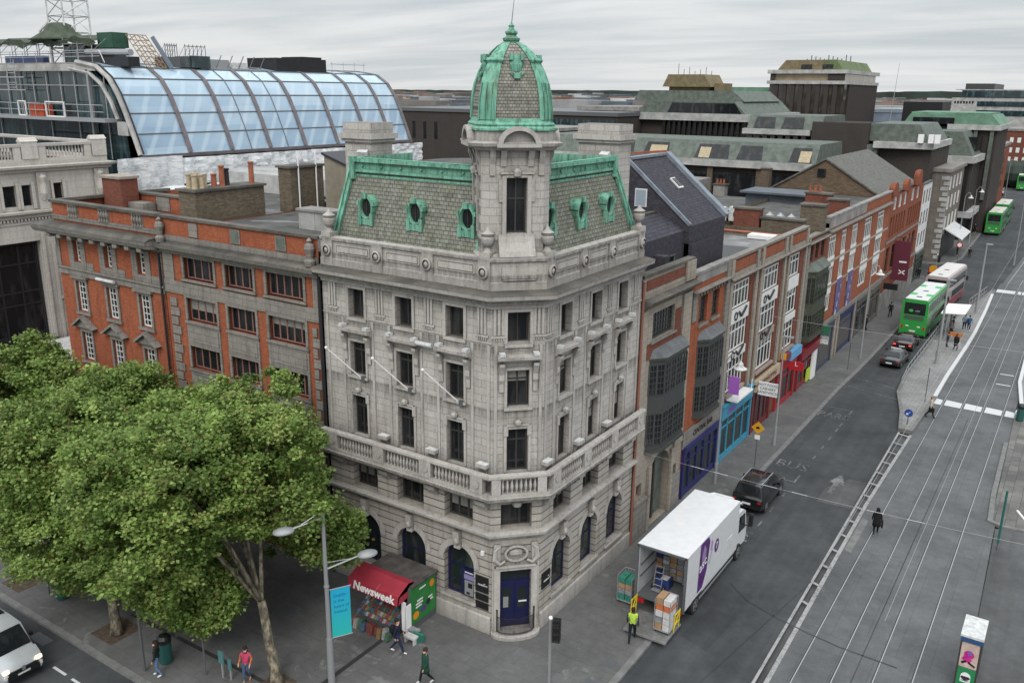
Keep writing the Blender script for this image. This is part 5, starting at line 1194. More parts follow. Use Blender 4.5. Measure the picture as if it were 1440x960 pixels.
# ---------------------------------------------------------------- roof-top works on the glass building
def roofworks():
 z = 25.75
 def lattice(mb, c, w, z0, z1, step, r=.05):
  cs = [(c[0] + sx * w / 2, c[1] + sy * w / 2) for sx, sy in ((-1, -1), (1, -1), (1, 1), (-1, 1))]
  for x, y in cs: mb.tube((x, y, z0), (x, y, z1), r * 1.6, n=5)
  n = int((z1 - z0) / step)
  for k in range(n):
   a, b = z0 + k * step, z0 + (k + 1) * step
   for j in range(4):
    p, q = cs[j], cs[(j + 1) % 4]
    mb.tube((*p, a), (*q, b), r, n=4); mb.tube((*p, b), (*q, b), r, n=4)
 T = thing('tower_crane', 'white lattice mast of a tower crane rising behind the store roof', 'crane', (-57, 16, z))
 m = MB(); m.mat(MAT['dirty_white']); lattice(m, (-56.6, 16), 2.3, z, z + 14, 1.3, .05); m.build('mast', T)
 m = MB(); m.mat(MAT['dirty_white']); m.path([(-57.7, 15, z + 3.6), (-58.6, 14.4, z + 2.6)], .1, 5); m.build('tie', T)
 t = MB(); t.mat(m_plain('green_tarpaulin', (.075, .095, .065), .8, 0, .5, 1.5))
 t.lathe([(2.6, 0), (2.2, .2), (1.3, .75), (1.0, 1.25), (.6, 1.4)], (-56.5, 15, z + 1.9), 12, 1.1, .9)
 n = 26
 for i in range(n):
  a, b = -66 + i * .64, -66 + (i + 1) * .64; f = lambda x: .15 * math.sin(x * 1.3) + .1 * math.sin(x * 3.1)
  t.poly([(a, 13.6, z + 1.9 + f(a)), (b, 13.6, z + 1.9 + f(b)), (b, 16.2, z + 2.2 + f(b) * .5), (a, 16.2, z + 2.2 + f(a) * .5)])
  t.poly([(a, 13.6, z + 1.9 + f(a)), (b, 13.6, z + 1.9 + f(b)), (b, 13.7, z + 1.45 + f(b + 1)), (a, 13.7, z + 1.45 + f(a + 1))])
 tag(t.build('tarpaulin', origin=(-67, 20, z), smooth=True), 'dark green tarpaulin draped over scaffolding round the crane foot', 'tarpaulin')
 s = MB(); s.mat(MAT['steel'])
 for x in range(-66, -49, 2):
  for y in (13.7, 16.1): s.tube((x, y, z), (x, y, z + 2.0), .04, n=4)
  s.tube((x, 13.7, z + .9), (x + 2, 13.7, z + 1.8), .03, n=4)
 for zz in (.8, 1.5): s.tube((-66, 13.7, z + zz), (-49.5, 13.7, z + zz), .035, n=4)
 tag(s.build('scaffolding', origin=(-67, 20, z)), 'grey tube scaffolding under the green tarpaulin', 'scaffolding')
 s = MB(); s.mat(MAT['steel'])
 for x in range(-66, -46, 2): s.tube((x, 12.4, z), (x, 12.4, z + .9), .025, n=4)
 for zz in (.45, .9): s.tube((-66, 12.4, z + zz), (-47, 12.4, z + zz), .025, n=4)
 tag(s.build('roof_guardrail', origin=(-62, 14, z)), 'thin steel guardrail along the front edge of the glass building roof', 'railing')
 b = MB(); b.mat(m_paint('blue_tank', (.03, .05, .12), .5)); b.box(-62, -56, 13, 13.5, z, z + .6); tag(b.build('blue_container', origin=(-64, 16, z)), 'long low blue container on the left part of the glass building roof', 'container')
 b = MB(); b.mat(MAT['glass_teal']); b.box(-54.5, -51.4, 14, 16, z, z + 1.5); tag(b.build('glass_kiosk', origin=(-56, 18.7, z)), 'green tinted glass box standing on the roof beside the tarpaulin', 'roof kiosk')
 b = MB(); b.mat(m_plain('green_cladding', (.03, .085, .055), .6, 0, .3, 2)); b.box(-49.6, -47.6, 14, 15.4, z + 1.15, z + 2.3); b.mat(MAT['steel_dark']); b.box(-49.4, -47.8, 14.2, 15.2, z, z + 1.15); tag(b.build('plant_tank', origin=(-51.8, 19.6, z)), 'dark green square tank raised on a plinth on the glass roof', 'tank')
 b = MB(); b.mat(MAT['black']); b.box(-51.5, -45.2, 13.6, 14.6, z - .3, z + .45); b.mat(MAT['steel']); b.tube((-51, 13.9, z + .85), (-45.2, 13.9, z + .75), .26, n=10); b.tube((-48, 13.4, z), (-48.6, 13.4, z + 1.0), .04, n=4); tag(b.build('air_duct', origin=(-49, 17.5, z)), 'shiny silver duct lying along a black roof plant box', 'duct')
 b = MB(); b.mat(m_plain('raw_timber', (.36, .24, .14), .8, 0, .3, 4))
 A, Bq = Vector((-46.2, 15.9, z - .3)), Vector((-47.6, 15.2, z + 2.2))
 for k in range(6):
  o = Vector((0, k * .36, 0)); b.bar(A + o, Bq + o, .05, .05)
 for k in range(7):
  p = A.lerp(Bq, k / 6); b.bar(p, p + Vector((0, 1.8, 0)), .06, .06)
  if k < 6: b.bar(p, A.lerp(Bq, (k + 1) / 6) + Vector((0, .9, 0)), .05, .05); b.bar(p + Vector((0, 1.8, 0)), A.lerp(Bq, (k + 1) / 6) + Vector((0, .9, 0)), .05, .05)
 tag(b.build('timber_frame', origin=(-47, 25, z)), 'leaning raw timber lattice frame standing on the glass roof', 'timber frame')
 b = MB(); b.mat(m_paint('grey_panel', (.16, .19, .23), .4)); b.bar(A + Vector((.2, 2.1, 0)), Bq + Vector((.4, 2.1, -.1)), .2, .3); tag(b.build('steel_panel', origin=(-47, 28, z)), 'grey steel panel leaning beside the timber lattice frame', 'panel')
 for k, (y, lab) in enumerate(((17.9, 'nearer rack of upright steel posts on the glass roof edge'), (19.8, 'farther rack of upright steel posts above a blue glass box'))):
  b = MB(); b.mat(MAT['steel_dark'])
  for j in range(6): b.tube((-46.5, y + j * (.22 if k == 0 else .4), z), (-46.5, y + j * (.22 if k == 0 else .4), z + 1.65), .035, n=4); b.tube((-48, y + j * (.22 if k == 0 else .4), z), (-46.5, y + j * (.22 if k == 0 else .4), z + 1.6), .02, n=4)
  b.tube((-46.5, y, z + 1.5), (-46.5, y + (1.1 if k == 0 else 2), z + 1.5), .03, n=4); b.box(-48, -46.4, y, y + (1.2 if k == 0 else 2.1), z - .2, z + (.6 if k == 0 else .7))
  if k: b.mat(MAT['glass_teal']); b.box(-46.39, -46.2, y + .3, y + 2.2, z - .2, z + .75)
  tag(b.build('post_rack', origin=(-47, y, z)), lab, 'steel rack')
 b = MB(); b.mat(MAT['steel']); b.box(-49.4, -46.6, 22.2, 28.2, z - .28, z - .15); b.box(-49, -47, 22.2, 24.6, z - .2, z + .55); b.mat(MAT['dirty_white']); b.box(-49.5, -46.8, 25, 26.4, z - .2, z + .35); b.mat(MAT['steel_dark'])
 for k in range(5): b.tube((-46.8, 23 + k * 1.2, z - .2), (-46.6, 23.5 + k * 1.2, z + .9), .04, n=4)
 tag(b.build('roof_plant', origin=(-48, 38, z)), 'grey metal plant boxes near the far end of the glass roof', 'roof plant')
 b = MB(); b.mat(m_plain('black_cladding', (.022, .022, .024), .6, 0, .3, 2)); b.box(-51, -47, 30, 36.4, z - .5, z + .95); b.box(-50, -47.2, 33.4, 36.0, z + .95, z + 1.15); tag(b.build('plant_room', origin=(-49, 46, z)), 'black boxy plant room at the far end of the glass roof', 'plant room')
 b = MB(); b.mat(MAT['steel'])
 for zz in (1.2, 1.9): b.tube((-47, 37, z + zz - 1.3), (-47, 42, z + zz - 1.3), .035, n=4)
 for y in (37.2, 38.8, 40.4, 41.8): b.tube((-47, y, z - .3), (-47, y, z + .8), .03, n=4)
 tag(b.build('antenna_rail', origin=(-45, 53, z - 2)), 'thin antenna rails beyond the black plant room', 'aerial')
 # gallery on the gable: red skip, ladders and boards
 b = MB(); b.mat(m_plain('red_skip', (.42, .075, .03), .7, 0, .4, 4)); b.box(-55.0, -53.0, 10.8, 11.6, 21.62, 22.5); b.mat(MAT['steel']); b.box(-55.1, -55.0, 10.75, 11.65, 21.6, 22.7); tag(b.build('red_crate', origin=(-54, 11.2, 21.6)), 'red metal crate standing on the gallery of the glass building', 'crate')
 b = MB(); b.mat(MAT['white']);
 for x0, x1 in ((-52.4, -49.8), (-56.5, -55.4)):
  for zz in (21.65, 22.75): b.bar((x0, 10.7, zz), (x1, 10.7, zz), .09)
  for x in (x0, x1): b.bar((x, 10.7, 21.62), (x, 10.7, 22.8), .09)
 tag(b.build('white_frame', origin=(-52, 10.7, 21.6)), 'white window frames leaning on the gallery beside the red crate', 'frames')
 b = MB(); b.mat(MAT['steel'])
 for x in (-58.5, -57.3): b.tube((x, 11.2, 23.6), (x, 11.2, 26.0), .045, n=4)
 for k in range(6): b.tube((-58.5, 11.2, 23.8 + k * .38), (-57.3, 11.2, 23.8 + k * .38), .03, n=4)
 for zz in (23.6, 24.6): b.tube((-64, 11.2, zz), (-56, 11.2, zz), .045, n=4)
 tag(b.build('ladder_frame', origin=(-60, 11.2, 23.6)), 'steel ladder and tube frame fixed across the glazed gable', 'ladder')
roofworks()
# ---------------------------------------------------------------- terrace along the right-hand street (u = y, out = +x)
def lettering(parent, txt, u, z, size, mat, v=.1, M=RF, sx=1.0):
 c = M @ Vector((u, v, z)); e = (M @ Vector((u + 1, v, z)) - c)
 text_mb(txt, size, plane_M(c, e, (0, 0, 1)), mat, .008, sx=sx).build('lettering', parent)
def shell(name, label, u0, u1, H, mat, holes, depth=11, roof='felt', cop='grey_stone', z0=0):
 B = thing(name, label, 'building', (-depth / 2, (u0 + u1) / 2, 0))
 w = MB(RF); w.mat(mat); wall(w, u0, u1, 0, H, holes, 0, .25)
 w.mat(MAT['brick_stock']); w.poly([(u0, 0, 0), (u0, -depth, 0), (u0, -depth, H - .4), (u0, 0, H - .4)]); w.poly([(u1, 0, 0), (u1, -depth, 0), (u1, -depth, H - .4), (u1, 0, H - .4)]); w.poly([(u0, -depth, 0), (u1, -depth, 0), (u1, -depth, H - .4), (u0, -depth, H - .4)])
 w.poly([(u0, -.35, H - 1), (u1, -.35, H - 1), (u1, -.35, H), (u0, -.35, H)])
 w.mat(MAT['black']); w.box(u0 + .1, u1 - .1, -depth + .2, -.5, .1, H - 1.3); w.build('wall', B)
 r = MB(RF); r.mat(MAT[roof]); r.box(u0, u1, -depth, -.36, H - 1.0, H - .75); r.build('flat_roof', B)
 if cop: c = MB(RF); c.mat(MAT[cop]); c.box(u0 - .02, u1 + .02, -.4, .1, H, H + .16); c.build('coping', B)
 return B
def ledge(B, u0, u1, z, d, mat, h=.3, name='cornice'):
 c = MB(RF); c.mat(MAT[mat]); c.prismx([(-.02, z - h), (d * .3, z - h), (d * .4, z - h * .5), (d * .9, z - h * .3), (d, z), (-.02, z + .08)], u0, u1); c.build(name, B)
def oriel(B, u0, u1, z0, z1, d, mat, rows, cut=.6, roofm='lead', cols=4, hip=.45, name='oriel_window'):
 """canted bay: body with grid glazing and a lead roof"""
 P = [(u0, 0), (u0 + cut, d), (u1 - cut, d), (u1, 0)]
 b = MB(RF); b.mat(mat); b.prism(P, z0, z1)
 b.prism([(u0 - .1, 0), (u0 + cut - .05, d + .12), (u1 - cut + .05, d + .12), (u1 + .1, 0)], z0 - .16, z0 - .002); b.prism([(u0 - .1, 0), (u0 + cut - .05, d + .12), (u1 - cut + .05, d + .12), (u1 + .1, 0)], z1 + .002, z1 + .15)
 b.mat(MAT[roofm])
 q = [(u0 - .12, 0, z1 + .15), (u0 + cut - .06, d + .15, z1 + .15), (u1 - cut + .06, d + .15, z1 + .15), (u1 + .12, 0, z1 + .15), (u0 + .3, 0, z1 + .15 + hip), (u1 - .3, 0, z1 + .15 + hip)]
 b.poly([q[0], q[1], q[4]]); b.poly([q[1], q[2], q[5], q[4]]); b.poly([q[2], q[3], q[5]])
 b.mat(mat)
 segs = list(zip(P[:-1], P[1:]))
 for (a, va), (c, vc) in segs:
  A = Vector((a, va, 0)); C = Vector((c, vc, 0)); n = Vector((-(vc - va), c - a, 0)).normalized() * .02
  k = cols if abs(vc - va) < .01 else 2
  for (lo, hi) in rows:
   for i in range(k * 2 + 1):
    p = A.lerp(C, i / (k * 2)) + n; b.bar(p + Vector((0, 0, lo)), p + Vector((0, 0, hi)), .03 if i % 2 else .1, .06, n)
   for t in range(6): zz = lo + (hi - lo) * t / 5; b.bar(A + n + Vector((0, 0, zz)), C + n + Vector((0, 0, zz)), .05, .035)
  b.bar(A + n * 2, C + n * 2, .02) if False else None
 o = b.build(name, B)
 g = MB(RF); g.mat(MAT['glass'])
 for (a, va), (c, vc) in segs:
  n = Vector((-(vc - va), c - a, 0)).normalized() * .012
  for lo, hi in rows: g.poly([(a + n.x, va + n.y, lo), (c + n.x, vc + n.y, lo), (c + n.x, vc + n.y, hi), (a + n.x, va + n.y, hi)])
 g.build('pane', o); return o
def shop(B, u0, u1, z1, col, text=None, tcol='white', split=3, tz=.35, fas=.75, shutter=False, ts=.4, tx=None, out=.22):
 fm = m_paint('shopfront_paint', col, .35); s = MB(RF); s.mat(fm)
 s.box(u0, u1, -.05, out, z1 - fas, z1); s.box(u0, u1, -.05, out + .1, z1, z1 + .08)
 for u in (u0, u1 - .22): s.box(u, u + .22, -.05, .16, 0, z1 - fas)
 s.box(u0 + .22, u1 - .22, -.05, .08, 0, .45); s.box(u0 + .22, u1 - .22, -.05, .1, z1 - fas - .7, z1 - fas - .6)
 for k in range(1, split): u = u0 + (u1 - u0) * k / split; s.box(u - .06, u + .06, -.05, .1, .45, z1 - fas)
 o = s.build('shopfront', B)
 g = MB(RF); g.mat(m_plain('roller_shutter', (.20, .20, .195), .5, .2, .3, 1) if shutter else MAT['glass_shop']);
 if shutter:
  n = 18
  for k in range(n): a = (z1 - fas) * k / n; b_ = (z1 - fas) * (k + 1) / n; g.poly([(u0 + .22, .02, a), (u1 - .22, .02, a), (u1 - .22, .05, b_), (u0 + .22, .05, b_)])
 else: g.poly([(u0 + .2, .03, .4), (u1 - .2, .03, .4), (u1 - .2, .03, z1 - fas), (u0 + .2, .03, z1 - fas)])
 g.build('roller_shutter' if shutter else 'shop_window', o)
 if text: lettering(o, text, tx or (u0 + u1) / 2, z1 - fas / 2 - .02, ts, MAT[tcol] if isinstance(tcol, str) else m_paint('sign_letter', tcol), out + .01)
 return o
def terrace():
 GS, SS = MAT['grey_stone'], MAT['sand_stone']
 FW, FG = MAT['frame_white'], MAT['frame_grey']
 # 1 stone-faced building with lead oriel over an arch
 B = shell('oriel_building', 'buff stone and brick building with large lead grey oriel over a dark archway', 11.05, 17.75, 14.95, SS, [(13.25, 16.0, .05, 4.3, .8, .5), (12.55, 15.4, 11.35, 12.85), (11.6, 12.25, 2.5, 3.3), (16.5, 17.1, .3, 2.7), (11.7, 12.4, .1, 1.9)], cop='stone_dark')
 s = MB(RF); s.mat(MAT['brick_deep']); s.box(11.9, 16.6, -.02, .03, 10.4, 11.25); s.box(15.5, 16.3, -.02, .03, 11.25, 12.5); s.box(11.5, 16.9, -.02, .04, 14.25, 14.75); s.mat(GS); s.box(12.3, 15.6, -.02, .12, 11.2, 11.32)
 s.mat(SS); s.box(16.4, 17.6, -.02, .12, 4, 13.2); s.box(11.1, 11.75, -.02, .08, 4, 13.2); s.box(16.5, 17.75, -.02, .16, 13.9, 15.0); s.box(11.05, 17.75, -.02, .05, 13.75, 14.2)
 s.box(12.9, 13.25, -.02, .15, 0, 4.0); s.box(16.0, 16.3, -.02, .15, 0, 4.0); s.mat(MAT['granite']); s.box(11.1, 12.9, -.02, .1, 0, 2.1); s.box(16.3, 17.6, -.02, .1, 0, 2.1); s.mat(GS); s.box(11.1, 13.2, -.02, .16, 2.1, 2.3)
 s.build('stone_dressing', B); ledge(B, 11.05, 17.75, 13.75, .6, 'stone_dark', .45)
 window(B, RF, 12.57, 15.38, 11.37, 12.83, -.15, FG, 'glass', 8, (.2, .4, .6, .8), .03, .08)
 oriel(B, 12.4, 17.0, 5.1, 10.25, .55, FG, [(5.4, 7.2), (8.3, 10.0)], .8)
 g = MB(RF); g.mat(MAT['copper_dull']); g.poly([(13.2, -.45, 0), (16.05, -.45, 0), (16.05, -.45, 4.3), (13.2, -.45, 4.3)]); g.mat(MAT['frame_dark']); g.box(14.5, 14.7, -.44, -.3, 0, 4.2); g.build('arch_door', B)
 for a, b, c, d in ((11.6, 12.25, 2.5, 3.3), (16.5, 17.1, .3, 2.7), (11.7, 12.4, .1, 1.9)): window(B, RF, a, b, c, d, -.18, MAT['frame_brown'], 'glass', 2, (), .05, .06)
 # 2 red brick with tall oriel and navy shop
 B = shell('oriel_building', 'narrow red brick building with tall oriel above a navy shopfront', 17.78, 23.85, 13.95, MAT['brick_red'], [(19.05, 20.35, 10.8, 12.5), (21.1, 22.3, 10.8, 12.5)], cop='conc')
 s = MB(RF); s.mat(GS); s.box(17.85, 18.5, -.02, .1, 11.2, 12.8); s.box(23.2, 23.85, -.02, .12, 4.2, 14.0); s.box(17.78, 23.85, -.02, .1, 3.3, 4.35); s.mat(MAT['conc']); s.box(18.3, 23.2, -.36, .05, 13.4, 14.1); s.mat(GS); s.box(18.95, 20.45, -.02, .12, 10.65, 10.8); s.box(21.0, 22.4, -.02, .12, 10.65, 10.8)
 for k in range(12): s.box(18.0 + k * .47, 18.2 + k * .47, -.02, .12, 12.6, 12.75)
 s.build('stone_dressing', B); ledge(B, 17.78, 23.85, 12.95, .35, 'grey_stone', .2)
 for a, b in ((19.05, 20.35), (21.1, 22.3)): window(B, RF, a + .02, b - .02, 10.82, 12.48, -.15, FG, 'glass', 3, (.25, .5, .75), .03, .06)
 oriel(B, 19.2, 23.0, 5.0, 9.7, .45, MAT['frame_grey'], [(5.3, 6.9), (7.5, 9.4)], .7, cols=3)
 o = shop(B, 17.9, 23.7, 3.3, (.02, .024, .12), None, split=5, fas=.35); lettering(B, 'CENTRAL BAR', 20.9, 3.85, .5, MAT['iron'], .12)
 # 3 three-bay block with white casements, blue and red shops
 hs = ((24.75, 28.1), (30.7, 34.5), (37.15, 39.85)); zz = ((4.75, 7.0), (7.55, 9.55), (10.5, 12.25))
 B = shell('terrace_building', 'three bay brick and stone block with white casements and bow ornaments', 23.9, 41.45, 13.9, MAT['brick_deep'], [(a, b, z0, z1) for a, b in hs for z0, z1 in zz], depth=9)
 s = MB(RF); s.mat(SS)
 for u in (23.95, 28.9, 30.0, 35.3, 36.3, 40.9): s.box(u, u + .5, -.02, .14, 4.2, 13.9)
 s.box(23.9, 41.45, -.02, .06, 12.66, 13.0); s.mat(MAT['brick_orange'])
 for a, b in ((24.6, 28.7), (30.6, 35.1), (36.9, 40.8)): s.box(a, b, -.02, .03, 13.05, 13.75)
 s.mat(FW)
 for j, (a, b) in enumerate(hs):
  for z0, z1 in ((7.0, 7.55), (9.55, 10.5)):
   s.mat(FW if j != 1 or z0 > 8 else SS); s.box(a, b, -.05, .06, z0, z1)
 s.mat(SS)
 for a, b in hs: s.box(a - .1, b + .1, -.02, .2, 4.55, 4.74)
 s.build('stone_dressing', B)
 o = MB(RF); o.mat(MAT['iron'])
 for j, (a, b) in enumerate(hs[:2]):
  for zc in (7.3, 10.0):
   n = 12; rr = .26
   for k in range(n): o.bar((a + .8 + rr * math.cos(6.283 * k / n), .09, zc + rr * math.sin(6.283 * k / n)), (a + .8 + rr * math.cos(6.283 * (k + 1) / n), .09, zc + rr * math.sin(6.283 * (k + 1) / n)), .07)
   o.path([(a + 1.3, .1, zc + .2), (a + 1.8, .1, zc - .15), (a + 2.2, .1, zc + .05), (a + 2.7, .1, zc + .35)], .09, 5)
 o.build('ornament', B); ledge(B, 23.9, 41.45, 12.66, .35, 'grey_stone', .25)
 for a, b in hs:
  for z0, z1 in zz: window(B, RF, a + .02, b - .02, z0 + .02, z1 - .02, -.08, FW, 'glass', 5 if b - a > 3 else 3, (.68,), .09, .12)
 shop(B, 24.1, 30.3, 4.05, (.05, .28, .42), 'moss', (.35, .05, .45), 4, fas=.95, ts=.75, tx=25.9)
 b = MB(RF); b.mat(MAT['paint_white'] if False else MAT['white']); b.box(25.0, 28.2, .05, .85, 4.3, 4.42)
 for k in range(2): b.tube((25.2 + k * 2.7, .8, 4.3), (25.2 + k * 2.7, .8, 5.2), .03, n=4)
 b.build('balcony_ledge', B)
 shop(B, 30.6, 34.9, 3.75, (.16, .02, .025), "PJ's  BAR", (.12, .09, .05), 4, fas=.1, ts=.1)
 f = MB(RF); f.mat(MAT['buff']); f.box(30.6, 36.3, -.05, .32, 3.3, 4.1); fb = f.build('fascia', B); lettering(fb, 'SANDWICH BAR', 33.4, 3.7, .52, MAT['frame_brown'], .34)
 shop(B, 36.4, 41.2, 4.0, (.33, .022, .028), None, 'white', 3, fas=.9, ts=.6)
 s = MB(RF); s.mat(m_paint('sky_blue_sign', (.12, .35, .60), .4)); s.box(38.5, 41.4, .0, .5, 3.7, 4.4); s.mat(m_paint('maroon_sign', (.20, .03, .06), .4)); s.box(36.6, 38.5, 0, .45, 4.0, 4.5); s.build('awning', B)
 # 4 narrow bronze-oriel house
 B = shell('oriel_building', 'narrow brick house with dark bronze two storey oriel and red shop fascia', 41.5, 47.95, 12.9, MAT['brick_deep'], [(42.6, 43.6, 10.9, 12.4), (44.3, 45.3, 10.9, 12.4), (46.0, 47.0, 10.9, 12.4)], depth=9)
 s = MB(RF); s.mat(GS); s.box(41.5, 42.2, -.02, .15, 4, 12.9); s.build('pilaster', B); ledge(B, 41.5, 47.95, 12.55, .35, 'grey_stone', .22)
 for a in (42.6, 44.3, 46.0): window(B, RF, a + .02, a + .98, 10.92, 12.38, -.12, MAT['frame_dark'], 'glass', 2, (.5,), .06, .06)
 oriel(B, 42.6, 47.6, 4.4, 10.0, .55, m_plain('bronze_green', (.07, .075, .055), .6, .2, .4, 2), [(4.7, 6.5), (7.5, 9.6)], .5, 'copper_dull', 4, .6)
 shop(B, 42.2, 47.6, 3.5, (.22, .02, .03), None, split=3, fas=.8, out=.4)
 s = MB(RF); s.mat(MAT['white']); s.box(46.3, 47.5, .12, .3, 0, 2.9); s.mat(m_paint('lime_poster', (.45, .55, .05), .5)); s.box(45.0, 46.2, .12, .2, .1, 1.2); s.build('display_board', B)
 # 5 long orange brick range with white window strips
 st = ((48.6, 51.1), (53.1, 54.9), (57.0, 59.4), (62.2, 65.5), (68.2, 71.5))
 B = shell('terrace_building', 'long orange brick range with tall white window strips and purple banners', 48.0, 74.2, 13.85, MAT['brick_orange'], [(a, b, 5.3, 12.2) for a, b in st], depth=10, cop='conc')
 s = MB(RF); s.mat(MAT['conc']); s.box(48, 62, -.36, .06, 12.95, 13.86); s.mat(GS); s.box(48, 74.2, -.02, .18, 4.0, 4.4); s.mat(SS)
 for z in (7.5, 9.8): s.box(48, 74.2, -.02, .05, z, z + .22)
 s.build('stone_dressing', B); ledge(B, 48, 74.2, 12.75, .4, 'grey_stone', .3)
 for a, b in st:
  window(B, RF, a + .02, b - .02, 5.32, 12.18, -.06, FW, 'glass', 4 if b - a > 2 else 3, (.2, .66, .92), .1, .14)
  p = MB(RF); p.mat(FW)
  for z in (6.9, 9.35): p.box(a + .1, b - .1, -.06, .02, z, z + .95)
  p.build('spandrel', B)
 bm_ = m_plain('purple_banner', (.14, .12, .27), .7, 0, .5, 1.2)
 for u in (52.9, 57.2):
  b = MB(RF); b.mat(bm_); b.box(u, u + 1.9, .05, .09, 3.9, 7.7); b.mat(MAT['white'])
  for k in range(4): b.poly([(u + .3 + k * .4, .095, 4.3 + k * .8), (u + .55 + k * .3, .095, 4.2 + k * .8), (u + .7 + k * .3, .095, 4.7 + k * .8), (u + .5 + k * .3, .095, 4.9 + k * .7)])
  b.build('banner', B)
 shop(B, 48.2, 53.2, 3.95, (.05, .06, .10), None, split=1, shutter=True, fas=.5); shop(B, 55.2, 61.0, 3.95, (.03, .035, .10), None, split=1, shutter=True, fas=.6); shop(B, 62.5, 67.5, 3.9, (.10, .10, .095), None, split=2, fas=.6); shop(B, 68.5, 73.8, 3.9, (.14, .13, .11), None, split=2, fas=.6)
 s = MB(RF); s.mat(SS)
 for u in (53.4, 54.6, 61.3, 67.8): s.box(u, u + .55, -.02, .2, 0, 4.0)
 s.build('pier', B)
 # 6 gabled brick pair
 MAT['brick_dr'] = m_brick('red_orange_brick', (.30, .09, .048), (.235, .065, .036), (.22, .12, .09), soot=.55)
 wd = [(75.4 + k * 1.55, 76.3 + k * 1.55, 8.6, 10.9) for k in range(6)] + [(86.0 + k * 1.5, 86.9 + k * 1.5, 8.6, 10.9) for k in range(6)]
 up = [(76.2, 78, 11.6, 13.1), (79.2, 81, 11.6, 13.1), (82.2, 84, 11.6, 13.1), (87, 89, 11.6, 13.1), (90.5, 92.5, 11.6, 13.1)]
 lo = [(75.2 + k * 3.2, 77.2 + k * 3.2, 4.6, 7.4) for k in range(6)]
 B = shell('gabled_building', 'red brick hall with curved gables and rows of narrow dark windows', 74.25, 95.2, 13.3, MAT['brick_dr'], wd + up + lo, depth=7, cop=None)
 for a, b, c, d in wd: window(B, RF, a, b, c, d, -.15, MAT['frame_dark'], 'glass', 1, (), .05, .05)
 for a, b, c, d in up: window(B, RF, a, b, c, d, -.1, MAT['frame_white'], 'glass', 3, (), .1, .1)
 for a, b, c, d in lo: window(B, RF, a, b, c, d, -.15, MAT['frame_dark'], 'glass', 2, (.6,), .06, .06)
 g = MB(RF); g.mat(MAT['brick_dr'])
 for u, h in ((75.5, 1.2), (83.6, .9), (90.6, 2.0)):
  n = 10; r = 1.15; pts = [(u - r, 13.3)] + [(u - r * math.cos(math.pi * k / n), 13.3 + h * .5 + r * .7 * math.sin(math.pi * k / n)) for k in range(n + 1)] + [(u + r, 13.3)]
  g.prismy(pts, -.4, .1); g.prismy([(a * 1.0 + (a - u) * .1, z + .08) for a, z in pts], -.2, .22) if h > 1 else None
 g.mat(GS); g.box(74.25, 95.2, -.02, .1, 8.0, 8.25); g.box(74.25, 95.2, -.02, .15, 4.0, 4.3); g.mat(MAT['conc']); g.box(74.25, 95.2, -.02, .12, 0, 2.3); g.build('gable', B)
 b = MB(RF); b.mat(m_paint('maroon_banner', (.11, .016, .034), .6)); b.box(79.6, 79.7, .1, 1.9, 3.2, 7.8); b.mat(MAT['white']); b.obox((79.58, 1.2, 4.2), (.02, .8, .12), 0, .6); b.obox((79.58, 1.2, 4.2), (.02, .8, .12), 0, -.6); b.box(79.55, 79.59, .8, 1.6, 5.3, 5.5); b.mat(MAT['iron']); b.tube((79.65, 0, 8.2), (79.65, 2.3, 8.2), .04, n=4); b.build('banner', B)
 # 7 white corner house
 B = shell('corner_house', 'white painted corner house with black framed windows at the side street', 95.25, 102.2, 12.9, m_plain('white_stucco', (.66, .66, .65), .8, 0, .2, 1), [(a, a + 1.3, z, z + 1.9) for a in (96.1, 98.3, 100.4) for z in (4.6, 7.4, 10.2)], depth=12, cop='felt')
 for a in (96.1, 98.3, 100.4):
  for z in (4.6, 7.4, 10.2): window(B, RF, a, a + 1.3, z, z + 1.9, -.1, MAT['black'], 'glass', 2, (.5,), .08, .1)
 shop(B, 95.5, 102.0, 3.8, (.05, .06, .05), None, split=4, fas=.7)
 # beyond the side street
 B = thing('stone_house', 'tall grey stone corner building with pale quoins and vertical white lettering', 'building', (-5, 120, 0))
 w = MB(); w.mat(m_stone('brown_rubble', (.20, .18, .15), (.16, .14, .12), (.1, .09, .08), .7, .3)); w.box(-11, .4, 114.5, 131, 0, 13.2); w.mat(MAT['conc_white'])
 for k in range(16): w.box(-.2 - (.35 if k % 2 else 0), .46, 114.44, 114.6 + (.5 if k % 2 else .9), .4 + k * .78, .95 + k * .78)
 w.mat(GS); w.box(-11.1, .7, 114.3, 131.2, 13.2, 13.7); w.box(-6, -2.8, 116, 118, 13.7, 16.0); w.box(-9, -8.2, 116, 118, 13.7, 15.5); w.mat(MAT['buff']);
 for k in range(5): w.lathe([(.2, 16.0), (.16, 16.6), (.2, 16.8)], (-5.6 + k * .6, 117, 0), 6)
 wl = w.build('wall', B)
 for k, y in enumerate((116.2, 119.8, 123.4, 127)):
  for z in (4.6, 7.6, 10.5): window(B, RF, y, y + 1.2, z, z + 1.9, .46, MAT['frame_white'], 'glass', 2, (.5,), .08, .1)
 for k, ch in enumerate('PALACES'): text_mb(ch, 1.5, plane_M((-3.2, 114.46, 12.2 - k * 1.25), (1, 0, 0), (0, 0, 1)), MAT['conc_white'], .02).build('lettering', wl)
 p = MB(); p.mat(m_paint('yellow_sign', (.5, .42, .05), .5)); p.box(-3.6, -2.6, 114.36, 114.4, 2.2, 4.2); p.build('sign', B)
 c = MB(RF); c.mat(MAT['dirty_white']); c.prismx([(.4, 4.6), (.4, 4.4), (3.0, 3.0), (3.0, 3.12)], 118, 128); c.mat(MAT['black']); c.box(116, 131, .35, .5, .2, 3.8); c.build('canopy', B)
 B = thing('office_block', 'dark bronze office block with green mansard roof along the far street', 'building', (-8, 152, 0))
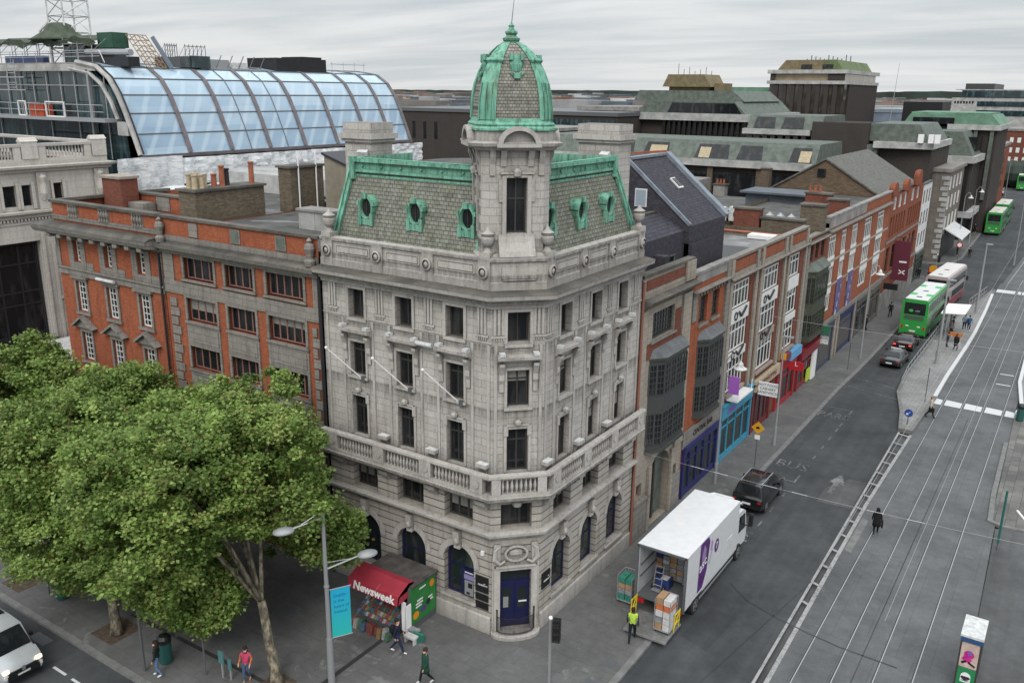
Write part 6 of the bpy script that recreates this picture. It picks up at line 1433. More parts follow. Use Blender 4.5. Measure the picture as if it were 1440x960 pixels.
 w = MB(); w.mat(MAT['black']); w.box(-24, .2, 139, 172, 0, 13.1); w.mat(MAT['conc_white']); w.prism([(-24.5, 138), (1.0, 138), (1.8, 173), (-24.5, 173)], 13.1, 14.2); w.box(-2, 1.6, 138.5, 172.5, 3.9, 4.9); w.mat(MAT['copper_dull'])
 w.prismy([(-24, 14.2), (.5, 14.2), (-1.6, 18.2), (-22, 18.2)], 139, 156); w.prismy([(-24, 14.2), (.5, 14.2), (-1.6, 17.4), (-22, 17.4)], 156.01, 172); w.build('wall', B)
 f = MB(RF); f.mat(MAT['frame_dark'])
 for k in range(16): f.box(139.3 + k * 2.1, 140.0 + k * 2.1, .2, .7, 4.9, 13.1)
 f.M = None; f.mat(MAT['copper_dull'])
 for k in range(8): f.box(-23 + k * 3, -22.3 + k * 3, 138.5, 139, 0, 13.1)
 f.build('fin', B)
 g = MB(); g.mat(MAT['glass']); g.box(-14, -3.5, 138.7, 139.2, 14.7, 17.3); g.box(-23.5, -16, 138.9, 139.3, 14.7, 17.0); g.M = RF; g.box(143, 152, -1.2, .4, 14.9, 17.2); g.build('roof_window', B)
 B = thing('stone_terrace', 'row of pale grey stone houses far along the street', 'building', (-6, 190, 0))
 w = MB(); w.mat(GS); w.prism([(-16, 173.1), (1, 173.1), (.2, 196), (-16, 196)], 0, 12.4); w.mat(MAT['conc']); w.prism([(-16, 173), (1.4, 173), (.6, 196.2), (-16, 196.2)], 12.4, 12.9); w.build('wall', B)
 for k in range(6):
  for z in (4.8, 7.6, 10): window(B, RF, 175 + k * 3.4, 176.3 + k * 3.4, z, z + 1.6, 1.12, MAT['frame_dark'], 'glass', 1, (.5,), .1, .1)
 B = thing('brick_house', 'small red brick gable building at the far end of the street', 'building', (-6, 204, 0))
 w = MB(); w.mat(MAT['brick_dr']); w.box(-14, .3, 197, 212, 0, 13.2); w.mat(MAT['conc']); w.box(-14.3, .5, 196.8, 212.2, 13.2, 13.8); w.mat(MAT['glass']); [w.box(-10 + k * 3, -8.6 + k * 3, 196.94, 197, z, z + 1.6) for k in range(3) for z in (4, 7, 10)]; w.build('wall', B)
 # slate-clad roof extension behind buildings 1 and 2
 PU, ZN = MAT['slate_purple'], MAT['zinc']
 B = thing('slate_roof_extension', 'dark purple slate clad modern roof extension with blue lead edges', 'roof extension', (-6, 18, 11))
 w = MB(); w.mat(PU)
 w.prismy([(-9.5, 11), (-1.7, 11), (-1.7, 16.25), (-6.1, 20.0), (-9.5, 20.0)], 21, 27)
 w.prismy([(-9, 11), (-2.0, 11), (-2.0, 16.0), (-3.8, 16.9), (-9, 17.0)], 12.0, 20.998)
 w.prism([(-2.6, 21.0), (-1.5, 21.0), (-1.5, 24.4), (-1.7, 27.02), (-2.6, 27.02)], 11, 15.2); w.prism([(-2.0, 16.6), (-1.3, 16.6), (-1.3, 17.3), (-2.0, 17.3)], 11, 15.1); w.build('slate_cladding', B)
 e = MB(); e.mat(ZN); e.bar((-6.1, 27, 20.1), (-1.6, 27, 16.3), .6, .3); e.bar((-6.1, 21, 20.06), (-1.7, 21, 16.35), .16, .2); e.bar((-6.15, 21, 20.05), (-6.15, 27, 20.05), .4, .16); e.mat(MAT['terracotta']); e.bar((-9.5, 17.5, 20.1), (-6.2, 27.2, 20.2), .12, .14); e.mat(MAT['stone_dark']); e.bar((-4.2, 17.45, 16.96), (-4.0, 20.9, 16.98), .2, .1); e.build('lead_edge', B)
 e = MB(); e.mat(PU); e.box(-9.4, -8.2, 17.5, 20.9, 16.6, 19.9); e.build('stair_head', B)
 for (x, y, w_, z0, z1) in ((-5.0, 20.98, .8, 17.2, 18.3),):
  g = MB(); g.mat(MAT['frame_white']); g.box(x - w_ / 2, x + w_ / 2, y - .06, y, z0, z1); g.mat(m_paint('blue_blind', (.30, .36, .42), .3)); g.box(x - w_ / 2 + .06, x + w_ / 2 - .06, y - .075, y - .06, z0 + .06, z1 - .06); g.build('window', B)
 for y in (14.6, 18.6): window(B, RF, y, y + .9, 13.0, 14.8, -1.9, MAT['steel_dark'], 'glass', 1, (), .05, .08)
 g = MB(); g.mat(MAT['frame_white']); g.obox((-4.2, 24.5, 18.42), (.9, .7, .1), 0, 0, R(40.4)); g.mat(MAT['glass']); g.obox((-4.17, 24.5, 18.48), (.7, .5, .04), 0, 0, R(40.4)); g.build('rooflight', B)
terrace()
# ---------------------------------------------------------------- roofscape and distance
def background():
 CD, CW, BB, GL, BLK = MAT['copper_dull'], MAT['conc_white'], MAT['brick_black'], MAT['glass'], MAT['black']
 def T(name, label, cat, x, y, z=0): return thing(name, label, cat, (x, y, z))
 def part(t, nm, mat, f):
  m = MB(); m.mat(mat); f(m); return m.build(nm, t)
 def fins(m, x0, x1, y, z0, z1, n, w=.8, d=.6):
  for k in range(n): x = x0 + (x1 - x0) * k / max(n - 1, 1); m.box(x - w / 2, x + w / 2, y - d, y, z0, z1)
 # nearest strip with wide green mansard
 B = T('green_mansard_block', 'long low block with green copper mansard and dark recessed windows behind the terrace', 'building', -30, 94)
 part(B, 'wall', BB, lambda m: m.box(-55, -13.2, 90.6, 104, 0, 14.6)); part(B, 'fascia', CW, lambda m: m.box(-55, -12.6, 89.6, 104.2, 14.2, 15.1))
 part(B, 'roof', CD, lambda m: (m.prismx([(90, 15.1), (104, 15.1), (103, 17.6), (91.6, 17.6)], -55, -12.6)))
 part(B, 'roof_window', GL, lambda m: [m.poly([(a, 90.08, 15.25), (b, 90.08, 15.25), (b - .3, 91.25, 17.1), (a + .3, 91.25, 17.1)]) for a, b in ((-44, -39), (-37.5, -33.5), (-29.5, -24.5), (-23.4, -19.8), (-16.2, -13.2))])
 part(B, 'window_blind', MAT['buff'], lambda m: [m.poly([(a, 90.04, 15.3), (b, 90.04, 15.3), (b, 90.95, 16.7), (a, 90.95, 16.7)]) for a, b in ((-36.5, -33.9), (-28.9, -27.3), (-14.9, -13.4))])
 part(B, 'fin', MAT['brick_brown'], lambda m: fins(m, -34, -20, 90.6, 4, 14.2, 3, .8)); part(B, 'glazing', MAT['glass'], lambda m: m.box(-30, -14, 90.4, 90.5, 6, 13.4))
 # block with ribbed front and ochre rooftop pavilion
 B = T('ribbed_office_block', 'dark ribbed office block with green roofs and an ochre rooftop pavilion', 'building', -48, 136)
 part(B, 'wall', BB, lambda m: m.box(-60, -36, 130.5, 160, 0, 19.4)); part(B, 'rib', MAT['black'], lambda m: fins(m, -52, -36.4, 130.5, 12, 19.0, 16, .5, .7)); part(B, 'fascia', CW, lambda m: m.prismx([(129.3, 19.0), (162, 19.0), (162, 20.3), (129.3, 20.3)], -58, -35.5))
 part(B, 'roof', CD, lambda m: (m.prismy([(-57.5, 20.3), (-36.2, 20.3), (-38.5, 22.5), (-56, 22.5)], 130, 158), m.prismy([(-60.5, 22.5), (-38, 22.5), (-40.4, 24.4), (-59.4, 24.4)], 134, 156)))
 part(B, 'roof_window', GL, lambda m: m.poly([(-51.5, 129.97, 20.4), (-37.0, 129.97, 20.4), (-38.4, 129.97, 22.2), (-50.6, 129.97, 22.2)]))
 part(B, 'pavilion', MAT['gold'], lambda m: (m.prismy([(-55.5, 25.1), (-45.6, 25.1), (-47, 27.4), (-54.4, 27.4)], 136, 144), m.box(-54.5, -46.5, 137, 143, 24.4, 25.1), m.box(-45.6, -43.5, 138, 142, 24.4, 25.8)))
 part(B, 'aerial', MAT['steel_dark'], lambda m: [m.tube((-54 + k * 1.15, 140, 27.4), (-54 + k * 1.15, 140, 28.1 + (k % 3) * .35 + (1.4 if k == 0 else 0)), .06, n=4) for k in range(7)])
 B = T('green_roof_hall', 'long building with bright green sheet roof beyond the ribbed office block', 'building', -70, 220)
 part(B, 'wall', BB, lambda m: m.box(-84, -55.6, 206, 236, 0, 22.6)); part(B, 'roof', MAT['copper_bright'], lambda m: m.prismy([(-84, 22.6), (-55.6, 22.6), (-56.5, 25.6), (-83, 25.6)], 206, 235))
 # low block with two roof windows, blank brick block and stepped green roofs
 B = T('stepped_office_block', 'stepped dark office block with grey green roofs and a blank brick stair tower', 'building', -16, 118)
 part(B, 'wall', BB, lambda m: (m.box(-29, -1.9, 110.5, 128, 0, 17.2))); part(B, 'fascia', CW, lambda m: (m.box(-29.6, -19, 109.6, 126, 17.9, 18.7), m.prism([(-9.5, 108.5), (-1.6, 109.6), (-1.6, 128), (-9.5, 128)], 16.6, 17.5)))
 part(B, 'fin', MAT['frame_dark'], lambda m: fins(m, -28.4, -20, 110.5, 12, 17.9, 8, .7)); part(B, 'stair_tower', BB, lambda m: m.box(-18.6, -10.4, 109, 118, 10, 20.0))
 part(B, 'roof', CD, lambda m: (m.prismx([(110, 18.7), (125, 18.7), (124, 20.8), (111.3, 20.8)], -29, -17.5), m.prismy([(-11, 17.5), (-2, 17.5), (-3.8, 20.0), (-10.6, 20.0)], 110, 126), m.box(-10.4, -9, 109, 112, 10, 17)))
 part(B, 'roof_window', GL, lambda m: [m.poly([(a, 110.0, 18.85), (b, 110.0, 18.85), (b - .2, 111.1, 20.5), (a + .2, 111.1, 20.5)]) for a, b in ((-28, -24.6), (-23.6, -20.2))])
 part(B, 'air_unit', MAT['white'], lambda m: [m.box(-3.6 + k * .9, -2.9 + k * .9, 108.6, 109.3, 17.5, 18.7) for k in (0, 1.5, 2.4)])
 # tower
 B = T('office_tower', 'dark office tower with mirrored glass strips and a copper mansard top', 'office tower', -46, 216)
 part(B, 'wall', MAT['glass_gold'], lambda m: m.box(-54.8, -36.3, 200.5, 236, 0, 26.6)); part(B, 'fascia', CW, lambda m: (m.box(-55.4, -35.8, 199.8, 236.6, 26.4, 27.2), m.box(-55.4, -35.8, 199.8, 236.6, 28.9, 29.8)))
 part(B, 'top_storey', m_plain('warm_reflection_tint', (.34, .27, .17), .15, 0, .5, .25, .6), lambda m: m.box(-54.6, -36.6, 200.8, 235.6, 27.2, 28.9)); part(B, 'fin', BB, lambda m: (fins(m, -53, -38.4, 200.6, 12, 26.4, 8, 1.0, .5), m.box(-36.4, -36.0, 204, 236.2, 10, 26.4), m.box(-54.7, -53.6, 200.2, 200.5, 26.5, 29), m.box(-40.4, -36.4, 200.2, 200.5, 27.2, 28.9)))  # golden reflection painted into the top storey's glazing colour
 part(B, 'roof', MAT['gold'], lambda m: m.prismy([(-53.6, 29.8), (-42, 29.8), (-42, 32.2), (-51.6, 32.2)], 202, 234)); part(B, 'green_roof', m_plain('olive_copper', (.13, .17, .075), .7, 0, .4, .5), lambda m: m.prismy([(-42, 29.8), (-37.3, 29.8), (-39, 32.2), (-42, 32.2)], 201.8, 234))
 part(B, 'roof_window', GL, lambda m: [m.box(a, a + 2.6, 201.7, 202, 30.1, 31.1) for a in (-47.6, -42.4)]); part(B, 'aerial', MAT['steel_dark'], lambda m: [m.tube((-50 + k * 1.1, 215, 32.2), (-50 + k * 1.1, 215, 32.9 + (k * 7 % 4) * .3), .12, n=4) for k in range(11)])
 M_ = MB(); M_.mat(MAT['steel']); M_.tube((-42, 290, 10), (-41, 290, 34), .12, .05, 4); tag(M_.build('radio_mast', origin=(-42, 290, 10)), 'thin tall mast rising just right of the dark office tower', 'mast')
 B = T('green_roof_block', 'office block with bright green mansard roof and round vent beside the dark box', 'building', -5, 156)
 part(B, 'wall', BB, lambda m: m.box(-12, 2.6, 150.5, 170, 0, 18.6)); part(B, 'fascia', CW, lambda m: m.box(-5.5, 3.1, 149.6, 171, 18.2, 19.1)); part(B, 'roof', MAT['copper_bright'], lambda m: (m.prismy([(-13, 19.1), (2.9, 19.1), (1.4, 20.8), (-12, 20.8)], 150, 169), m.box(-12, 1, 151, 168, 20.8, 21.1))); part(B, 'roof_window', GL, lambda m: m.box(-11.4, -4.5, 149.7, 150.2, 19.1, 20.2)); part(B, 'fin', CD, lambda m: fins(m, -6, 1.8, 150.5, 6, 18.2, 4, .6))
 def simple(name, label, x0, x1, y0, y1, z, mat, bands=(), wins=None, gm='glass', cat='building'):
  B = T(name, label, cat, (x0 + x1) / 2, (y0 + y1) / 2)
  part(B, 'wall', mat, lambda m: m.box(x0, x1, y0, y1, 0, z))
  for (nm, mt, a, b, c, d) in bands: part(B, nm, MAT[mt], lambda m: m.box(a, b, y0 - .25, y1 + .2, c, d))
  if wins: part(B, 'window', MAT[gm], lambda m: [m.box(x, x + wins[4], y0 - .06, y0 - .01, z0, z0 + wins[5]) for x in np.linspace(wins[0], wins[1], wins[2]) for z0 in wins[3]])
  return B
 simple('dark_box', 'black windowless plant block in front of the pale office far right', -27.6, -18, 230, 245, 22.4, BLK)
 simple('pale_office', 'pale modern office with bands of windows at the far right', -25.2, 10, 300, 330, 23.4, CW, (('glazing_band', 'glass_teal', -17.6, 10.1, 20.9, 22.4), ('glazing_band', 'glass_teal', -17.6, 10.1, 18.0, 19.6), ('penthouse', 'glass_teal', -22.5, 10, 23.7, 25.8), ('roof_slab', 'conc_white', -24.5, 10.4, 25.8, 26.1), ('plant_room', 'frame_grey', -21.7, -13.3, 26.1, 27.9)), (-24.4, -19.2, 7, (21.6,), .5, .8))
 B = simple('quay_house', 'red brick house with rows of small windows beyond the far end of the street', -14, 16, 262, 280, 14.6, MAT['brick_deep'], (('cornice', 'conc', -14.3, 16.3, 14.6, 15.2),), (-13, 15, 16, (3.5, 6, 8.6, 11.4), .9, 1.4), 'frame_white')
 simple('blue_shed', 'long blue grey shed roofs far beyond the tower', -52, -27, 300, 340, 18.2, m_plain('blue_grey_sheet', (.17, .21, .26), .6, .1, .3, .3), (('roof', 'zinc', -52.3, -26.7, 18.2, 19.4),))
 simple('theatre', 'long dark brown brick theatre block with a glazed strip behind the turret', -112, -57, 120, 150, 19.6, MAT['brick_black'], (('fascia', 'steel_dark', -112.2, -56.8, 19.6, 20.3), ('glazing_band', 'glass_teal', -71, -57.4, 17.1, 18.9), ('glazing_band', 'glass_teal', -71, -57.4, 13.2, 15)), (-106, -100, 3, (14,), .8, 3.5))
 simple('low_roof_block', 'flat pale roofed block between the theatre and the ribbed office', -72, -57.5, 96, 112, 17.6, BB, (('parapet', 'conc', -72.2, -57.2, 17.6, 18.1),))
 simple('brick_annex', 'dark brick annex with an orange panel beside the ribbed office block', -68, -58.5, 132, 150, 20.4, BB, (('parapet', 'conc', -72.2, -58.2, 20.4, 21.2), ('panel', 'brick_orange', -64.5, -63.3, 17.5, 20.3)))
 # warehouse with brick gable
 B = T('gabled_warehouse', 'long warehouse with rubble brick gable and grey slate roof behind the terrace', 'building', -7, 84)
 part(B, 'wall', m_brick('rubble_brick', (.20, .13, .075), (.10, .075, .055), (.13, .11, .09), .5, .14, .02), lambda m: m.prismy([(-13.4, 8), (-1.2, 8), (-1.2, 13.2), (-7.3, 16.9), (-13.4, 13.2)], 74, 94.8))
 part(B, 'roof', MAT['slate_roof'], lambda m: (m.prismy([(-.7, 12.95), (-.7, 13.15), (-7.3, 17.15), (-7.3, 16.95)], 73.8, 95), m.prismy([(-13.9, 12.95), (-13.9, 13.15), (-7.3, 17.15), (-7.3, 16.95)], 73.8, 95)))
 part(B, 'window', GL, lambda m: m.box(-8.1, -7.2, 73.9, 73.98, 15.0, 15.9)); part(B, 'lower_window', MAT['dirty_white'], lambda m: [m.box(a, a + 1.0, 73.9, 73.98, 11.6, 12.8) for a in (-9.4, -7.9, -5.2, -3.7)])
 # clutter on the terrace roofs
 def ac(x, y, z, lab):
  t = T('air_conditioner', lab, 'air conditioner', x, y, z); part(t, 'casing', MAT['dirty_white'], lambda m: m.box(x - .75, x + .75, y - .3, y + .3, z, z + 1.25))
  f = MB(); f.mat(MAT['black']); f.lathe([(.45, 0), (.45, .03)], (0, 0, 0), 14); f.M = None
  for v in f.v: v.xyz = (x + .1 + v.x, y - .3 - v.z, z + .62 + v.y)
  f.mat(MAT['steel']); f.box(x, x + .2, y - .36, y - .34, z + .52, z + .72); f.build('fan', t)
 ac(-9.6, 47, 13.0, 'left white air conditioner with a round fan on the terrace roof'); ac(-7.9, 47.6, 13.0, 'right white air conditioner with a round fan on the terrace roof')
 def stk(x, y, z0, w, d, h, mat, lab, pots=0):
  t = T('chimney_stack', lab, 'chimney', x, y, z0); part(t, 'stack', MAT[mat], lambda m: m.box(x - w / 2, x + w / 2, y - d / 2, y + d / 2, z0, z0 + h)); part(t, 'capping', MAT['stone_dark'], lambda m: m.box(x - w / 2 - .1, x + w / 2 + .1, y - d / 2 - .1, y + d / 2 + .1, z0 + h, z0 + h + .16))
  for k in range(pots): part(t, 'chimney_pot', MAT['terracotta'], lambda m: m.lathe([(.16, 0), (.13, .5), (.16, .6)], (x - w / 2 + .3 + k * .45, y, z0 + h + .15), 8))
 stk(-5.6, 43.5, 12.8, 2.2, .9, 1.9, 'brick_deep', 'red brick chimney stack nearest the air conditioners'); stk(-2.6, 43.5, 12.8, 3.4, 1.0, 1.25, 'brick_stock', 'low wide grey brick chimney stack on the terrace roof')
 stk(-.9, 46, 12.8, 1.9, 1.2, 2.3, 'brick_stock', 'squat sooty chimney stack at the street edge of the terrace roof'); stk(-3.6, 58, 12.8, 2.4, 1.0, 2.0, 'brick_deep', 'red brick chimney stack with pots before the warehouse gable', 3); stk(-1.4, 56.5, 12.8, 1.8, 1, 1.7, 'brick_deep', 'small red chimney stack with white mark before the gable')
 stk(-23.4, 85, 6, 1.6, 1.2, 6.2, 'conc', 'pale rendered chimney stack in front of the green mansard block', 3); stk(-17.4, 85, 6, 1.1, 1.1, 8.6, 'brick_brown', 'tall narrow brown brick chimney shaft in front of the green mansard block')
 m = MB(); m.mat(MAT['steel']);
 for k in range(3): x = -6.4 + k * 1.0; m.lathe([(.75, 0), (.02, .6)], (x, 52, 12.9), 4, ph=.785)
 m.mat(MAT['white']); m.box(-8, -4, 51, 53, 12.6, 12.9); tag(m.build('rooflight', origin=(-6, 52, 12.6)), 'row of small pyramid rooflights on the terrace roof', 'rooflight')
 m = MB(); m.mat(m_plain('grey_blue_vent', (.10, .115, .135), .6, 0, .3, 1)); m.box(-12.5, -6, 63, 67, 11, 13.9); m.box(-13, -5.4, 62.4, 67.4, 13.9, 14.1); tag(m.build('roof_plant', origin=(-9, 65, 11)), 'long dark blue grey roof plant housing before the warehouse gable', 'roof plant')
 m = MB(); m.mat(MAT['sand_stone']); m.box(-8.6, -.6, 38.3, 38.7, 12.2, 13.5); m.mat(MAT['terracotta']); m.box(-8.6, -.6, 38.2, 38.8, 13.5, 13.58); tag(m.build('parapet_wall', origin=(-4, 38.5, 12.2)), 'weathered party wall with terracotta coping crossing the terrace roof', 'wall')
 m = MB(); m.mat(BLK); m.box(-9, -1.2, 25.2, 33, 12.95, 13.3); m.mat(MAT['felt_light']); m.box(-9, -1.2, 33.2, 38, 12.95, 13.25); m.mat(MAT['white']); m.box(-3.4, -1.4, 37.0, 38.1, 13.3, 13.6); tag(m.build('roof_light_well', origin=(-5, 31, 12.9)), 'dark sunken light well on the roof of the three bay block', 'roof')
 m = MB(); m.mat(MAT['felt']); m.box(-26, -9.2, 24.5, 73, 6, 12.2); m.mat(MAT['felt_light']); m.box(-24, -10, 40, 60, 12.2, 12.5); m.mat(MAT['conc']); m.box(-40, -26, 42, 88, 6, 12.8); m.mat(MAT['conc_white']); m.box(-34, -18, 15, 30, 12, 15.8)
 tag(m.build('rear_roofs', origin=(-18, 50, 6)), 'low flat felt roofs spread out behind the terrace', 'building')
 # distant city: one mass of roofs, then trees and hills at the horizon
 rng = np.random.default_rng(11); c = MB()
 ms = [m_plain('far_roof_' + 'abcdef'[k], col, .8, 0, .3, .05) for k, col in enumerate(((.12, .12, .125), (.20, .185, .17), (.26, .15, .11), (.34, .34, .34), (.10, .13, .15), (.5, .5, .5)))]
 for k in range(2600):
  d = 190 * math.exp(rng.uniform(0, 2.6)); a = R(-33.4 + rng.uniform(-40, 36)); x = CAMP[0] + d * math.sin(a); y = CAMP[1] + d * math.cos(a)
  if y < 60 or (-75 < x < 30 and y < 345) or (x > -62 and x < 30 and y < 420 and y < 330): continue
  if x < -20 and x > -120 and y < 160: continue
  s = d * .03 + 5; w, l = rng.uniform(.5, 1.6) * s, rng.uniform(.5, 1.4) * s; w, l = min(w, 45), min(l, 45); h = rng.uniform(8, 17) + (d > 500) * rng.uniform(0, 3.5)
  c.mat(ms[rng.choice(6, p=(.3, .22, .16, .14, .12, .06))]); c.obox((x, y, h / 2 - .2), (w, l, h), R(rng.uniform(-8, 8)))
  if rng.random() < .35: c.mat(ms[rng.choice(6)]); c.obox((x + w * .1, y, h + .8), (w * .4, l * .4, 2.2), 0)
 tag(c.build('distant_city', origin=(0, 400, 0)), 'mass of far off city roofs under the horizon', 'distant city', kind='stuff')
 h = MB(); fg = m_plain('far_woods', (.045, .06, .05), .9, 0, .4, .01); h.mat(fg)
 for (d, z0, amp, col) in ((1900, 15, 7, 0), (3600, 22, 16, 1)):
  n = 240; pr = None
  for k in range(n + 1):
   a = R(-33.4 - 46 + 92 * k / n); zz = z0 + amp * (.5 + .5 * math.sin(k * .11 + d)) * (.6 + .4 * math.sin(k * .043)) + rng.uniform(0, 2.2)
   q = (CAMP[0] + d * math.sin(a), CAMP[1] + d * math.cos(a))
   if pr: h.poly([(*pr[0], -1), (*q, -1), (*q, zz), (*pr[0], pr[1])])
   pr = (q, zz)
 h.build('hills', kind='structure')
 w = MB(); w.mat(fg)
 for k in range(46): x, y = 2 + rng.uniform(-12, 26), 252 + rng.uniform(-4, 4); w.lathe([(.3, 0), (2.2, 2), (2.6, 4), (1.6, 6), (.2, 7)], (x, y, 0), 7)
 tag(w.build('tree_belt', origin=(6, 252, 0)), 'belt of dark trees across the far end of the street', 'trees', kind='stuff')
background()
# ---------------------------------------------------------------- vehicles (local: +y forward, z=0 road)
def glossy(name, col, metal=0.0): return m_paint(name, col, .22, .5, .6, metal)
CGL = m_glass('car_glass', (.012, .014, .016), (.03, .035, .04), .05, .6)
def wheel(T, x, y, r=.34, w=.24, side=1, truck=False):
 t = MB(Matrix.Translation((x, y, r)) @ Matrix.Rotation(math.pi / 2, 4, 'Y')); t.mat(MAT['rubber'])
 t.lathe([(r * .62, -w / 2), (r * .93, -w / 2), (r, -w / 2 + .03), (r, w / 2 - .03), (r * .93, w / 2), (r * .62, w / 2)], n=18); o = t.build('wheel', T, smooth=True, auto=40)
 m = MB(Matrix.Translation((x + side * (w / 2 - .02), y, r)) @ Matrix.Rotation(math.pi / 2, 4, 'Y')); m.mat(MAT['rim'])
 m.lathe([(r * .66, -.03), (r * .66, .03), (r * .5, .03 * side if side > 0 else -.03), (r * .12, .05), (.01, .05)], n=14)
 m.mat(MAT['black'])
 for k in range(5):
  a = k * 1.2566 + .3; m.obox((r * .4 * math.cos(a), r * .4 * math.sin(a), side * .03), (r * .28, r * .16, .05), a)
 m.build('rim', o)
def car(name, label, loc, rz, S, col, group=None, r=.34, wy=(-1.4, 1.4), wx=.8, rails=False, lit=False, cat='car', metal=0.0, rack=False, plates=True, low=False):
 """S: stations (y, w_low, w_belt, z_low, z_belt, w_roof, z_roof, cab)"""
 T = thing(name, label, cat, loc, rz, group, local=True)
 pm = glossy(name + '_paint', col, metal); b = MB(); b.mat(pm); rings = []
 for (y, wl, wb, zl, zb, wr, zr, cab) in S:
  half = [(wl * .92, zl), (wl, zl + .12), (max(wl, wb) + .01, (zl + zb) * .52), (wb, zb), (wr, zr - .03), (wr * .7, zr + .012)]
  rings.append([b.pt((x, y, z)) for x, z in half] + [b.pt((-x, y, z)) for x, z in half[::-1]])
 n = len(rings[0]); gl = MB(); gl.mat(CGL)
 for k in range(len(rings) - 1):
  for j in range(n):
   b.face((rings[k][j], rings[k][(j + 1) % n], rings[k + 1][(j + 1) % n], rings[k + 1][j]))
  A, B_ = S[k], S[k + 1]; c0, c1 = A[7], B_[7]
  P = lambda q, f, e, s: Vector((s * (q[2] + (q[5] - q[2]) * f + e), q[0], q[4] + (q[6] - .03 - q[4]) * f + .0))
  if c0 and c1:            # side glass with pillars
   for s in (-1, 1):
    a0, a1, b0, b1 = P(A, .1, .012, s), P(A, .9, .012, s), P(B_, .1, .012, s), P(B_, .9, .012, s)
    gl.poly([a0.lerp(b0, .06), a0.lerp(b0, .94), a1.lerp(b1, .94), a1.lerp(b1, .06)])
  elif c0 != c1:           # windscreen and rear window
   q = []
   for (Z, e) in ((A, 0), (B_, 0)):
    f = (.9 if Z[7] else .95); w = (Z[5] if Z[7] else Z[2]) * .88; z = Z[6] + .02 if True else 0
    q.append([Vector((-w, Z[0], z)), Vector((w, Z[0], z))])
   d = Vector((0, 0, .015)); a, c = q
   gl.poly([a[0].lerp(c[0], .08) + d, a[1].lerp(c[1], .08) + d, a[1].lerp(c[1], .92) + d, a[0].lerp(c[0], .92) + d])
 b.face(rings[0][::-1]); b.face(rings[-1]); bo = b.build('body', T, smooth=True, auto=35); gl.build('glazing', T)
 yr, yf = S[0][0], S[-1][0]; wr_, wf = S[0][2], S[-1][2]; zb = S[0][4]; zf = S[-1][4]
 for s in (-1, 1):
  m = MB(); m.mat(MAT['lamp_red'] if not lit else LIT); m.box(s * (wr_ - .1) - .1, s * (wr_ - .1) + .1, yr - .02, yr + .12, zb - .16, zb - .06); m.build('tail_light', T)
  m = MB(); m.mat(MAT['lamp_clear']); m.box(s * (wf - .12) - .17, s * (wf - .12) + .17, yf - .25, yf + .015, zf - .16, zf - .02); m.build('headlight', T)
  yy = [q[0] for q in S if q[7]][-1]; m = MB(); m.mat(pm if not low else MAT['black']); m.box(s * (S[2][2] + .13) - .11, s * (S[2][2] + .13) + .11, yy - .02, yy + .12, S[2][4] + .0, S[2][4] + .17); m.build('wing_mirror', T)
  for y in wy: wheel(T, s * wx, y, r, .22, s)
 m = MB(); m.mat(MAT['black']); m.box(-wr_ * .95, wr_ * .95, yr - .04, yr + .05, S[0][3] + .02, S[0][3] + .22); m.box(-wf * .9, wf * .9, yf - .05, yf + .03, S[-1][3] + .02, S[-1][3] + .25)
 for s in (-1, 1):
  for y in wy: m.lathe([(r + .06, -.03), (r + .06, .03)], (0, 0, 0), 3) if False else m.box(s * (wx + .02), s * (wx + .115), y - r - .05, y + r + .05, .15, r + .28)
 m.build('bumper', T)
 if plates:
  m = MB(); m.mat(MAT['plate']); m.box(-.26, .26, yr - .055, yr - .04, zb - .32, zb - .2); m.box(-.26, .26, yf + .02, yf + .04, S[-1][3] + .12, S[-1][3] + .23); m.build('number_plate', T)
 if rails:
  m = MB(); m.mat(MAT['steel'])
  for s in (-1, 1): m.path([(s * .62, -1.7, 1.78), (s * .64, -1.5, 1.83), (s * .66, .2, 1.85), (s * .64, .45, 1.78)], .03, 5)
  m.build('roof_rail', T)
 if rack: m = MB(); m.mat(MAT['dirty_white']); m.box(-.45, .45, -.25, -.1, S[3][6] + .02, S[3][6] + .16); m.build('roof_sign', T)
 return T
LIT, _nt, _b = new_mat('lit_brake_light'); _b.inputs['Base Color'].default_value = (.6, .02, .02, 1); _b.inputs['Emission Color'].default_value = (1, .06, .05, 1); _b.inputs['Emission Strength'].default_value = 2.2
LAMP, _nt, _b = new_mat('lit_headlamp'); _b.inputs['Base Color'].default_value = (.8, .75, .6, 1); _b.inputs['Emission Color'].default_value = (1, .75, .42, 1); _b.inputs['Emission Strength'].default_value = 2.0
SUV = [(-2.36, .88, .86, .42, 1.0, .8, 1.04, 0), (-2.22, .92, .9, .36, 1.08, .82, 1.12, 0), (-1.95, .95, .93, .3, 1.12, .7, 1.74, 1), (-.9, .97, .95, .28, 1.1, .72, 1.82, 1), (.35, .97, .95, .28, 1.06, .7, 1.77, 1), (1.25, .96, .93, .28, 1.04, .8, 1.09, 0), (2.05, .93, .88, .32, .96, .74, 1.0, 0), (2.38, .84, .78, .4, .8, .6, .84, 0)]
SEDAN = [(-2.3, .8, .8, .4, .84, .72, .88, 0), (-1.95, .87, .86, .3, .95, .74, .99, 0), (-1.72, .89, .87, .28, .96, .74, 1.0, 0), (-1.0, .9, .88, .26, .94, .6, 1.38, 1), (.1, .9, .88, .26, .92, .62, 1.45, 1), (.6, .9, .88, .26, .92, .6, 1.36, 1), (1.25, .9, .87, .26, .9, .74, .95, 0), (2.0, .86, .82, .3, .78, .66, .82, 0), (2.28, .76, .72, .38, .62, .5, .66, 0)]
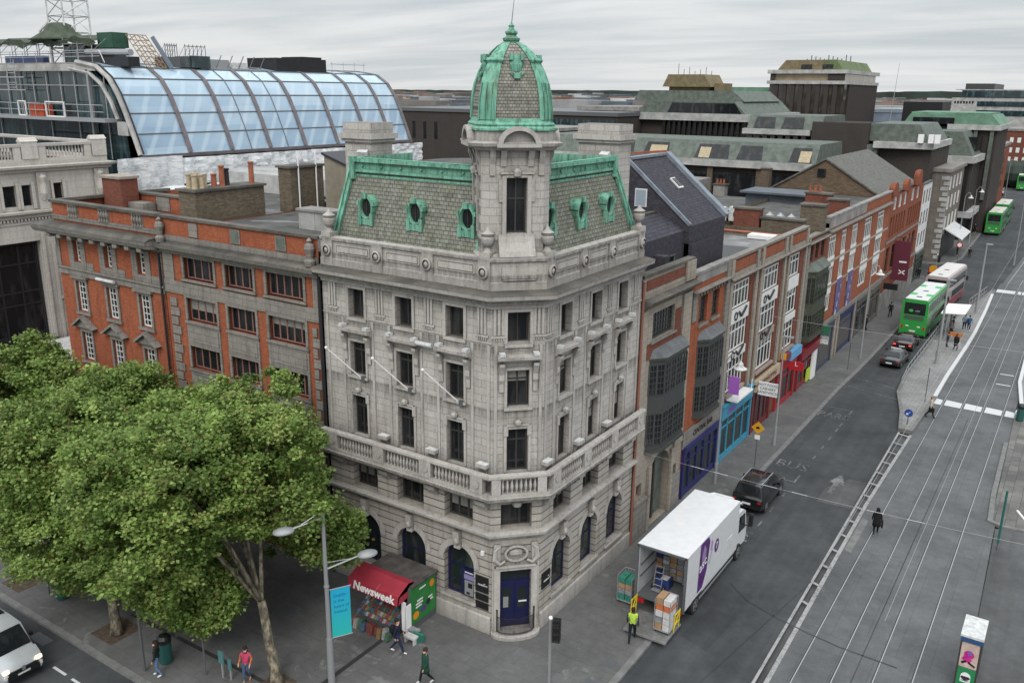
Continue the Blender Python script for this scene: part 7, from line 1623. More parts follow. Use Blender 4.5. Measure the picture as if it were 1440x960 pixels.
VAN = [(-2.7, .92, .92, .4, 1.1, .8, 1.95, 0), (-2.6, .95, .94, .34, 1.15, .84, 1.98, 0), (0.3, .96, .95, .32, 1.15, .84, 2.0, 1), (1.2, .96, .95, .32, 1.12, .82, 1.97, 1), (1.95, .95, .93, .32, 1.1, .84, 1.15, 0), (2.45, .9, .86, .34, .95, .72, 1.0, 0), (2.65, .8, .74, .42, .72, .56, .76, 0)]
car('parked_car', 'black parked estate car with silver roof rails in front of the delivery truck', (4.0, 20.9, ZR), 0, SUV, (.008, .008, .009), rails=True, r=.37, wx=.85, wy=(-1.42, 1.42))
car('car', 'dark grey saloon car at the back of the queue behind the bus', (5.35, 56.2, ZR), -.06, SEDAN, (.03, .033, .036), rack=True)
car('car', 'black car with lit red brake lights right behind the green bus', (5.2, 62.8, ZR), -.02, SEDAN, (.035, .012, .012), lit=True)
car('car', 'small silver car parked far up the street beyond the buses', (-1.2, 226, ZR), .05, SEDAN, (.4, .42, .45), metal=.4)
v = car('van', 'silver van with lit headlights on the wide street at the lower left corner', (-18.5, -13.7, ZR), R(-90), VAN, (.50, .52, .54), r=.34, wy=(-1.55, 1.7), wx=.84, cat='van', metal=.3, low=True)
m = MB(); m.mat(MAT['black']); m.box(-.62, .62, 2.58, 2.69, .62, .8); m.mat(LAMP); m.box(-.8, -.56, 2.56, 2.67, .82, .95); m.box(.56, .8, 2.56, 2.67, .82, .95); m.mat(MAT['rim']); m.obox((0, 2.7, .78), (.14, .03, .2), 0, 0, 0); m.build('grille', v)
# ---- double-decker buses
def bus(label, loc, rz, body, roofc, group, L_=10.6, H=4.15, win_low=True, rear='green', patch=None, lower=None):
 T = thing('bus', label, 'bus', loc, rz, group, local=True); W = 1.26; y0, y1 = -L_ / 2, L_ / 2
 pm = glossy('bus_paint', body); rp = m_paint('bus_roof', roofc, .4)
 b = MB(); b.mat(pm); prof = [(-W + .05, .3), (W - .05, .3), (W, .5), (W, H - .35), (W - .1, H - .12), (W - .3, H - .03), (-W + .3, H - .03), (-W + .1, H - .12), (-W, H - .35), (-W, .5)]
 b.prismy(prof, y0, y1 - .25)
 tp = [(x * .94, z - .03 if z > 3 else z) for x, z in prof]; A = [b.pt((x, y1 - .25, z)) for x, z in prof]; C_ = [b.pt((x * .93, y1, .35 + (z - .35) * .97)) for x, z in prof]
 for k in range(len(A)): b.face((A[k], A[(k + 1) % len(A)], C_[(k + 1) % len(A)], C_[k]))
 b.face(C_);
 if lower: b.mat(glossy('bus_skirt', lower)); b.box(-W - .006, W + .006, y0 + .01, y1 - .6, .32, 1.25)
 b.build('body', T, smooth=True, auto=30)
 r = MB(); r.mat(rp); r.box(-W + .22, W - .22, y0 + .08, y1 - .4, H - .04, H + .01)
 if patch:
  r.mat(m_paint('bus_roof_patch', patch, .4)); [r.box(x - .3, x + .3, y, y + 1.0, H + .01, H + .035) for x in (-.75, .75) for y in (y0 + 2.2, y0 + 7)]
 r.mat(MAT['black']); r.box(-.25, .25, y0 + 1.2, y0 + 1.6, H + .01, H + .03); r.box(-.25, .25, y0 + 4.6, y0 + 5.0, H + .01, H + .03); r.build('roof', T)
 for s in (-1, 1):
  for z0, z1, a, c in ((2.75, 3.65, y0 + .5, y1 - .5), (1.35, 2.15, y0 + 2.6, y1 - .8)):
   g = MB(); g.mat(CGL); n = 7
   for k in range(n): p = a + (c - a) * k / n; g.box(s * W - .012, s * W + .012, p + .04, a + (c - a) * (k + 1) / n - .04, z0, z1)
   g.build('side_window', T)
  for y in (y0 + 2.4, y1 - 2.6): wheel(T, s * 1.12, y, .48, .3, s)
  m = MB(); m.mat(MAT['lamp_red']); m.box(s * 1.05 - .1, s * 1.05 + .1, y0 - .03, y0, 1.05, 1.35); m.mat(MAT['lamp_clear']); m.box(s * .55 - .14, s * .55 + .14, y0 - .02, y0, 1.25, 1.38); m.build('tail_light', T)
  m = MB(); m.mat(MAT['black']); m.box(s * 1.42 - .1, s * 1.42 + .1, y1 - .25, y1 - .05, 2.2, 2.7); m.bar((s * 1.2, y1 - .2, 2.75), (s * 1.42, y1 - .15, 2.7), .05); m.build('wing_mirror', T)
 g = MB(); g.mat(CGL); g.box(-1.0, 1.0, y0 - .02, y0 + .01, 2.55, 3.75); g.build('rear_window', T)
 g = MB(); g.mat(CGL); g.box(-1.08, 1.08, y1 - .02, y1 + .02, 2.65, 3.6); g.box(-1.08, 1.08, y1 - .02, y1 + .02, 1.2, 2.35); g.build('windscreen', T)
 m = MB(); m.mat(MAT['steel_dark']);
 for k in range(6): m.box(-.95, .95, y0 - .035, y0, 2.0 + k * .08, 2.04 + k * .08)
 m.build('engine_grille', T); m = MB(); m.mat(MAT['plate']); m.box(-.3, .3, y0 - .04, y0, .75, .9); m.mat(MAT['black']); m.box(-1.2, 1.2, y0 - .05, y0 + .1, .3, .5); m.build('number_plate', T)
 return T
GB, GW = (.03, .30, .055), (.72, .73, .72)
gb = bus('green double decker bus with pale roof right behind the white and red bus', (5.2, 71.6, ZR), -.03, GB, GW, 'buses along the street', patch=(.05, .5, .15))
m = MB(); m.mat(m_paint('green_badge', (.05, .4, .08), .4)); m.lathe([(.22, 0), (.22, .01)], (0, 0, 0), 12)
for q in m.v: q.xyz = (-.35 + q.x, -5.33 - q.z, 2.95 + q.y * .7)
m.mat(MAT['steel']); m.box(.05, .5, -5.335, -5.325, 2.9, 3.0); m.build('badge', gb)
bus('white roofed double decker bus with red skirt ahead of the green bus', (5.3, 85.8, ZR), -.06, (.42, .36, .34), (.70, .68, .66), 'buses along the street', lower=(.34, .03, .05))
gb2 = bus('nearer of the two green buses following each other far up the street', (4.4, 154.5, ZR), 0, GB, (.68, .66, .58), 'buses along the street')
dup(gb2, (4.2, 169.5, ZR), 0, 'green bus directly in front of another green bus far up the street')
dup(gb2, (2.2, 246, ZR), .05, 'farthest green bus near the trees at the end of the street')
# ---- delivery truck
def truck():
 T = thing('delivery_truck', 'white delivery truck with open rear, purple emblem and lowered tail lift', 'truck', (4.25, 9.0, ZR), 0, None, local=True)
 W, y0, y1, zf, H = 1.22, -3.5, 3.55, 1.05, 3.72; wm = glossy('truck_white', (.76, .77, .78)); inm = m_plain('truck_lining', (.50, .52, .53), .6, 0, .3, 1)
 b = MB(); b.mat(wm)
 for s in (-1, 1): b.box(s * W - .03, s * W + .03, y0, y1, zf - .1, H - .05)
 b.box(-W + .03, W - .03, y1 - .05, y1, zf, H - .05); b.box(-W - .03, W + .03, y0, y1, H - .05, H); b.build('box_body', T)
 b = MB(); b.mat(MAT['steel_dark']); b.box(-W + .03, W - .03, y0 + .02, y1 - .06, zf - .12, zf); b.build('load_floor', T)
 b = MB(); b.mat(inm)
 for s in (-1, 1): b.box(s * (W - .05) - .015, s * (W - .05) + .015, y0 + .1, y1 - .1, zf + .01, H - .1)
 b.mat(MAT['steel_dark']); [b.box(-W + .09, -W + .12, y0 + .2, y1 - .2, z, z + .06) for z in (1.9, 2.5)]; b.build('lining', T)
 b = MB(); b.mat(MAT['steel_dark'])
 for s in (-1, 1): b.box(s * W - .06, s * W + .06, y0 - .05, y0 + .02, zf - .2, H)
 b.box(-W, W, y0 - .05, y0 + .02, H - .09, H + .005); b.build('rear_frame', T)
 c = MB(); c.mat(MAT['black']); c.box(-.45, .45, y0 + .3, 5.2, .55, .9); c.build('chassis', T)
 for s in (-1, 1):
  c = MB(); c.mat(MAT['steel']); [c.box(s * 1.18 - .02, s * 1.18 + .02, -1.4, 3.3, z, z + .09) for z in (.5, .78)]; c.mat(wm); c.box(s * 1.2 - .015, s * 1.2 + .015, y0, 3.4, .86, .95); c.build('side_guard', T)
  wheel(T, s * 1.0, -1.9, .46, .42, s); wheel(T, s * 1.05, 4.15, .46, .28, s)
  c = MB(); c.mat(MAT['black']); c.box(s * 1.05 - .22, s * 1.05 + .22, -2.5, -1.3, .94, .98); c.build('mudguard', T)
  c = MB(); c.mat(MAT['lamp_red']); c.box(s * .95 - .2, s * .95 + .2, y0 - .08, y0 - .02, .72, .9); c.build('tail_light', T)
  c = MB(); c.mat(MAT['black']); c.box(s * 1.45 - .1, s * 1.45 + .1, 4.95, 5.15, 1.7, 2.4); c.bar((s * 1.15, 5.0, 2.35), (s * 1.45, 5.05, 2.4), .05); c.bar((s * 1.15, 5.0, 1.7), (s * 1.45, 5.05, 1.7), .05); c.build('wing_mirror', T)
 k = MB(); k.mat(wm); k.prismx([(3.68, .75), (5.3, .6), (5.45, .9), (5.42, 1.5), (5.05, 2.55), (4.7, 2.75), (3.68, 2.8)], -1.12, 1.12); k.prismx([(3.7, 2.8), (4.7, 2.75), (3.85, 3.5), (3.7, 3.5)], -.98, .98) if False else None
 for s in (-1, 1): k.path([(s * .95, 3.7, 3.3), (s * .98, 4.5, 3.15), (s * .9, 5.0, 2.85)], .06, 5)
 k.path([(-.95, 3.8, 3.35), (-.5, 4.5, 3.3), (.5, 4.5, 3.3), (.95, 3.8, 3.35)], .07, 5)
 cb = k.build('cab', T); g = MB(); g.mat(CGL); g.poly([(-1.0, 5.44, 1.52), (1.0, 5.44, 1.52), (.95, 5.09, 2.5), (-.95, 5.09, 2.5)])
 for s in (-1, 1): g.poly([(s * 1.125, 4.1, 1.55), (s * 1.125, 5.2, 1.5), (s * 1.125, 4.95, 2.45), (s * 1.125, 4.1, 2.5)])
 g.build('windscreen', cb)
 # purple graphic on the street side
 p = MB(); p.mat(m_plain('purple_graphic', (.115, .03, .19), .4, 0, .5, 1.4)); x = W + .036
 pts = [(-1.95, 1.1), (-1.3, 1.15), (-.85, 1.9), (-.75, 2.6), (-.62, 3.3), (-.8, 3.62), (-1.0, 3.66), (-1.85, 3.66), (-1.9, 2.6)]
 p.poly([(x, y, z) for y, z in pts]); p.lathe([(.36, -.003), (.36, .003)], (0, 0, 0), 18)
 for q in p.v[len(pts):]: q.xyz = (x + q.z, .35 + q.x * .8, 2.65 + q.y)
 p.mat(m_plain('mauve_graphic', (.35, .25, .45), .4, 0, .5, 1.4)); p.poly([(x + .004, -1.6, 2.3), (x + .004, -1.15, 2.35), (x + .004, -1.05, 3.1), (x + .004, -1.35, 3.45), (x + .004, -1.6, 3.0)]); p.poly([(x, -.55, 2.0), (x, -.2, 2.7), (x, -.28, 2.75), (x, -.62, 2.05)]); p.poly([(x, -.5, 2.75), (x, -.25, 2.7), (x, -.2, 3.1), (x, -.4, 3.3)])
 o = p.build('emblem', T); text_mb('asc', .75, plane_M((x + .01, -1.42, 2.45), (0, 1, .25), (0, -.25, 1)), MAT['white'], .003).build('lettering', o)
 text_mb('7', .5, plane_M((x + .01, .35, 2.65), (0, 1, 0), (0, 0, 1)), MAT['white'], .003).build('lettering', o)
 d = MB(); d.mat(MAT['dirty_white']); d.box(W + .03, W + .045, 1.9, 2.7, 1.7, 2.2); d.build('notice', T)
 # tail lift
 l = MB(); l.mat(m_plain('worn_steel_plate', (.24, .24, .235), .6, .3, .4, 3)); l.box(-.9, 1.2, y0 - 1.75, y0 - .1, .28, .36); l.box(-.9, 1.2, y0 - 1.9, y0 - 1.75, .24, .33); l.build('tail_lift', T)
 l = MB(); l.mat(m_paint('yellow_paint', (.62, .47, .03), .4))
 for xx in (-1.02, 1.16):
  for y in (y0 - .9, y0 - .35): l.tube((xx, y, .3), (xx, y + .1, 1.25), .03, n=5)
  for z in (.7, 1.2): l.tube((xx, y0 - .87, z), (xx, y0 - .27, z), .03, n=5)
  l.tube((xx, y0 - .87, .5), (xx, y0 - .3, 1.2), .025, n=5)
 l.build('lift_handrail', T)
 return T
truck()
def cage(label, x, y, z, cols, h=1.6, covered=None, rz=0.0):
 T = thing('roll_cage', label, 'roll cage', (x, y, z), rz, 'roll cages of goods', local=True)
 f = MB(); f.mat(MAT['steel']); w, d = .38, .42
 for sx in (-1, 1):
  for sy in (-1, 1): f.tube((sx * w, sy * d, .16), (sx * w, sy * d, h), .018, n=4)
  for k in range(5): f.tube((sx * w, -d, .2 + k * (h - .2) / 4), (sx * w, d, .2 + k * (h - .2) / 4), .01, n=3)
 for k in range(6): f.tube((-w + k * w / 2.5, d, .2), (-w + k * w / 2.5, d, h), .01, n=3)
 f.tube((-w, d, h), (w, d, h), .015, n=4); f.box(-w, w, -d, d, .13, .17); f.build('frame', T)
 for sx in (-1, 1):
  for sy in (-1, 1): c = MB(Matrix.Translation((sx * .3, sy * .34, .065)) @ Matrix.Rotation(math.pi / 2, 4, 'Y')); c.mat(MAT['rubber']); c.lathe([(.06, -.02), (.06, .02)], n=8); c.build('castor', T)
 rng = random.Random(int(x * 97 + y * 13)); zz = .175; k = 0
 while zz < h - .15:
  hh = rng.uniform(.22, .38)
  for sx in (-1, 1):
   b = MB(); b.mat(CARD[cols[k % len(cols)]]); b.box(sx * .19 - .17, sx * .19 + .17, -.36, .34, zz, zz + hh - .01 - rng.uniform(0, .05)); k += 1
   o = b.build('carton' if False else 'goods', T)
  zz += hh
 return T
CARD = {'k': m_plain('cardboard', (.36, .23, .13), .85, 0, .3, 5), 'w': m_plain('white_carton', (.58, .57, .56), .7, 0, .3, 5), 'o': m_plain('orange_carton', (.55, .16, .06), .6, 0, .4, 5), 'g': m_plain('green_crate', (.04, .22, .16), .6, 0, .4, 5), 's': m_plain('grey_shrinkwrap', (.28, .29, .30), .3, 0, .5, 4), 'b': m_plain('blue_crate', (.03, .05, .18), .5, 0, .4, 5)}
cage('roll cage of white and orange cartons standing on the tail lift', 5.0, 4.55, ZR + .37, 'kwswwwoo', 1.7)
cage('roll cage with green crates and a brown box on the pavement beside the truck', 2.35, 6.1, .01, 'ggsskk', 1.5)
for k, (x, lab, c) in enumerate(((3.45, 'left roll cage at the back of the truck load', 'bskskw'), (4.25, 'middle roll cage at the back of the truck load', 'ksskks'), (5.02, 'right roll cage at the back of the truck load', 'kkswws'))): cage(lab, x, 7.95 - .12 * k, ZR + 1.06, c, 1.8)
t = thing('sack_truck', 'hand sack truck with a blue crate standing inside the truck', 'sack truck', (3.75, 6.35, ZR + 1.06), 0, None, local=True)
m = MB(); m.mat(MAT['steel']); [m.tube((sx * .2, 0, .15), (sx * .2, .25, 1.2), .02, n=5) for sx in (-1, 1)]; [m.tube((-.2, .02 + k * .08, .25 + k * .3), (.2, .02 + k * .08, .25 + k * .3), .015, n=4) for k in range(4)]; m.box(-.22, .22, -.25, .02, .05, .07); m.build('frame', t)
for s in (-1, 1): wheel(t, s * .27, .08, .13, .07, s)
m = MB(); m.mat(CARD['b']); m.box(-.3, .35, .3, .8, .01, .5); m.mat(CARD['w']); m.box(-.1, .25, .31, .7, .5, .53); tag(m.build('crate', origin=(0, 0, 0)), 'blue crate on the truck floor behind the sack truck', 'crate'); bpy.data.objects[COL.objects[-1].name].location = (3.9, 6.3, ZR + 1.06)
# ---------------------------------------------------------------- street furniture
def furniture():
 ST, IR, BK = MAT['steel'], MAT['iron'], MAT['black']
 def P(t, nm, mat, f, **k):
  m = MB(); m.mat(mat if not isinstance(mat, str) else MAT[mat]); f(m); return m.build(nm, t, **k)
 # newspaper kiosk
 K = thing('news_kiosk', 'news kiosk with red canopy and bright green advert side panel', 'kiosk', (-6.2, -1.3, 0))
 P(K, 'cabin', 'steel_dark', lambda m: (m.box(-7.4, -4.75, -.25, -.15, .02, 2.2), m.box(-7.4, -7.3, -2.0, -.25, .02, 2.2), m.box(-4.85, -4.72, -2.0, -.15, .02, 2.25), m.box(-7.3, -4.85, -1.4, -.25, .02, .6), m.box(-7.3, -4.85, -.9, -.8, .6, 2.1)))
 P(K, 'roof', m_plain('kiosk_roof', (.095, .085, .08), .9, 0, .5, 2), lambda m: (m.box(-7.55, -4.6, -1.9, -.05, 2.25, 2.33), m.box(-5.6, -4.7, -1.6, -.1, 2.33, 2.37)))
 red = m_plain('red_canopy', (.36, .035, .055), .6, 0, .2, 1)
 P(K, 'canopy', red, lambda m: (m.prismx([(-1.55, 2.42), (-1.95, 2.5), (-2.65, 2.15), (-2.75, 1.72), (-2.7, 1.72), (-2.55, 2.1), (-1.55, 2.2)], -7.85, -4.8), m.poly([(-4.8, -1.55, 1.9), (-4.8, -1.55, 2.42), (-4.8, -1.95, 2.5), (-4.8, -2.65, 2.15), (-4.8, -2.75, 1.72)]), m.poly([(-7.85, -1.55, 1.9), (-7.85, -1.55, 2.42), (-7.85, -1.95, 2.5), (-7.85, -2.65, 2.15), (-7.85, -2.75, 1.72)])))
 text_mb('Newsweek', .52, plane_M((-6.25, -2.725, 1.93), (1, 0, 0), (0, .23, 1)), MAT['white'], .012, bold=.014, sx=1.05).build('lettering', K)
 gp = m_plain('green_advert', (.03, .22, .05), .45, 0, .35, 1.2)
 o = P(K, 'advert_panel', gp, lambda m: m.box(-4.72, -4.68, -1.95, -.15, .35, 2.2))
 def disc(mb, x, y, z, ry, rz): mb.poly([(x, y + ry * math.cos(k * .524), z + rz * math.sin(k * .524)) for k in range(12)])
 m = MB(); m.mat(m_paint('orange_spot', (.7, .27, .02), .5)); disc(m, -4.674, -.42, 1.85, .17, .2); disc(m, -4.674, -1.6, .72, .22, .2); m.mat(MAT['white'])
 for k, (y, z, w) in enumerate(((-1.3, 1.4, .42), (-1.35, 1.25, .5), (-1.4, 1.1, .42), (-.55, 1.2, .3), (-.5, 1.05, .28), (-1.1, 1.95, .45))): m.box(-4.676, -4.672, y - w / 2, y + w / 2, z - .04, z + .04)
 m.mat(m_paint('violet_spot', (.09, .05, .2), .5)); disc(m, -4.673, -1.05, .8, .25, .14); m.mat(BK); disc(m, -4.671, -.7, 1.0, .16, .16); m.build('advert_print', o)
 P(K, 'notice_board', 'white', lambda m: (m.box(-4.9, -4.66, -2.35, -2.3, .25, 1.75), m.box(-4.68, -4.64, -2.35, -1.98, .2, 1.55)))
 P(K, 'counter', 'steel_dark', lambda m: (m.prismx([(-2.7, .15), (-2.7, .6), (-2.0, 1.05), (-1.4, 1.05), (-1.4, .15)], -7.3, -5.0)))
 rng = random.Random(4); cols = [m_plain('magazine_' + 'abcdef'[k], c, .5, 0, .5, 9) for k, c in enumerate(((.30, .30, .29), (.07, .12, .2), (.2, .06, .05), (.07, .13, .09), (.24, .17, .08), (.07, .07, .08)))]
 m = MB()
 for r in range(4):
  for k in range(13):
   m.mat(cols[rng.randrange(6)]); t = r / 3.6; y, z = -2.72 + t * .72, .66 + t * .46; m.obox((-7.2 + k * .175, y, z), (.15, .2, .03), rng.uniform(-.1, .1), R(33))
 for k in range(14): m.mat(cols[rng.randrange(6)]); m.box(-7.2 + k * .17, -7.07 + k * .17, -.98, -.91, 1.2, 1.45); m.box(-7.2 + k * .17, -7.07 + k * .17, -.98, -.91, 1.55, 1.8)
 for k in range(10): m.mat(cols[rng.randrange(6)]); x = -7.3 + k * .24; m.obox((x, -2.95 - (k % 2) * .1, .2), (.2, .25, .35 + (k % 3) * .1), 0, R(-15))
 tag(m.build('magazines', origin=(-6.2, -2.4, .6)), 'rows of magazines and papers on the sloping kiosk counter', 'magazines', kind='stuff')
 P(K, 'fridge', 'black', lambda m: m.box(-6.1, -5.5, -1.35, -1.0, .65, 1.5))
 for i, (x, y, c, lab) in enumerate(((-4.45, -2.1, 's', 'grey stool beside the kiosk end panel'), (-4.2, -2.55, 'w', 'pale low box beside the kiosk end panel'))):
  m = MB(); m.mat(CARD[c]); m.box(x - .3, x + .3, y - .16, y + .16, .28, .38); [m.box(x + a - .03, x + a + .03, y - .14, y + .14, .01, .28) for a in (-.24, .24)]; tag(m.build('bench', origin=(x, y, 0)), lab, 'bench')
 m = MB(); m.mat(CARD['g']); m.box(-4.3, -3.7, -2.3, -2.2, .05, .4); m.box(-4.0, -3.92, -2.5, -2.0, .01, .3); tag(m.build('crate', origin=(-4, -2.2, 0)), 'green folded crate lying by the kiosk benches', 'crate')
 # twin-arm street lamp with cyan banner
 def twin(label, x, y, rz, banner=False):
  T = thing('street_lamp', label, 'street lamp', (x, y, 0), rz, 'twin arm street lamps', local=True)
  P(T, 'pole', 'steel', lambda m: (m.tube((0, 0, 0), (0, 0, 2.2), .15, .13, 10), m.tube((0, 0, 2.2), (0, 0, 8.1), .10, .07, 10), m.tube((0, 0, 4.6), (0, 0, 4.66), .12, n=10)))
  for s, z, l, e in ((1, 5.4, 1.5, .3), (-1, 7.7, 1.3, -.22)):
   a = P(T, 'arm', 'steel', lambda m: (m.tube((0, 0, z), (s * l, 0, z + e), .045, .035, 6), m.tube((0, 0, z + .3), (s * l * .7, 0, z + e * .7 + .02), .014, n=4)))
   h = MB(); h.mat(MAT['steel']); h.lathe([(.05, .12), (.2, .1), (.36, .02), (.38, -.04), (.32, -.09)], (s * (l + .25), 0, z + e), 14, 1.15, .8); h.mat(MAT['lamp_clear']); h.lathe([(.31, -.1), (.2, -.15), (.02, -.17)], (s * (l + .25), 0, z + e), 14, 1.15, .8); h.build('lamp_head', T, smooth=True, auto=40)
  if banner:
   mt, nt, b = new_mat('cyan_banner'); sp = nt.nodes.new('ShaderNodeSeparateXYZ'); L(nt, pos(nt), sp.inputs[0]); mr = N(nt, 'ShaderNodeMapRange'); L(nt, sp.outputs[2], mr.inputs[0]); mr.inputs[1].default_value = 2.2; mr.inputs[2].default_value = 5.0
   L(nt, mix(nt, mr.outputs[0], (.02, .45, .42), (.01, .34, .62)), b.inputs['Base Color']); b.inputs['Roughness'].default_value = .6
   o = P(T, 'banner', mt, lambda m: m.box(.14, .95, -.012, .012, 2.2, 4.4)); P(T, 'banner_bracket', 'steel', lambda m: (m.tube((0, 0, 4.43), (1.0, 0, 4.43), .02, n=5), m.tube((0, 0, 2.17), (1.0, 0, 2.17), .02, n=5)))
   for k, (tx, z) in enumerate((('Dublin', 4.1), ('is the', 3.85), ('heart of', 3.6), ('Ireland', 3.35))): text_mb(tx, .2, plane_M((.25, -.016, z), (1, 0, .0), (0, 0, 1)), m_paint('banner_ink', (.01, .12, .4), .6), .002, align='LEFT').build('lettering', o)
  return T
 twin('silver twin armed street lamp with a cyan banner standing near the kiosk', -5.13, -6.6, R(60), True)
 twin('silver twin armed street lamp rising between the tree crowns at the left', -29.5, -8.5, R(60))
 # slim street lamps on the right street
 def lamp(x, y, h, label, arm=0.0, r=.075, head=True):
  T = thing('lamp_post', label, 'lamp post', (x, y, 0))
  P(T, 'pole', 'steel', lambda m: (m.tube((x, y, 0), (x, y, 1.4), r * 1.5, n=8), m.tube((x, y, 1.4), (x, y, h), r, r * .6, 8)))
  if arm: P(T, 'arm', 'steel', lambda m: m.path([(x, y, h - .1), (x + arm * .4, y, h + .5), (x + arm * .8, y, h + .45), (x + arm, y, h + .0)], .035, 5)); P(T, 'lamp_head', 'dirty_white', lambda m: m.lathe([(.05, .35), (.16, .2), (.18, .05), (.42, -.1), (.38, -.16)], (x + arm, y, h - .2), 10))
  elif head: P(T, 'lamp_head', 'steel', lambda m: m.box(x - .1, x + .6, y - .12, y + .12, h - .05, h + .06))
  return T
 lamp(1.05, 21.3, 8.2, 'slim grey lamp post with hooked arm and bell lamp beside the truck cab', 1.0); lamp(2.2, 29.8, 8.0, 'slim grey lamp post between the yellow sign and the parking bay'); lamp(2.4, 55.5, 8.5, 'tall slim lamp post on the left pavement across from the queueing cars', .8)
 lamp(8.7, 57.6, 8.0, 'stout pole at the near end of the tram stop railings', r=.12); lamp(9.3, 82, 8.0, 'stout pole at the far end of the tram stop railings', r=.12); lamp(1.8, 125, 9, 'tall pole outside the stone corner building', .8); lamp(2.2, 136, 9, 'tall pole in front of the glass canopy', .8); lamp(2.0, 160, 9, 'tall pole far up the street beside the green buses'); lamp(10.3, 118, 9, 'tall pole on the tram crossing beyond the platforms'); lamp(1.5, 205, 10, 'very distant pole near the brick gable house')
 # signs
 def post(x, y, h, label, f=None, r=.04, z=0.0):
  T = thing('sign_post', label, 'sign', (x, y, z)); P(T, 'pole', 'steel_dark', lambda m: m.tube((x, y, z), (x, y, h), r, n=6))
  if f: f(T)
  return T
 def dsc(mb, x, y, z, r, t=.03, n=16, ang=0.0):
  i = len(mb.v); mb.lathe([(r, -t / 2), (r, t / 2)], (0, 0, 0), n, ph=ang)
  for q in mb.v[i:]: q.xyz = (x + q.x, y - q.z, z + q.y)
 yl = m_paint('yellow_sign_paint', (.65, .33, .02), .4); bl = m_paint('blue_sign_paint', (.02, .06, .28), .4)
 post(2.27, 25.4, 3.1, 'yellow diamond warning sign on a thin post on the left pavement', lambda T: (P(T, 'sign_plate', yl, lambda m: (m.obox((2.27, 25.36, 2.75), (.62, .03, .62), 0, 0, R(45)), m.mat(BK), m.box(2.15, 2.38, 25.33, 25.345, 2.7, 2.85))), P(T, 'sign_plate', 'white', lambda m: m.box(2.1, 2.45, 25.34, 25.37, 1.95, 2.25))))
 def arrow(T):
  P(T, 'sign_plate', bl, lambda m: dsc(m, 9.35, 39.36, 1.0, .3)); P(T, 'arrow', 'white', lambda m: (m.bar((9.47, 39.33, 1.12), (9.26, 39.33, .92), .07, .02), m.poly([(9.18, 39.335, .85), (9.38, 39.335, .88), (9.22, 39.335, 1.03)])))
 post(9.35, 39.4, 1.3, 'round blue keep left sign on the tip of the tram island', arrow, z=.1)
 post(9.6, 45.6, 3.0, 'thin dark sign post on the tram island near the crossing', None, z=.1); post(2.3, 51.0, 2.6, 'short dark post on the left pavement beside the queueing cars', None)
 post(16.96, 22.4, 3.4, 'green post standing beyond the tram tracks at the right edge', lambda T: P(T, 'cap', m_paint('green_post', (.02, .12, .10), .4), lambda m: m.tube((16.96, 22.4, .3), (16.96, 22.4, 3.45), .06, n=8)), z=ZR)
 post(2.9, 92.5, 3.2, 'pair of round orange works signs beside the white roofed bus', lambda T: (P(T, 'sign_plate', yl, lambda m: (dsc(m, 2.9, 92.4, 2.7, .5), dsc(m, 2.75, 92.4, 1.5, .55))), P(T, 'base', 'white', lambda m: m.box(2.3, 3.3, 92.2, 92.5, .3, .6))))
 post(3.0, 116, 3.0, 'round red bordered sign on the far pavement corner', lambda T: P(T, 'sign_plate', 'lamp_red', lambda m: (dsc(m, 3.0, 115.9, 2.6, .45), m.mat(MAT['white']), dsc(m, 3.0, 115.86, 2.6, .3))))
 # shop signs hanging over the pavement
 def hang(x0, x1, y, z0, z1, mat, label, txt=None, tm='iron', sz=.3):
  T = thing('hanging_sign', label, 'sign', (x0, y, z0)); P(T, 'bracket', 'iron', lambda m: m.tube((0, y, z1 - .05), (x1, y, z1 - .05), .025, n=4)); o = P(T, 'sign_plate', mat, lambda m: m.box(x0, x1, y - .04, y + .04, z0, z1))
  for k, t in enumerate(txt or ()): text_mb(t, sz, plane_M(((x0 + x1) / 2, y - .045, z1 - .2 - k * sz * 1.05), (1, 0, 0), (0, 0, 1)), MAT[tm], .003).build('lettering', o)
 hang(.35, 1.75, 31.0, 3.1, 4.1, 'white', 'white hanging sign with three lines of text by the sandwich shop', ('HOT FOOD', 'CARVERY', 'SANDWICH'), sz=.27)
 hang(.3, 1.5, 38.6, 3.0, 3.7, m_paint('red_sign', (.42, .02, .03), .4), 'red hanging sign above the red shop front', ('L',), 'white', .5); hang(.3, 1.0, 24.6, 5.0, 6.2, m_paint('magenta_sign', (.35, .12, .5), .4), 'lilac and pink hanging sign above the blue shop')
 hang(.3, 1.1, 47.7, 3.9, 4.6, m_paint('green_sign', (.03, .16, .08), .4), 'green hanging sign beside the bronze oriel house'); hang(.3, 1.0, 48.0, 2.9, 3.6, 'dirty_white', 'small pale hanging sign below the green one', ('TO LET',), sz=.2); hang(.3, 1.8, 74.6, 3.0, 3.7, 'black', 'black hanging sign at the near end of the gabled building')
 hang(.2, .6, 36.6, 4.3, 4.8, yl, 'small orange lamp sign above the red shop')
 # island railing, shelter, signals
 for nm, lab, pts in (('guard_rail', 'long metal guard rail along the traffic side of the tram stop', [(7.4, 47.6), (7.15, 52), (7.15, 60), (7.2, 70), (7.8, 80)]), ('guard_rail', 'short guard rail at the far end of the tram stop', [(8.3, 84), (9.2, 93)])):
  m = MB(); m.mat(ST)
  for (a, b), (c, d) in zip(pts[:-1], pts[1:]):
   n = max(int(math.hypot(c - a, d - b) / 1.4), 1)
   for k in range(n): x, y = a + (c - a) * k / n, b + (d - b) * k / n; m.bar((x, y, .1), (x, y, 1.15), .1, .04)
   for z in (.55, 1.15): m.tube((a, b, z), (c, d, z), .03, n=4)
  tag(m.build(nm, origin=(*pts[0], .1)), lab, 'railing')
 T = thing('tram_shelter', 'white roofed tram shelter with glass sides on the island platform', 'shelter', (8.3, 70, .1))
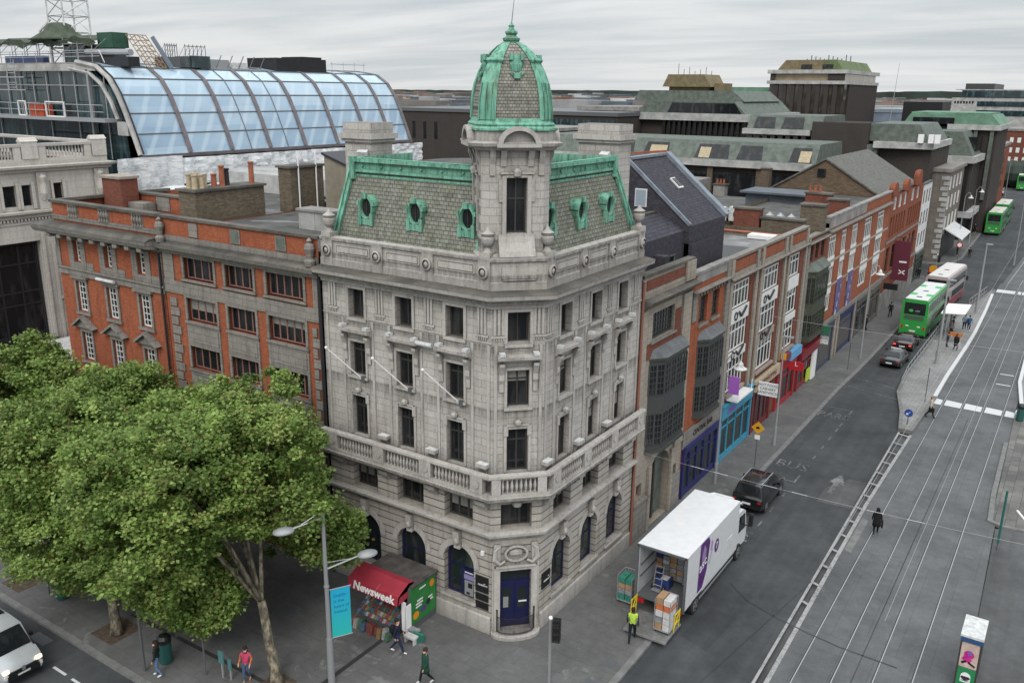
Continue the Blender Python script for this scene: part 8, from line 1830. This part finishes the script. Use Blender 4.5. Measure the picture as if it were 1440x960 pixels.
 P(T, 'roof', 'white', lambda m: m.prismy([(7.4, 2.75), (9.6, 2.95), (9.6, 3.02), (7.4, 2.85)], 67, 72)); P(T, 'post', 'steel', lambda m: [m.tube((8.0, y, .1), (8.0, y, 2.85), .06, n=6) for y in (67.4, 71.6)]); P(T, 'glass_panel', MAT['glass_teal'], lambda m: m.box(7.9, 7.94, 67.5, 71.5, .4, 2.4)); P(T, 'bench', m_paint('orange_bench', (.45, .15, .04), .5), lambda m: m.box(8.4, 9.7, 66.2, 66.5, .8, 1.15))
 def signal(x, y, h, label, ang=0.0, z=0.0):
  T = thing('traffic_light', label, 'traffic light', (x, y, z), ang, 'traffic lights', local=True); P(T, 'pole', 'steel', lambda m: m.tube((0, 0, 0), (0, 0, h), .06, n=8)); P(T, 'signal_head', 'black', lambda m: (m.box(.1, .42, -.14, .16, h - 1.05, h - .05), [m.prism([(.12, -.14), (.4, -.14), (.36, -.32), (.16, -.32)], z, z + .03) for z in (h - .16, h - .48, h - .8)])); P(T, 'lens', 'frame_dark', lambda m: [m.box(.15, .37, -.15, -.142, z, z + .2) for z in (h - .38, h - .7, h - 1.02)]); P(T, 'cap', 'white', lambda m: m.sphere((0, 0, h), .09, 8, 5))
 signal(2.5, -1.6, 3.3, 'traffic light with black signal head on the corner pavement at the bottom', R(20)); signal(14.6, 96.5, 3.6, 'distant traffic light with red aspect at the end of the platforms', z=ZR); signal(12.9, 95.8, 3.4, 'distant traffic light between the tram tracks', z=ZR); signal(2.2, 100, 3.4, 'distant traffic light on the left pavement at the side street')
 # telephone kiosk with advert
 T = thing('phone_kiosk', 'dark phone kiosk with dirty white roof and pink advert beside the tracks', 'phone kiosk', (17.0, 9.0, ZR))
 P(T, 'frame', 'frame_dark', lambda m: [m.box(x - .04, x + .04, y - .04, y + .04, ZR, 2.35) for x in (16.65, 17.38) for y in (8.25, 9.75)]); P(T, 'roof', 'dirty_white', lambda m: m.box(16.58, 17.45, 8.15, 9.85, 2.42, 2.52)); P(T, 'fascia', m_paint('blue_fascia', (.03, .08, .2), .4), lambda m: m.box(16.6, 17.43, 8.17, 9.83, 2.2, 2.42)); P(T, 'glass_panel', MAT['glass_shop'], lambda m: (m.box(16.62, 16.64, 8.3, 9.7, .2, 2.2), m.box(17.39, 17.41, 8.3, 9.7, .2, 2.2)))
 o = P(T, 'advert_panel', m_plain('advert_poster', (.55, .42, .36), .4, 0, .3, 3), lambda m: m.box(16.68, 17.35, 8.2, 8.24, 1.0, 2.15))
 m = MB(); m.mat(m_plain('magenta_print', (.55, .03, .26), .4, 0, .5, 6)); dsc(m, 17.0, 8.19, 1.62, .2, .006, 9); m.obox((16.95, 8.185, 1.4), (.34, .006, .2), 0, 0, .4); m.mat(m_paint('violet_print', (.2, .1, .4), .4)); dsc(m, 17.03, 8.183, 1.7, .1, .005, 8); m.mat(BK); m.obox((17.15, 8.185, 1.2), (.3, .006, .08), 0, 0, .5); m.obox((16.85, 8.185, 1.25), (.2, .006, .1), 0, 0, -.6); m.build('advert_print', o)
 o = P(T, 'advert_panel', m_paint('green_advert_panel', (.02, .22, .08), .4), lambda m: m.box(16.68, 17.35, 8.2, 8.24, .1, .95)); P(o, 'advert_print', 'white', lambda m: (m.box(16.82, 17.2, 8.19, 8.2, .3, .55), dsc(m, 17.01, 8.195, .58, .19, .01), m.mat(MAT['steel_dark']), [m.box(16.86, 17.16, 8.18, 8.189, z, z + .03) for z in (.36, .46, .56)]))
 # litter bins and small things at the lower left
 def bin_(x, y, lab, c=(.02, .09, .08)):
  T = thing('litter_bin', lab, 'litter bin', (x, y, 0)); P(T, 'body', m_paint('bin_green', c, .4), lambda m: m.lathe([(.26, 0), (.28, .05), (.28, .95), (.3, 1.0)], (x, y, .01), 14)); P(T, 'hood', 'black', lambda m: m.lathe([(.3, 1.02), (.3, 1.2), (.2, 1.32), (.03, 1.36)], (x, y, 0), 14))
 bin_(-12.1, -9.6, 'dark green litter bin behind the person waiting by a pole'); bin_(-20.5, -9.4, 'dark litter bin under the farther left tree'); bin_(16.35, 45.6, 'dark litter bin at the right edge by the crossing')
 post(-12.3, -10.5, 6.0, 'plain grey pole at the kerb beside the waiting person', r=.07); post(-9.95, -9.2, 3.2, 'thin grey pole between the waiting person and the woman in orange'); post(-21.3, -9.6, 3.0, 'thin pale pole beside the bin under the left tree')
 T = thing('information_stand', 'teal steel information stand near the woman in orange', 'stand', (-9.0, -8.9, 0)); P(T, 'post', 'steel', lambda m: (m.tube((-9.2, -8.9, 0), (-9.2, -8.9, 1.1), .05, n=6), m.tube((-8.8, -8.8, 0), (-8.8, -8.8, .9), .05, n=6))); P(T, 'plate', m_paint('teal_plate', (.08, .2, .2), .4), lambda m: (m.box(-9.35, -9.05, -8.95, -8.9, .7, 1.3), m.box(-8.9, -8.7, -8.85, -8.8, .5, 1.0)))
 # right-edge lamp arm and overhead span wires
 m = MB(); m.mat(MAT['white']); m.tube((17.6, 20.6, 3.2), (18.9, 17.6, 3.2), .06, n=8); m.mat(ST); m.tube((20.6, 13.5, 3.2), (18.9, 17.6, 3.2), .05, n=6); m.tube((20.6, 13.5, ZR), (20.6, 13.5, 5), .1, n=8); tag(m.build('barrier_arm', origin=(20.6, 13.5, ZR)), 'white tipped horizontal arm reaching in at the right edge', 'arm')
 def wire(a, b, sag, r, lab, ins=()):
  m = MB(); m.mat(ST); a, b = Vector(a), Vector(b); pts = [a.lerp(b, k / 24) - Vector((0, 0, sag * 4 * (k / 24) * (1 - k / 24))) for k in range(25)]; m.path(pts, r, 4); m.mat(MAT['white'])
  for t in ins: p = a.lerp(b, t) - Vector((0, 0, sag * 4 * t * (1 - t))); q = a.lerp(b, t + .03) - Vector((0, 0, sag * 4 * (t + .03) * (.97 - t))); m.tube(p, q, r * 1.5, n=5)
  tag(m.build('span_wire', origin=a), lab, 'wire')
 wire((.05, 9.9, 6.2), (24, 10.2, 6.6), .35, .006, 'tram span wire crossing the street in front of the truck cab', (.15, .2, .3, .36, .5, .57)); wire((.05, 31, 9), (24, 33, 9), .3, .008, 'second tram span wire farther up the street')
 wire((-3.6, -.05, 4.3), (2.6, -9.5, 9.6), .1, .005, 'thin overhead wire running down from the arched window left of the door'); wire((-5.0, -6.5, 2.0), (-5.6, -2.9, 2.7), .02, .005, 'thin stay wire running past the kiosk to the facade')
 for x, z in ((11.5, 5.7), (14.4, 5.7)):
  m = MB(); m.mat(ST); m.path([(x, 2, z), (x, 103, z), (x + 5, 300, z)], .012, 4); tag(m.build('contact_wire', origin=(x, 2, z)), 'tram contact wire above the %s track' % ('left' if x < 12 else 'right'), 'wire')
furniture()
# ---------------------------------------------------------------- people
SKIN = {'f': m_plain('skin_fair', (.52, .31, .23), .6, 0, .1, 4), 'd': m_plain('skin_dark', (.16, .085, .055), .6, 0, .1, 4)}
CL = {}
def cloth(c):
 if c not in CL: CL[c] = m_plain('cloth', c, .9, 0, .35, 9)
 return CL[c]
def person(label, x, y, rz, top, legs, shoes=(.6, .6, .6), skin='f', hair=(.03, .02, .015), long_hair=False, h=1.72, stride=.3, arm=.2, z=0.0, vest=None, bag=None, group='people on the street', carry=0.0):
 """one continuous skinned body, facing +y before rz"""
 T = thing('person', label, 'person', (x, y, z), rz, group, local=True); s = h / 1.72
 V = []; E = []; Rr = []; tagb = []
 def v(p, r, par=None):
  V.append(Vector(p) * s); Rr.append(r * s)
  if par is not None: E.append((par, len(V) - 1))
  return len(V) - 1
 pel = v((0, 0, .93), .135); sp = v((0, .005, 1.12), .13, pel); ch = v((0, 0, 1.32), .15, sp); nk = v((0, .0, 1.47), .06, ch); jaw = v((0, .025, 1.55), .075, nk); cr = v((0, .005, 1.65), .092, jaw)
 bones = [('top', pel, sp), ('top', sp, ch), ('skin', nk, jaw), ('skin', jaw, cr), ('top', ch, nk)]
 for sd in (-1, 1):
  f = sd * stride
  hp = v((sd * .095, 0, .88), .105, pel); kn = v((sd * .1, f * .35 + .04, .50), .07, hp); an = v((sd * .1, f * .8 - (.10 if f < 0 else 0), .10 + (.05 if f < 0 else 0)), .048, kn); to = v((sd * .11, f * .8 + .16 - (.06 if f < 0 else 0), .045), .042, an)
  bones += [('legs', hp, kn), ('legs', kn, an), ('shoes', an, to), ('legs', pel, hp)]
  sh = v((sd * .19, 0, 1.40), .068, ch); g = -f * arm * 2
  el = v((sd * .25, g * .5 - .03, 1.12), .048, sh); wr = v((sd * .25, g + .06 + carry * .25, .90 + carry * .22), .034, el); hd = v((sd * .25, g + .09 + carry * .3, .83 + carry * .22), .034, wr)
  bones += [('top', ch, sh), ('top', sh, el), ('top', el, wr), ('skin', wr, hd)]
  for k in range(4):
   p = v((sd * (.25 + .012 * 0), g + .065 + k * .018 + carry * .3, .785 + carry * .22 + abs(k - 1.5) * .006), .009, hd); q = v((sd * .243, g + .07 + k * .018 + carry * .3, .75 + carry * .22 + abs(k - 1.4) * .008), .0085, p); bones += [('skin', hd, p), ('skin', p, q)]
  p = v((sd * .235, g + .13 + carry * .3, .80 + carry * .22), .0095, hd); bones.append(('skin', hd, p))
 me = bpy.data.meshes.new('body'); me.from_pydata(V, E, []); ob = bpy.data.objects.new('body', me); COL.objects.link(ob)
 md = ob.modifiers.new('skin', 'SKIN'); md.use_smooth_shade = True
 for k, sv in enumerate(me.skin_vertices[0].data): sv.radius = (Rr[k], Rr[k]); sv.use_root = (k == 0)
 sv = me.skin_vertices[0].data; sv[ch].radius = (Rr[ch] * 1.15, Rr[ch] * .8); sv[cr].radius = (Rr[cr] * .9, Rr[cr] * 1.05)
 ob.modifiers.new('sub', 'SUBSURF').levels = 1; ob.modifiers['sub'].render_levels = 1
 bpy.context.view_layer.update(); nm = bpy.data.meshes.new_from_object(ob.evaluated_get(bpy.context.evaluated_depsgraph_get()))
 bpy.data.objects.remove(ob); nm.name = 'body'; keys = ['top', 'legs', 'shoes', 'skin', 'vest']; cols = {'top': cloth(top), 'legs': cloth(legs), 'shoes': cloth(shoes), 'skin': SKIN[skin], 'vest': cloth(vest or (.1, .1, .1))}
 nm.materials.clear()
 for k in keys: nm.materials.append(cols[k])
 seg = [(keys.index(k), V[a], V[b]) for k, a, b in bones]
 for p in nm.polygons:
  c = p.center; best = None
  for k, a, b in seg:
   d = b - a; t = max(0, min(1, (c - a).dot(d) / max(d.length_squared, 1e-9))); dd = (c - a - d * t).length
   if best is None or dd < best[0]: best = (dd, k)
  k = best[1]
  if vest and k == 0 and 1.0 * s < c.z and abs(c.x) < .21 * s: k = 4
  if k == 0 and c.z < .84 * s and abs(c.x) < .2 * s: k = 1
  p.material_index = k; p.use_smooth = True
 bo = bpy.data.objects.new('body', nm); COL.objects.link(bo); bo.parent = T; ORG[bo.name] = Vector((0, 0, 0))
 hm = MB(); hm.mat(cloth(hair)); top_z = 1.66 * s
 hm.lathe([(.03, -.02), (.100, -.02), (.108, .03), (.095, .075), (.05, .1), (.01, .108)], (0, -.018 * s, top_z), 10, .92, 1.05)
 if long_hair: hm.lathe([(.05, -.34), (.11, -.28), (.115, -.1), (.1, .03)], (0, -.06 * s, top_z), 10, 1.0, .72)
 else: hm.lathe([(.06, -.1), (.088, -.08), (.098, .0)], (0, -.035 * s, top_z), 10, .95, .8)
 hm.build('hair', T, smooth=True)
 fm = MB(); fm.mat(SKIN[skin]); fm.lathe([(.001, -.02), (.014, -.012), (.009, .012), (.002, .03)], (0, .098 * s, 1.6 * s), 6); fm.mat(BLK_); [fm.sphere((q * .032, .086 * s, 1.628 * s), .011, 6, 4) for q in (-1, 1)]; fm.mat(LIP_); fm.obox((0, .09 * s, 1.555 * s), (.045, .015, .012)); fm.mat(SKIN[skin]); [fm.sphere((q * .088 * s, .0, 1.61 * s), .022, 6, 4) for q in (-1, 1)]; fm.build('face', T)
 if long_hair and carry == 0 and h < 1.7 or 'coat' in label:
  c = MB(); c.mat(cloth(top)); c.lathe([(.225, .58), (.215, .8), (.19, 1.0), (.19, 1.2), (.17, 1.36), (.05, 1.44)], (0, 0, 0), 12, 1.05 * s, .78 * s); c.build('coat', T, smooth=True)
 if bag:
  b = MB(); b.mat(cloth(bag[1]));
  if bag[0] == 'back': b.sphere((0, -.2 * s, 1.2 * s), .17, 8, 6, 1.35)
  else: b.box(.24, .34, -.12, .2, .55, .9); b.tube((.29, .04, .9), (.24, .02, 1.1), .01, n=4)
  b.build('bag', T)
 return T
BLK_ = m_plain('eye_dark', (.02, .015, .012), .4, 0, 0, 4); LIP_ = m_plain('lip', (.35, .12, .10), .6, 0, 0, 4)
NV, BK2, JN = (.015, .02, .05), (.012, .012, .014), (.13, .20, .33)
person('delivery worker in yellow high visibility vest and dark trousers by the tail lift', 4.0, 3.2, R(20), (.02, .022, .03), (.012, .014, .022), (.02, .02, .02), 'd', stride=.32, vest=(.42, .62, .08))
person('man in navy tracksuit and white shoes with black backpack by the kiosk', -4.2, -3.45, R(-60), NV, (.02, .03, .07), (.75, .75, .75), stride=.34, bag=('back', BK2))
person('person in green coat walking out of the bottom edge of the picture', -1.9, -4.35, R(150), (.02, .07, .05), BK2, h=1.68, hair=(.05, .025, .015))
person('person in dark jacket and light blue jeans standing by the kerb pole', -11.5, -10.4, R(130), (.018, .025, .024), JN, (.7, .7, .7), stride=.1, long_hair=True)
person('woman with long dark hair in orange and pink jacket and jeans', -8.15, -8.5, R(215), (.62, .17, .06), (.07, .11, .2), (.4, .2, .1), stride=.1, long_hair=True, h=1.66, vest=(.50, .06, .13), carry=.8)
person('woman in black with long black hair walking along the tram tracks', 11.0, 20.3, R(10), BK2, BK2, (.7, .7, .7), hair=(.008, .008, .009), stride=.26, long_hair=True, z=ZR, bag=('hand', BK2), h=1.66)
person('person in cream top and black trousers crossing by the white crossing slabs', 10.45, 42.5, R(-70), (.55, .50, .42), BK2, BK2, hair=(.25, .16, .08), stride=.3, z=ZR, bag=('hand', BK2))
person('person in dark blue jacket standing near the pole on the tram platform', 8.75, 63.4, R(90), (.02, .03, .06), (.06, .08, .12), z=.1, stride=.08)
person('person in black coat with pale bag on the tram platform', 9.55, 63.2, R(-20), BK2, BK2, hair=(.12, .05, .03), long_hair=True, z=.1, stride=.12, bag=('hand', (.5, .4, .36)))
person('left person of the pair standing beside the tram shelter bench', 9.2, 72.2, R(180), (.25, .33, .42), NV, z=.1, stride=.08); person('right person of the pair standing beside the tram shelter bench', 9.65, 72.0, R(200), (.03, .10, .2), NV, z=.1, stride=.08, bag=('back', BK2))
person('person in grey standing inside the tram shelter', 8.4, 68.5, R(160), (.22, .20, .2), BK2, z=.1, stride=.06); person('person in dark clothes at the far end of the tram shelter', 8.3, 70.5, R(90), BK2, (.05, .05, .06), z=.1, stride=.06)
person('person in black walking on the left pavement level with the green bus', 1.5, 74, R(0), BK2, BK2, BK2, stride=.25); person('person in black standing by the shop piers on the left pavement', .55, 66.3, R(90), BK2, BK2, BK2, stride=.05); person('person in pale shirt on the left pavement beside the green bus', 2.6, 84, R(180), (.5, .52, .56), (.05, .05, .08), stride=.2)
person('left person in red coat waiting at the far corner', 1.3, 105.5 - 4.5, R(90), (.45, .04, .07), BK2, stride=.1); person('right person in red coat waiting at the far corner', 2.0, 99.5, R(120), (.38, .05, .08), BK2, stride=.1); person('person in dark clothes on the far corner pavement', .4, 98.5, R(0), BK2, BK2, stride=.2)
person('person in dark clothes crossing near the glass canopy', 4.0, 121, R(0), BK2, (.04, .04, .05), stride=.25, z=ZR); person('person on the far pavement beside the railing under the canopy', 2.2, 122, R(90), (.05, .05, .06), BK2, stride=.1); person('person on the far pavement walking towards the far buses', 1.6, 141, R(0), BK2, BK2, stride=.25); person('person in navy near the far buses on the pavement', 1.5, 150, R(180), NV, BK2, stride=.2)
# ---------------------------------------------------------------- plane trees
def m_leaf(name, a, b, c):
 m, nt, bs = new_mat(name); at = nt.nodes.new('ShaderNodeAttribute'); at.attribute_name = 'tint'
 col = ramp(nt, at.outputs['Fac'], [(0.0, a), (.45, b), (.8, c), (1.0, (.17, .13, .035))])
 n = noise(nt, pos(nt), .55, 3); col = mix(nt, 1.0, col, ramp(nt, n, [(.3, .7), (.7, 1.25)]), 'MULTIPLY')
 out = nt.nodes['Material Output']; tr = nt.nodes.new('ShaderNodeBsdfTranslucent'); ms = nt.nodes.new('ShaderNodeMixShader'); ms.inputs[0].default_value = .3
 L(nt, col, bs.inputs['Base Color']); bs.inputs['Roughness'].default_value = .6; bs.inputs['Specular IOR Level'].default_value = .35; L(nt, col, tr.inputs['Color'])
 L(nt, bs.outputs[0], ms.inputs[1]); L(nt, tr.outputs[0], ms.inputs[2]); L(nt, ms.outputs[0], out.inputs[0]); return m
LEAF = m_leaf('plane_leaf', (.08, .14, .03), (.19, .29, .065), (.33, .43, .13))
def m_bark():
 m, nt, b = new_mat('plane_bark'); n = noise(nt, pos(nt), 5, 4, .6, (1, 1, .5)); L(nt, ramp(nt, n, [(.38, (.065, .055, .04)), (.48, (.14, .12, .085)), (.62, (.27, .24, .17))]), b.inputs['Base Color']); b.inputs['Roughness'].default_value = .9; return m
BARK = m_bark()
def tree(label, base, crown, radii, nclump, nleaf, seed, size=.17, skirt=()):
 rng = np.random.default_rng(seed); T = thing('plane_tree', label, 'tree', base, 0, 'street plane trees'); c = np.array(crown); rad = np.array(radii); bx = Vector(base)
 # clump centres: surface-weighted, uneven outline made of big lobes
 lobes = []
 for k in range(26):
  d = rng.normal(size=3); d /= np.linalg.norm(d); d[2] = abs(d[2]) if rng.random() < .45 else d[2]; lobes.append((c + d * rad * rng.uniform(.5, .76), rng.uniform(.26, .46)))
 for q in skirt: lobes += [(np.array(q[:3]), q[3])] * 2
 P = []
 for k in range(nclump):
  lc, lr = lobes[rng.integers(len(lobes))]; d = rng.normal(size=3); d /= np.linalg.norm(d); P.append(lc + d * rad * lr * rng.uniform(.45, 1.0) ** .5)
 P = np.array(P); P = P[P[:, 2] > min(c[2] - rad[2] * 1.02, 1.9)]; P = P[P[:, 2] > 1.9]; P = P[~((P[:, 0] > -7.6) & (P[:, 1] < -6.9))]; P = P[(P[:, 1] < -1.2)]
 m = MB(); m.mat(BARK); top = Vector((c[0], c[1], c[2] - rad[2] * .1)); fork = bx.lerp(Vector((c[0], c[1], base[2])), .25); fork.z = max(c[2] - rad[2] * .62, 3.4)
 m.path([bx, bx.lerp(fork, .15) + Vector((.03, 0, 0)), bx.lerp(fork, .55) + Vector((-.05, .03, 0)), fork], [.34, .24, .20, .18], 9); m.build('trunk', T, smooth=True)
 m = MB(); m.mat(BARK); ends = P[rng.choice(len(P), 34, replace=False)]
 for k in range(9):
  e = Vector(lobes[k][0])
  if (e.x > -8.6 and e.y < -6.0) or e.y > -1.5: continue
  e = fork.lerp(e, .9); mid = fork.lerp(e, .5) + Vector((0, 0, .5)); m.path([fork - Vector((0, 0, .1)), mid, e], [.10, .06, .025], 6)
  for q in ends[k::9][:4]: m.path([mid, mid.lerp(Vector(q), .6) + Vector((0, 0, .2)), Vector(q)], [.05, .03, .012], 4)
 m.build('limb', T, smooth=True)
 n = len(P); N_ = n * nleaf
 cl = np.repeat(np.arange(n), nleaf); cs = rng.uniform(.35, .85, n)
 off = rng.normal(size=(N_, 3)); off *= (cs[cl] * rng.uniform(.3, 1.0, N_) / np.linalg.norm(off, axis=1))[:, None]; off[:, 2] *= .7
 L0 = P[cl] + off
 a = rng.normal(size=(N_, 3)); a[:, 2] *= .45; a /= np.linalg.norm(a, axis=1)[:, None]; nrm = rng.normal(size=(N_, 3)); nrm[:, 2] = np.abs(nrm[:, 2]) + .9
 b = np.cross(nrm, a); b /= np.linalg.norm(b, axis=1)[:, None]; nn = np.cross(a, b)
 s = (size * rng.uniform(.65, 1.3, N_))[:, None]
 # five-point maple-like leaf: folded along its midrib
 v0 = L0 - a * s * .9; v1 = L0 + b * s * .75 + a * s * .15 + nn * s * .22; v2 = L0 + a * s * 1.0; v3 = L0 - b * s * .75 + a * s * .15 + nn * s * .22
 co = np.stack([v0, v1, v2, v3], 1).reshape(-1, 3) - np.array(base)
 me = bpy.data.meshes.new('crown'); me.vertices.add(N_ * 4); me.vertices.foreach_set('co', co.ravel())
 ix = np.arange(N_) * 4; lp = np.stack([ix, ix + 1, ix + 2, ix, ix + 2, ix + 3], 1).ravel()
 me.loops.add(N_ * 6); me.loops.foreach_set('vertex_index', lp.astype(np.int32)); me.polygons.add(N_ * 2); me.polygons.foreach_set('loop_start', (np.arange(N_ * 2) * 3).astype(np.int32)); me.update(calc_edges=True)
 tc = rng.uniform(.15, .75, n); tv = np.clip(tc[cl] + rng.normal(0, .16, N_), 0, .92); tv[rng.random(N_) < .035] = 1.0
 at = me.attributes.new('tint', 'FLOAT', 'FACE'); at.data.foreach_set('value', np.repeat(tv, 2).astype(np.float32))
 me.materials.append(LEAF); o = bpy.data.objects.new('crown', me); COL.objects.link(o); o.parent = T; ORG[o.name] = Vector(base)
 return T
tree('large plane tree with mottled trunk standing nearest beside the banner lamp', (-7.0, -7.9, 0), (-11.1, -6.5, 6.6), (7.2, 5.8, 5.5), 2000, 130, 2, .088, ((-12.6, -8.3, 3.7, .30), (-10.6, -8.9, 3.5, .26), (-14.2, -7.2, 3.6, .32), (-11.8, -9.6, 4.4, .28)))
tree('plane tree in a gravel square behind the nearest tree at left', (-15.7, -9.6, 0), (-19.2, -8.2, 6.0), (5.6, 4.8, 4.6), 1200, 110, 5, .09, ((-17.2, -9.9, 3.6, .32), (-20, -10.4, 3.6, .34), (-15.4, -9.2, 4.0, .3)))
tree('plane tree at the far left edge in front of the stone store', (-28.5, -7.6, 0), (-30.2, -5.4, 6.8), (4.8, 3.8, 4.2), 650, 95, 9, .1)
tree('plane tree growing between the left tree and the red brick facade', (-22.0, -5.2, 0), (-22.4, -4.2, 6.5), (4.4, 3.2, 3.7), 620, 95, 12, .1)
# ---------------------------------------------------------------- pieces that stand apart become parts of their own
def split_apart(names, gap=.14):
 for o in list(COL.objects):
  if o.type != 'MESH' or o.name.split('.')[0] not in names or o.children: continue
  me = o.data; n = len(me.vertices); par = list(range(n))
  def f(a):
   while par[a] != a: par[a] = par[par[a]]; a = par[a]
   return a
  for p in me.polygons:
   v = p.vertices
   for k in v[1:]: par[f(k)] = f(v[0])
  isl = {}
  for k in range(n): isl.setdefault(f(k), []).append(k)
  bx = []
  for r, vs in isl.items():
   c = np.array([me.vertices[k].co for k in vs]); bx.append([c.min(0), c.max(0), {r}])
  go = True
  while go:
   go = False
   for i in range(len(bx)):
    for j in range(len(bx) - 1, i, -1):
     if np.all(bx[i][0] - gap < bx[j][1]) and np.all(bx[j][0] - gap < bx[i][1]):
      bx[i] = [np.minimum(bx[i][0], bx[j][0]), np.maximum(bx[i][1], bx[j][1]), bx[i][2] | bx[j][2]]; del bx[j]; go = True
  if len(bx) < 2: continue
  base = o.name.split('.')[0]
  for _, _, rs in bx:
   mp = {}; V = []; F = []; MI = []
   for p in me.polygons:
    if f(p.vertices[0]) in rs:
     q = []
     for k in p.vertices:
      if k not in mp: mp[k] = len(V); V.append(tuple(me.vertices[k].co))
      q.append(mp[k])
     F.append(q); MI.append(p.material_index)
   m2 = bpy.data.meshes.new(base); m2.from_pydata(V, [], F)
   for mt in me.materials: m2.materials.append(mt)
   m2.polygons.foreach_set('material_index', MI); m2.update()
   c = bpy.data.objects.new(base, m2); COL.objects.link(c); c.parent = o.parent; c.location = o.location
  bpy.data.objects.remove(o)
split_apart({'roof_window', 'window_blind', 'fin', 'frieze', 'arch_moulding', 'pilaster_strip', 'spandrel', 'air_unit', 'pier', 'lower_window', 'window', 'glass_panel', 'railing_post', 'post', 'glazing_band', 'aerial', 'plate', 'lens', 'bow', 'ornament', 'roof_rail', 'lift_handrail', 'banner_bracket', 'bumper', 'door_notice', 'glazing_bar', 'number_plate', 'engine_grille' })
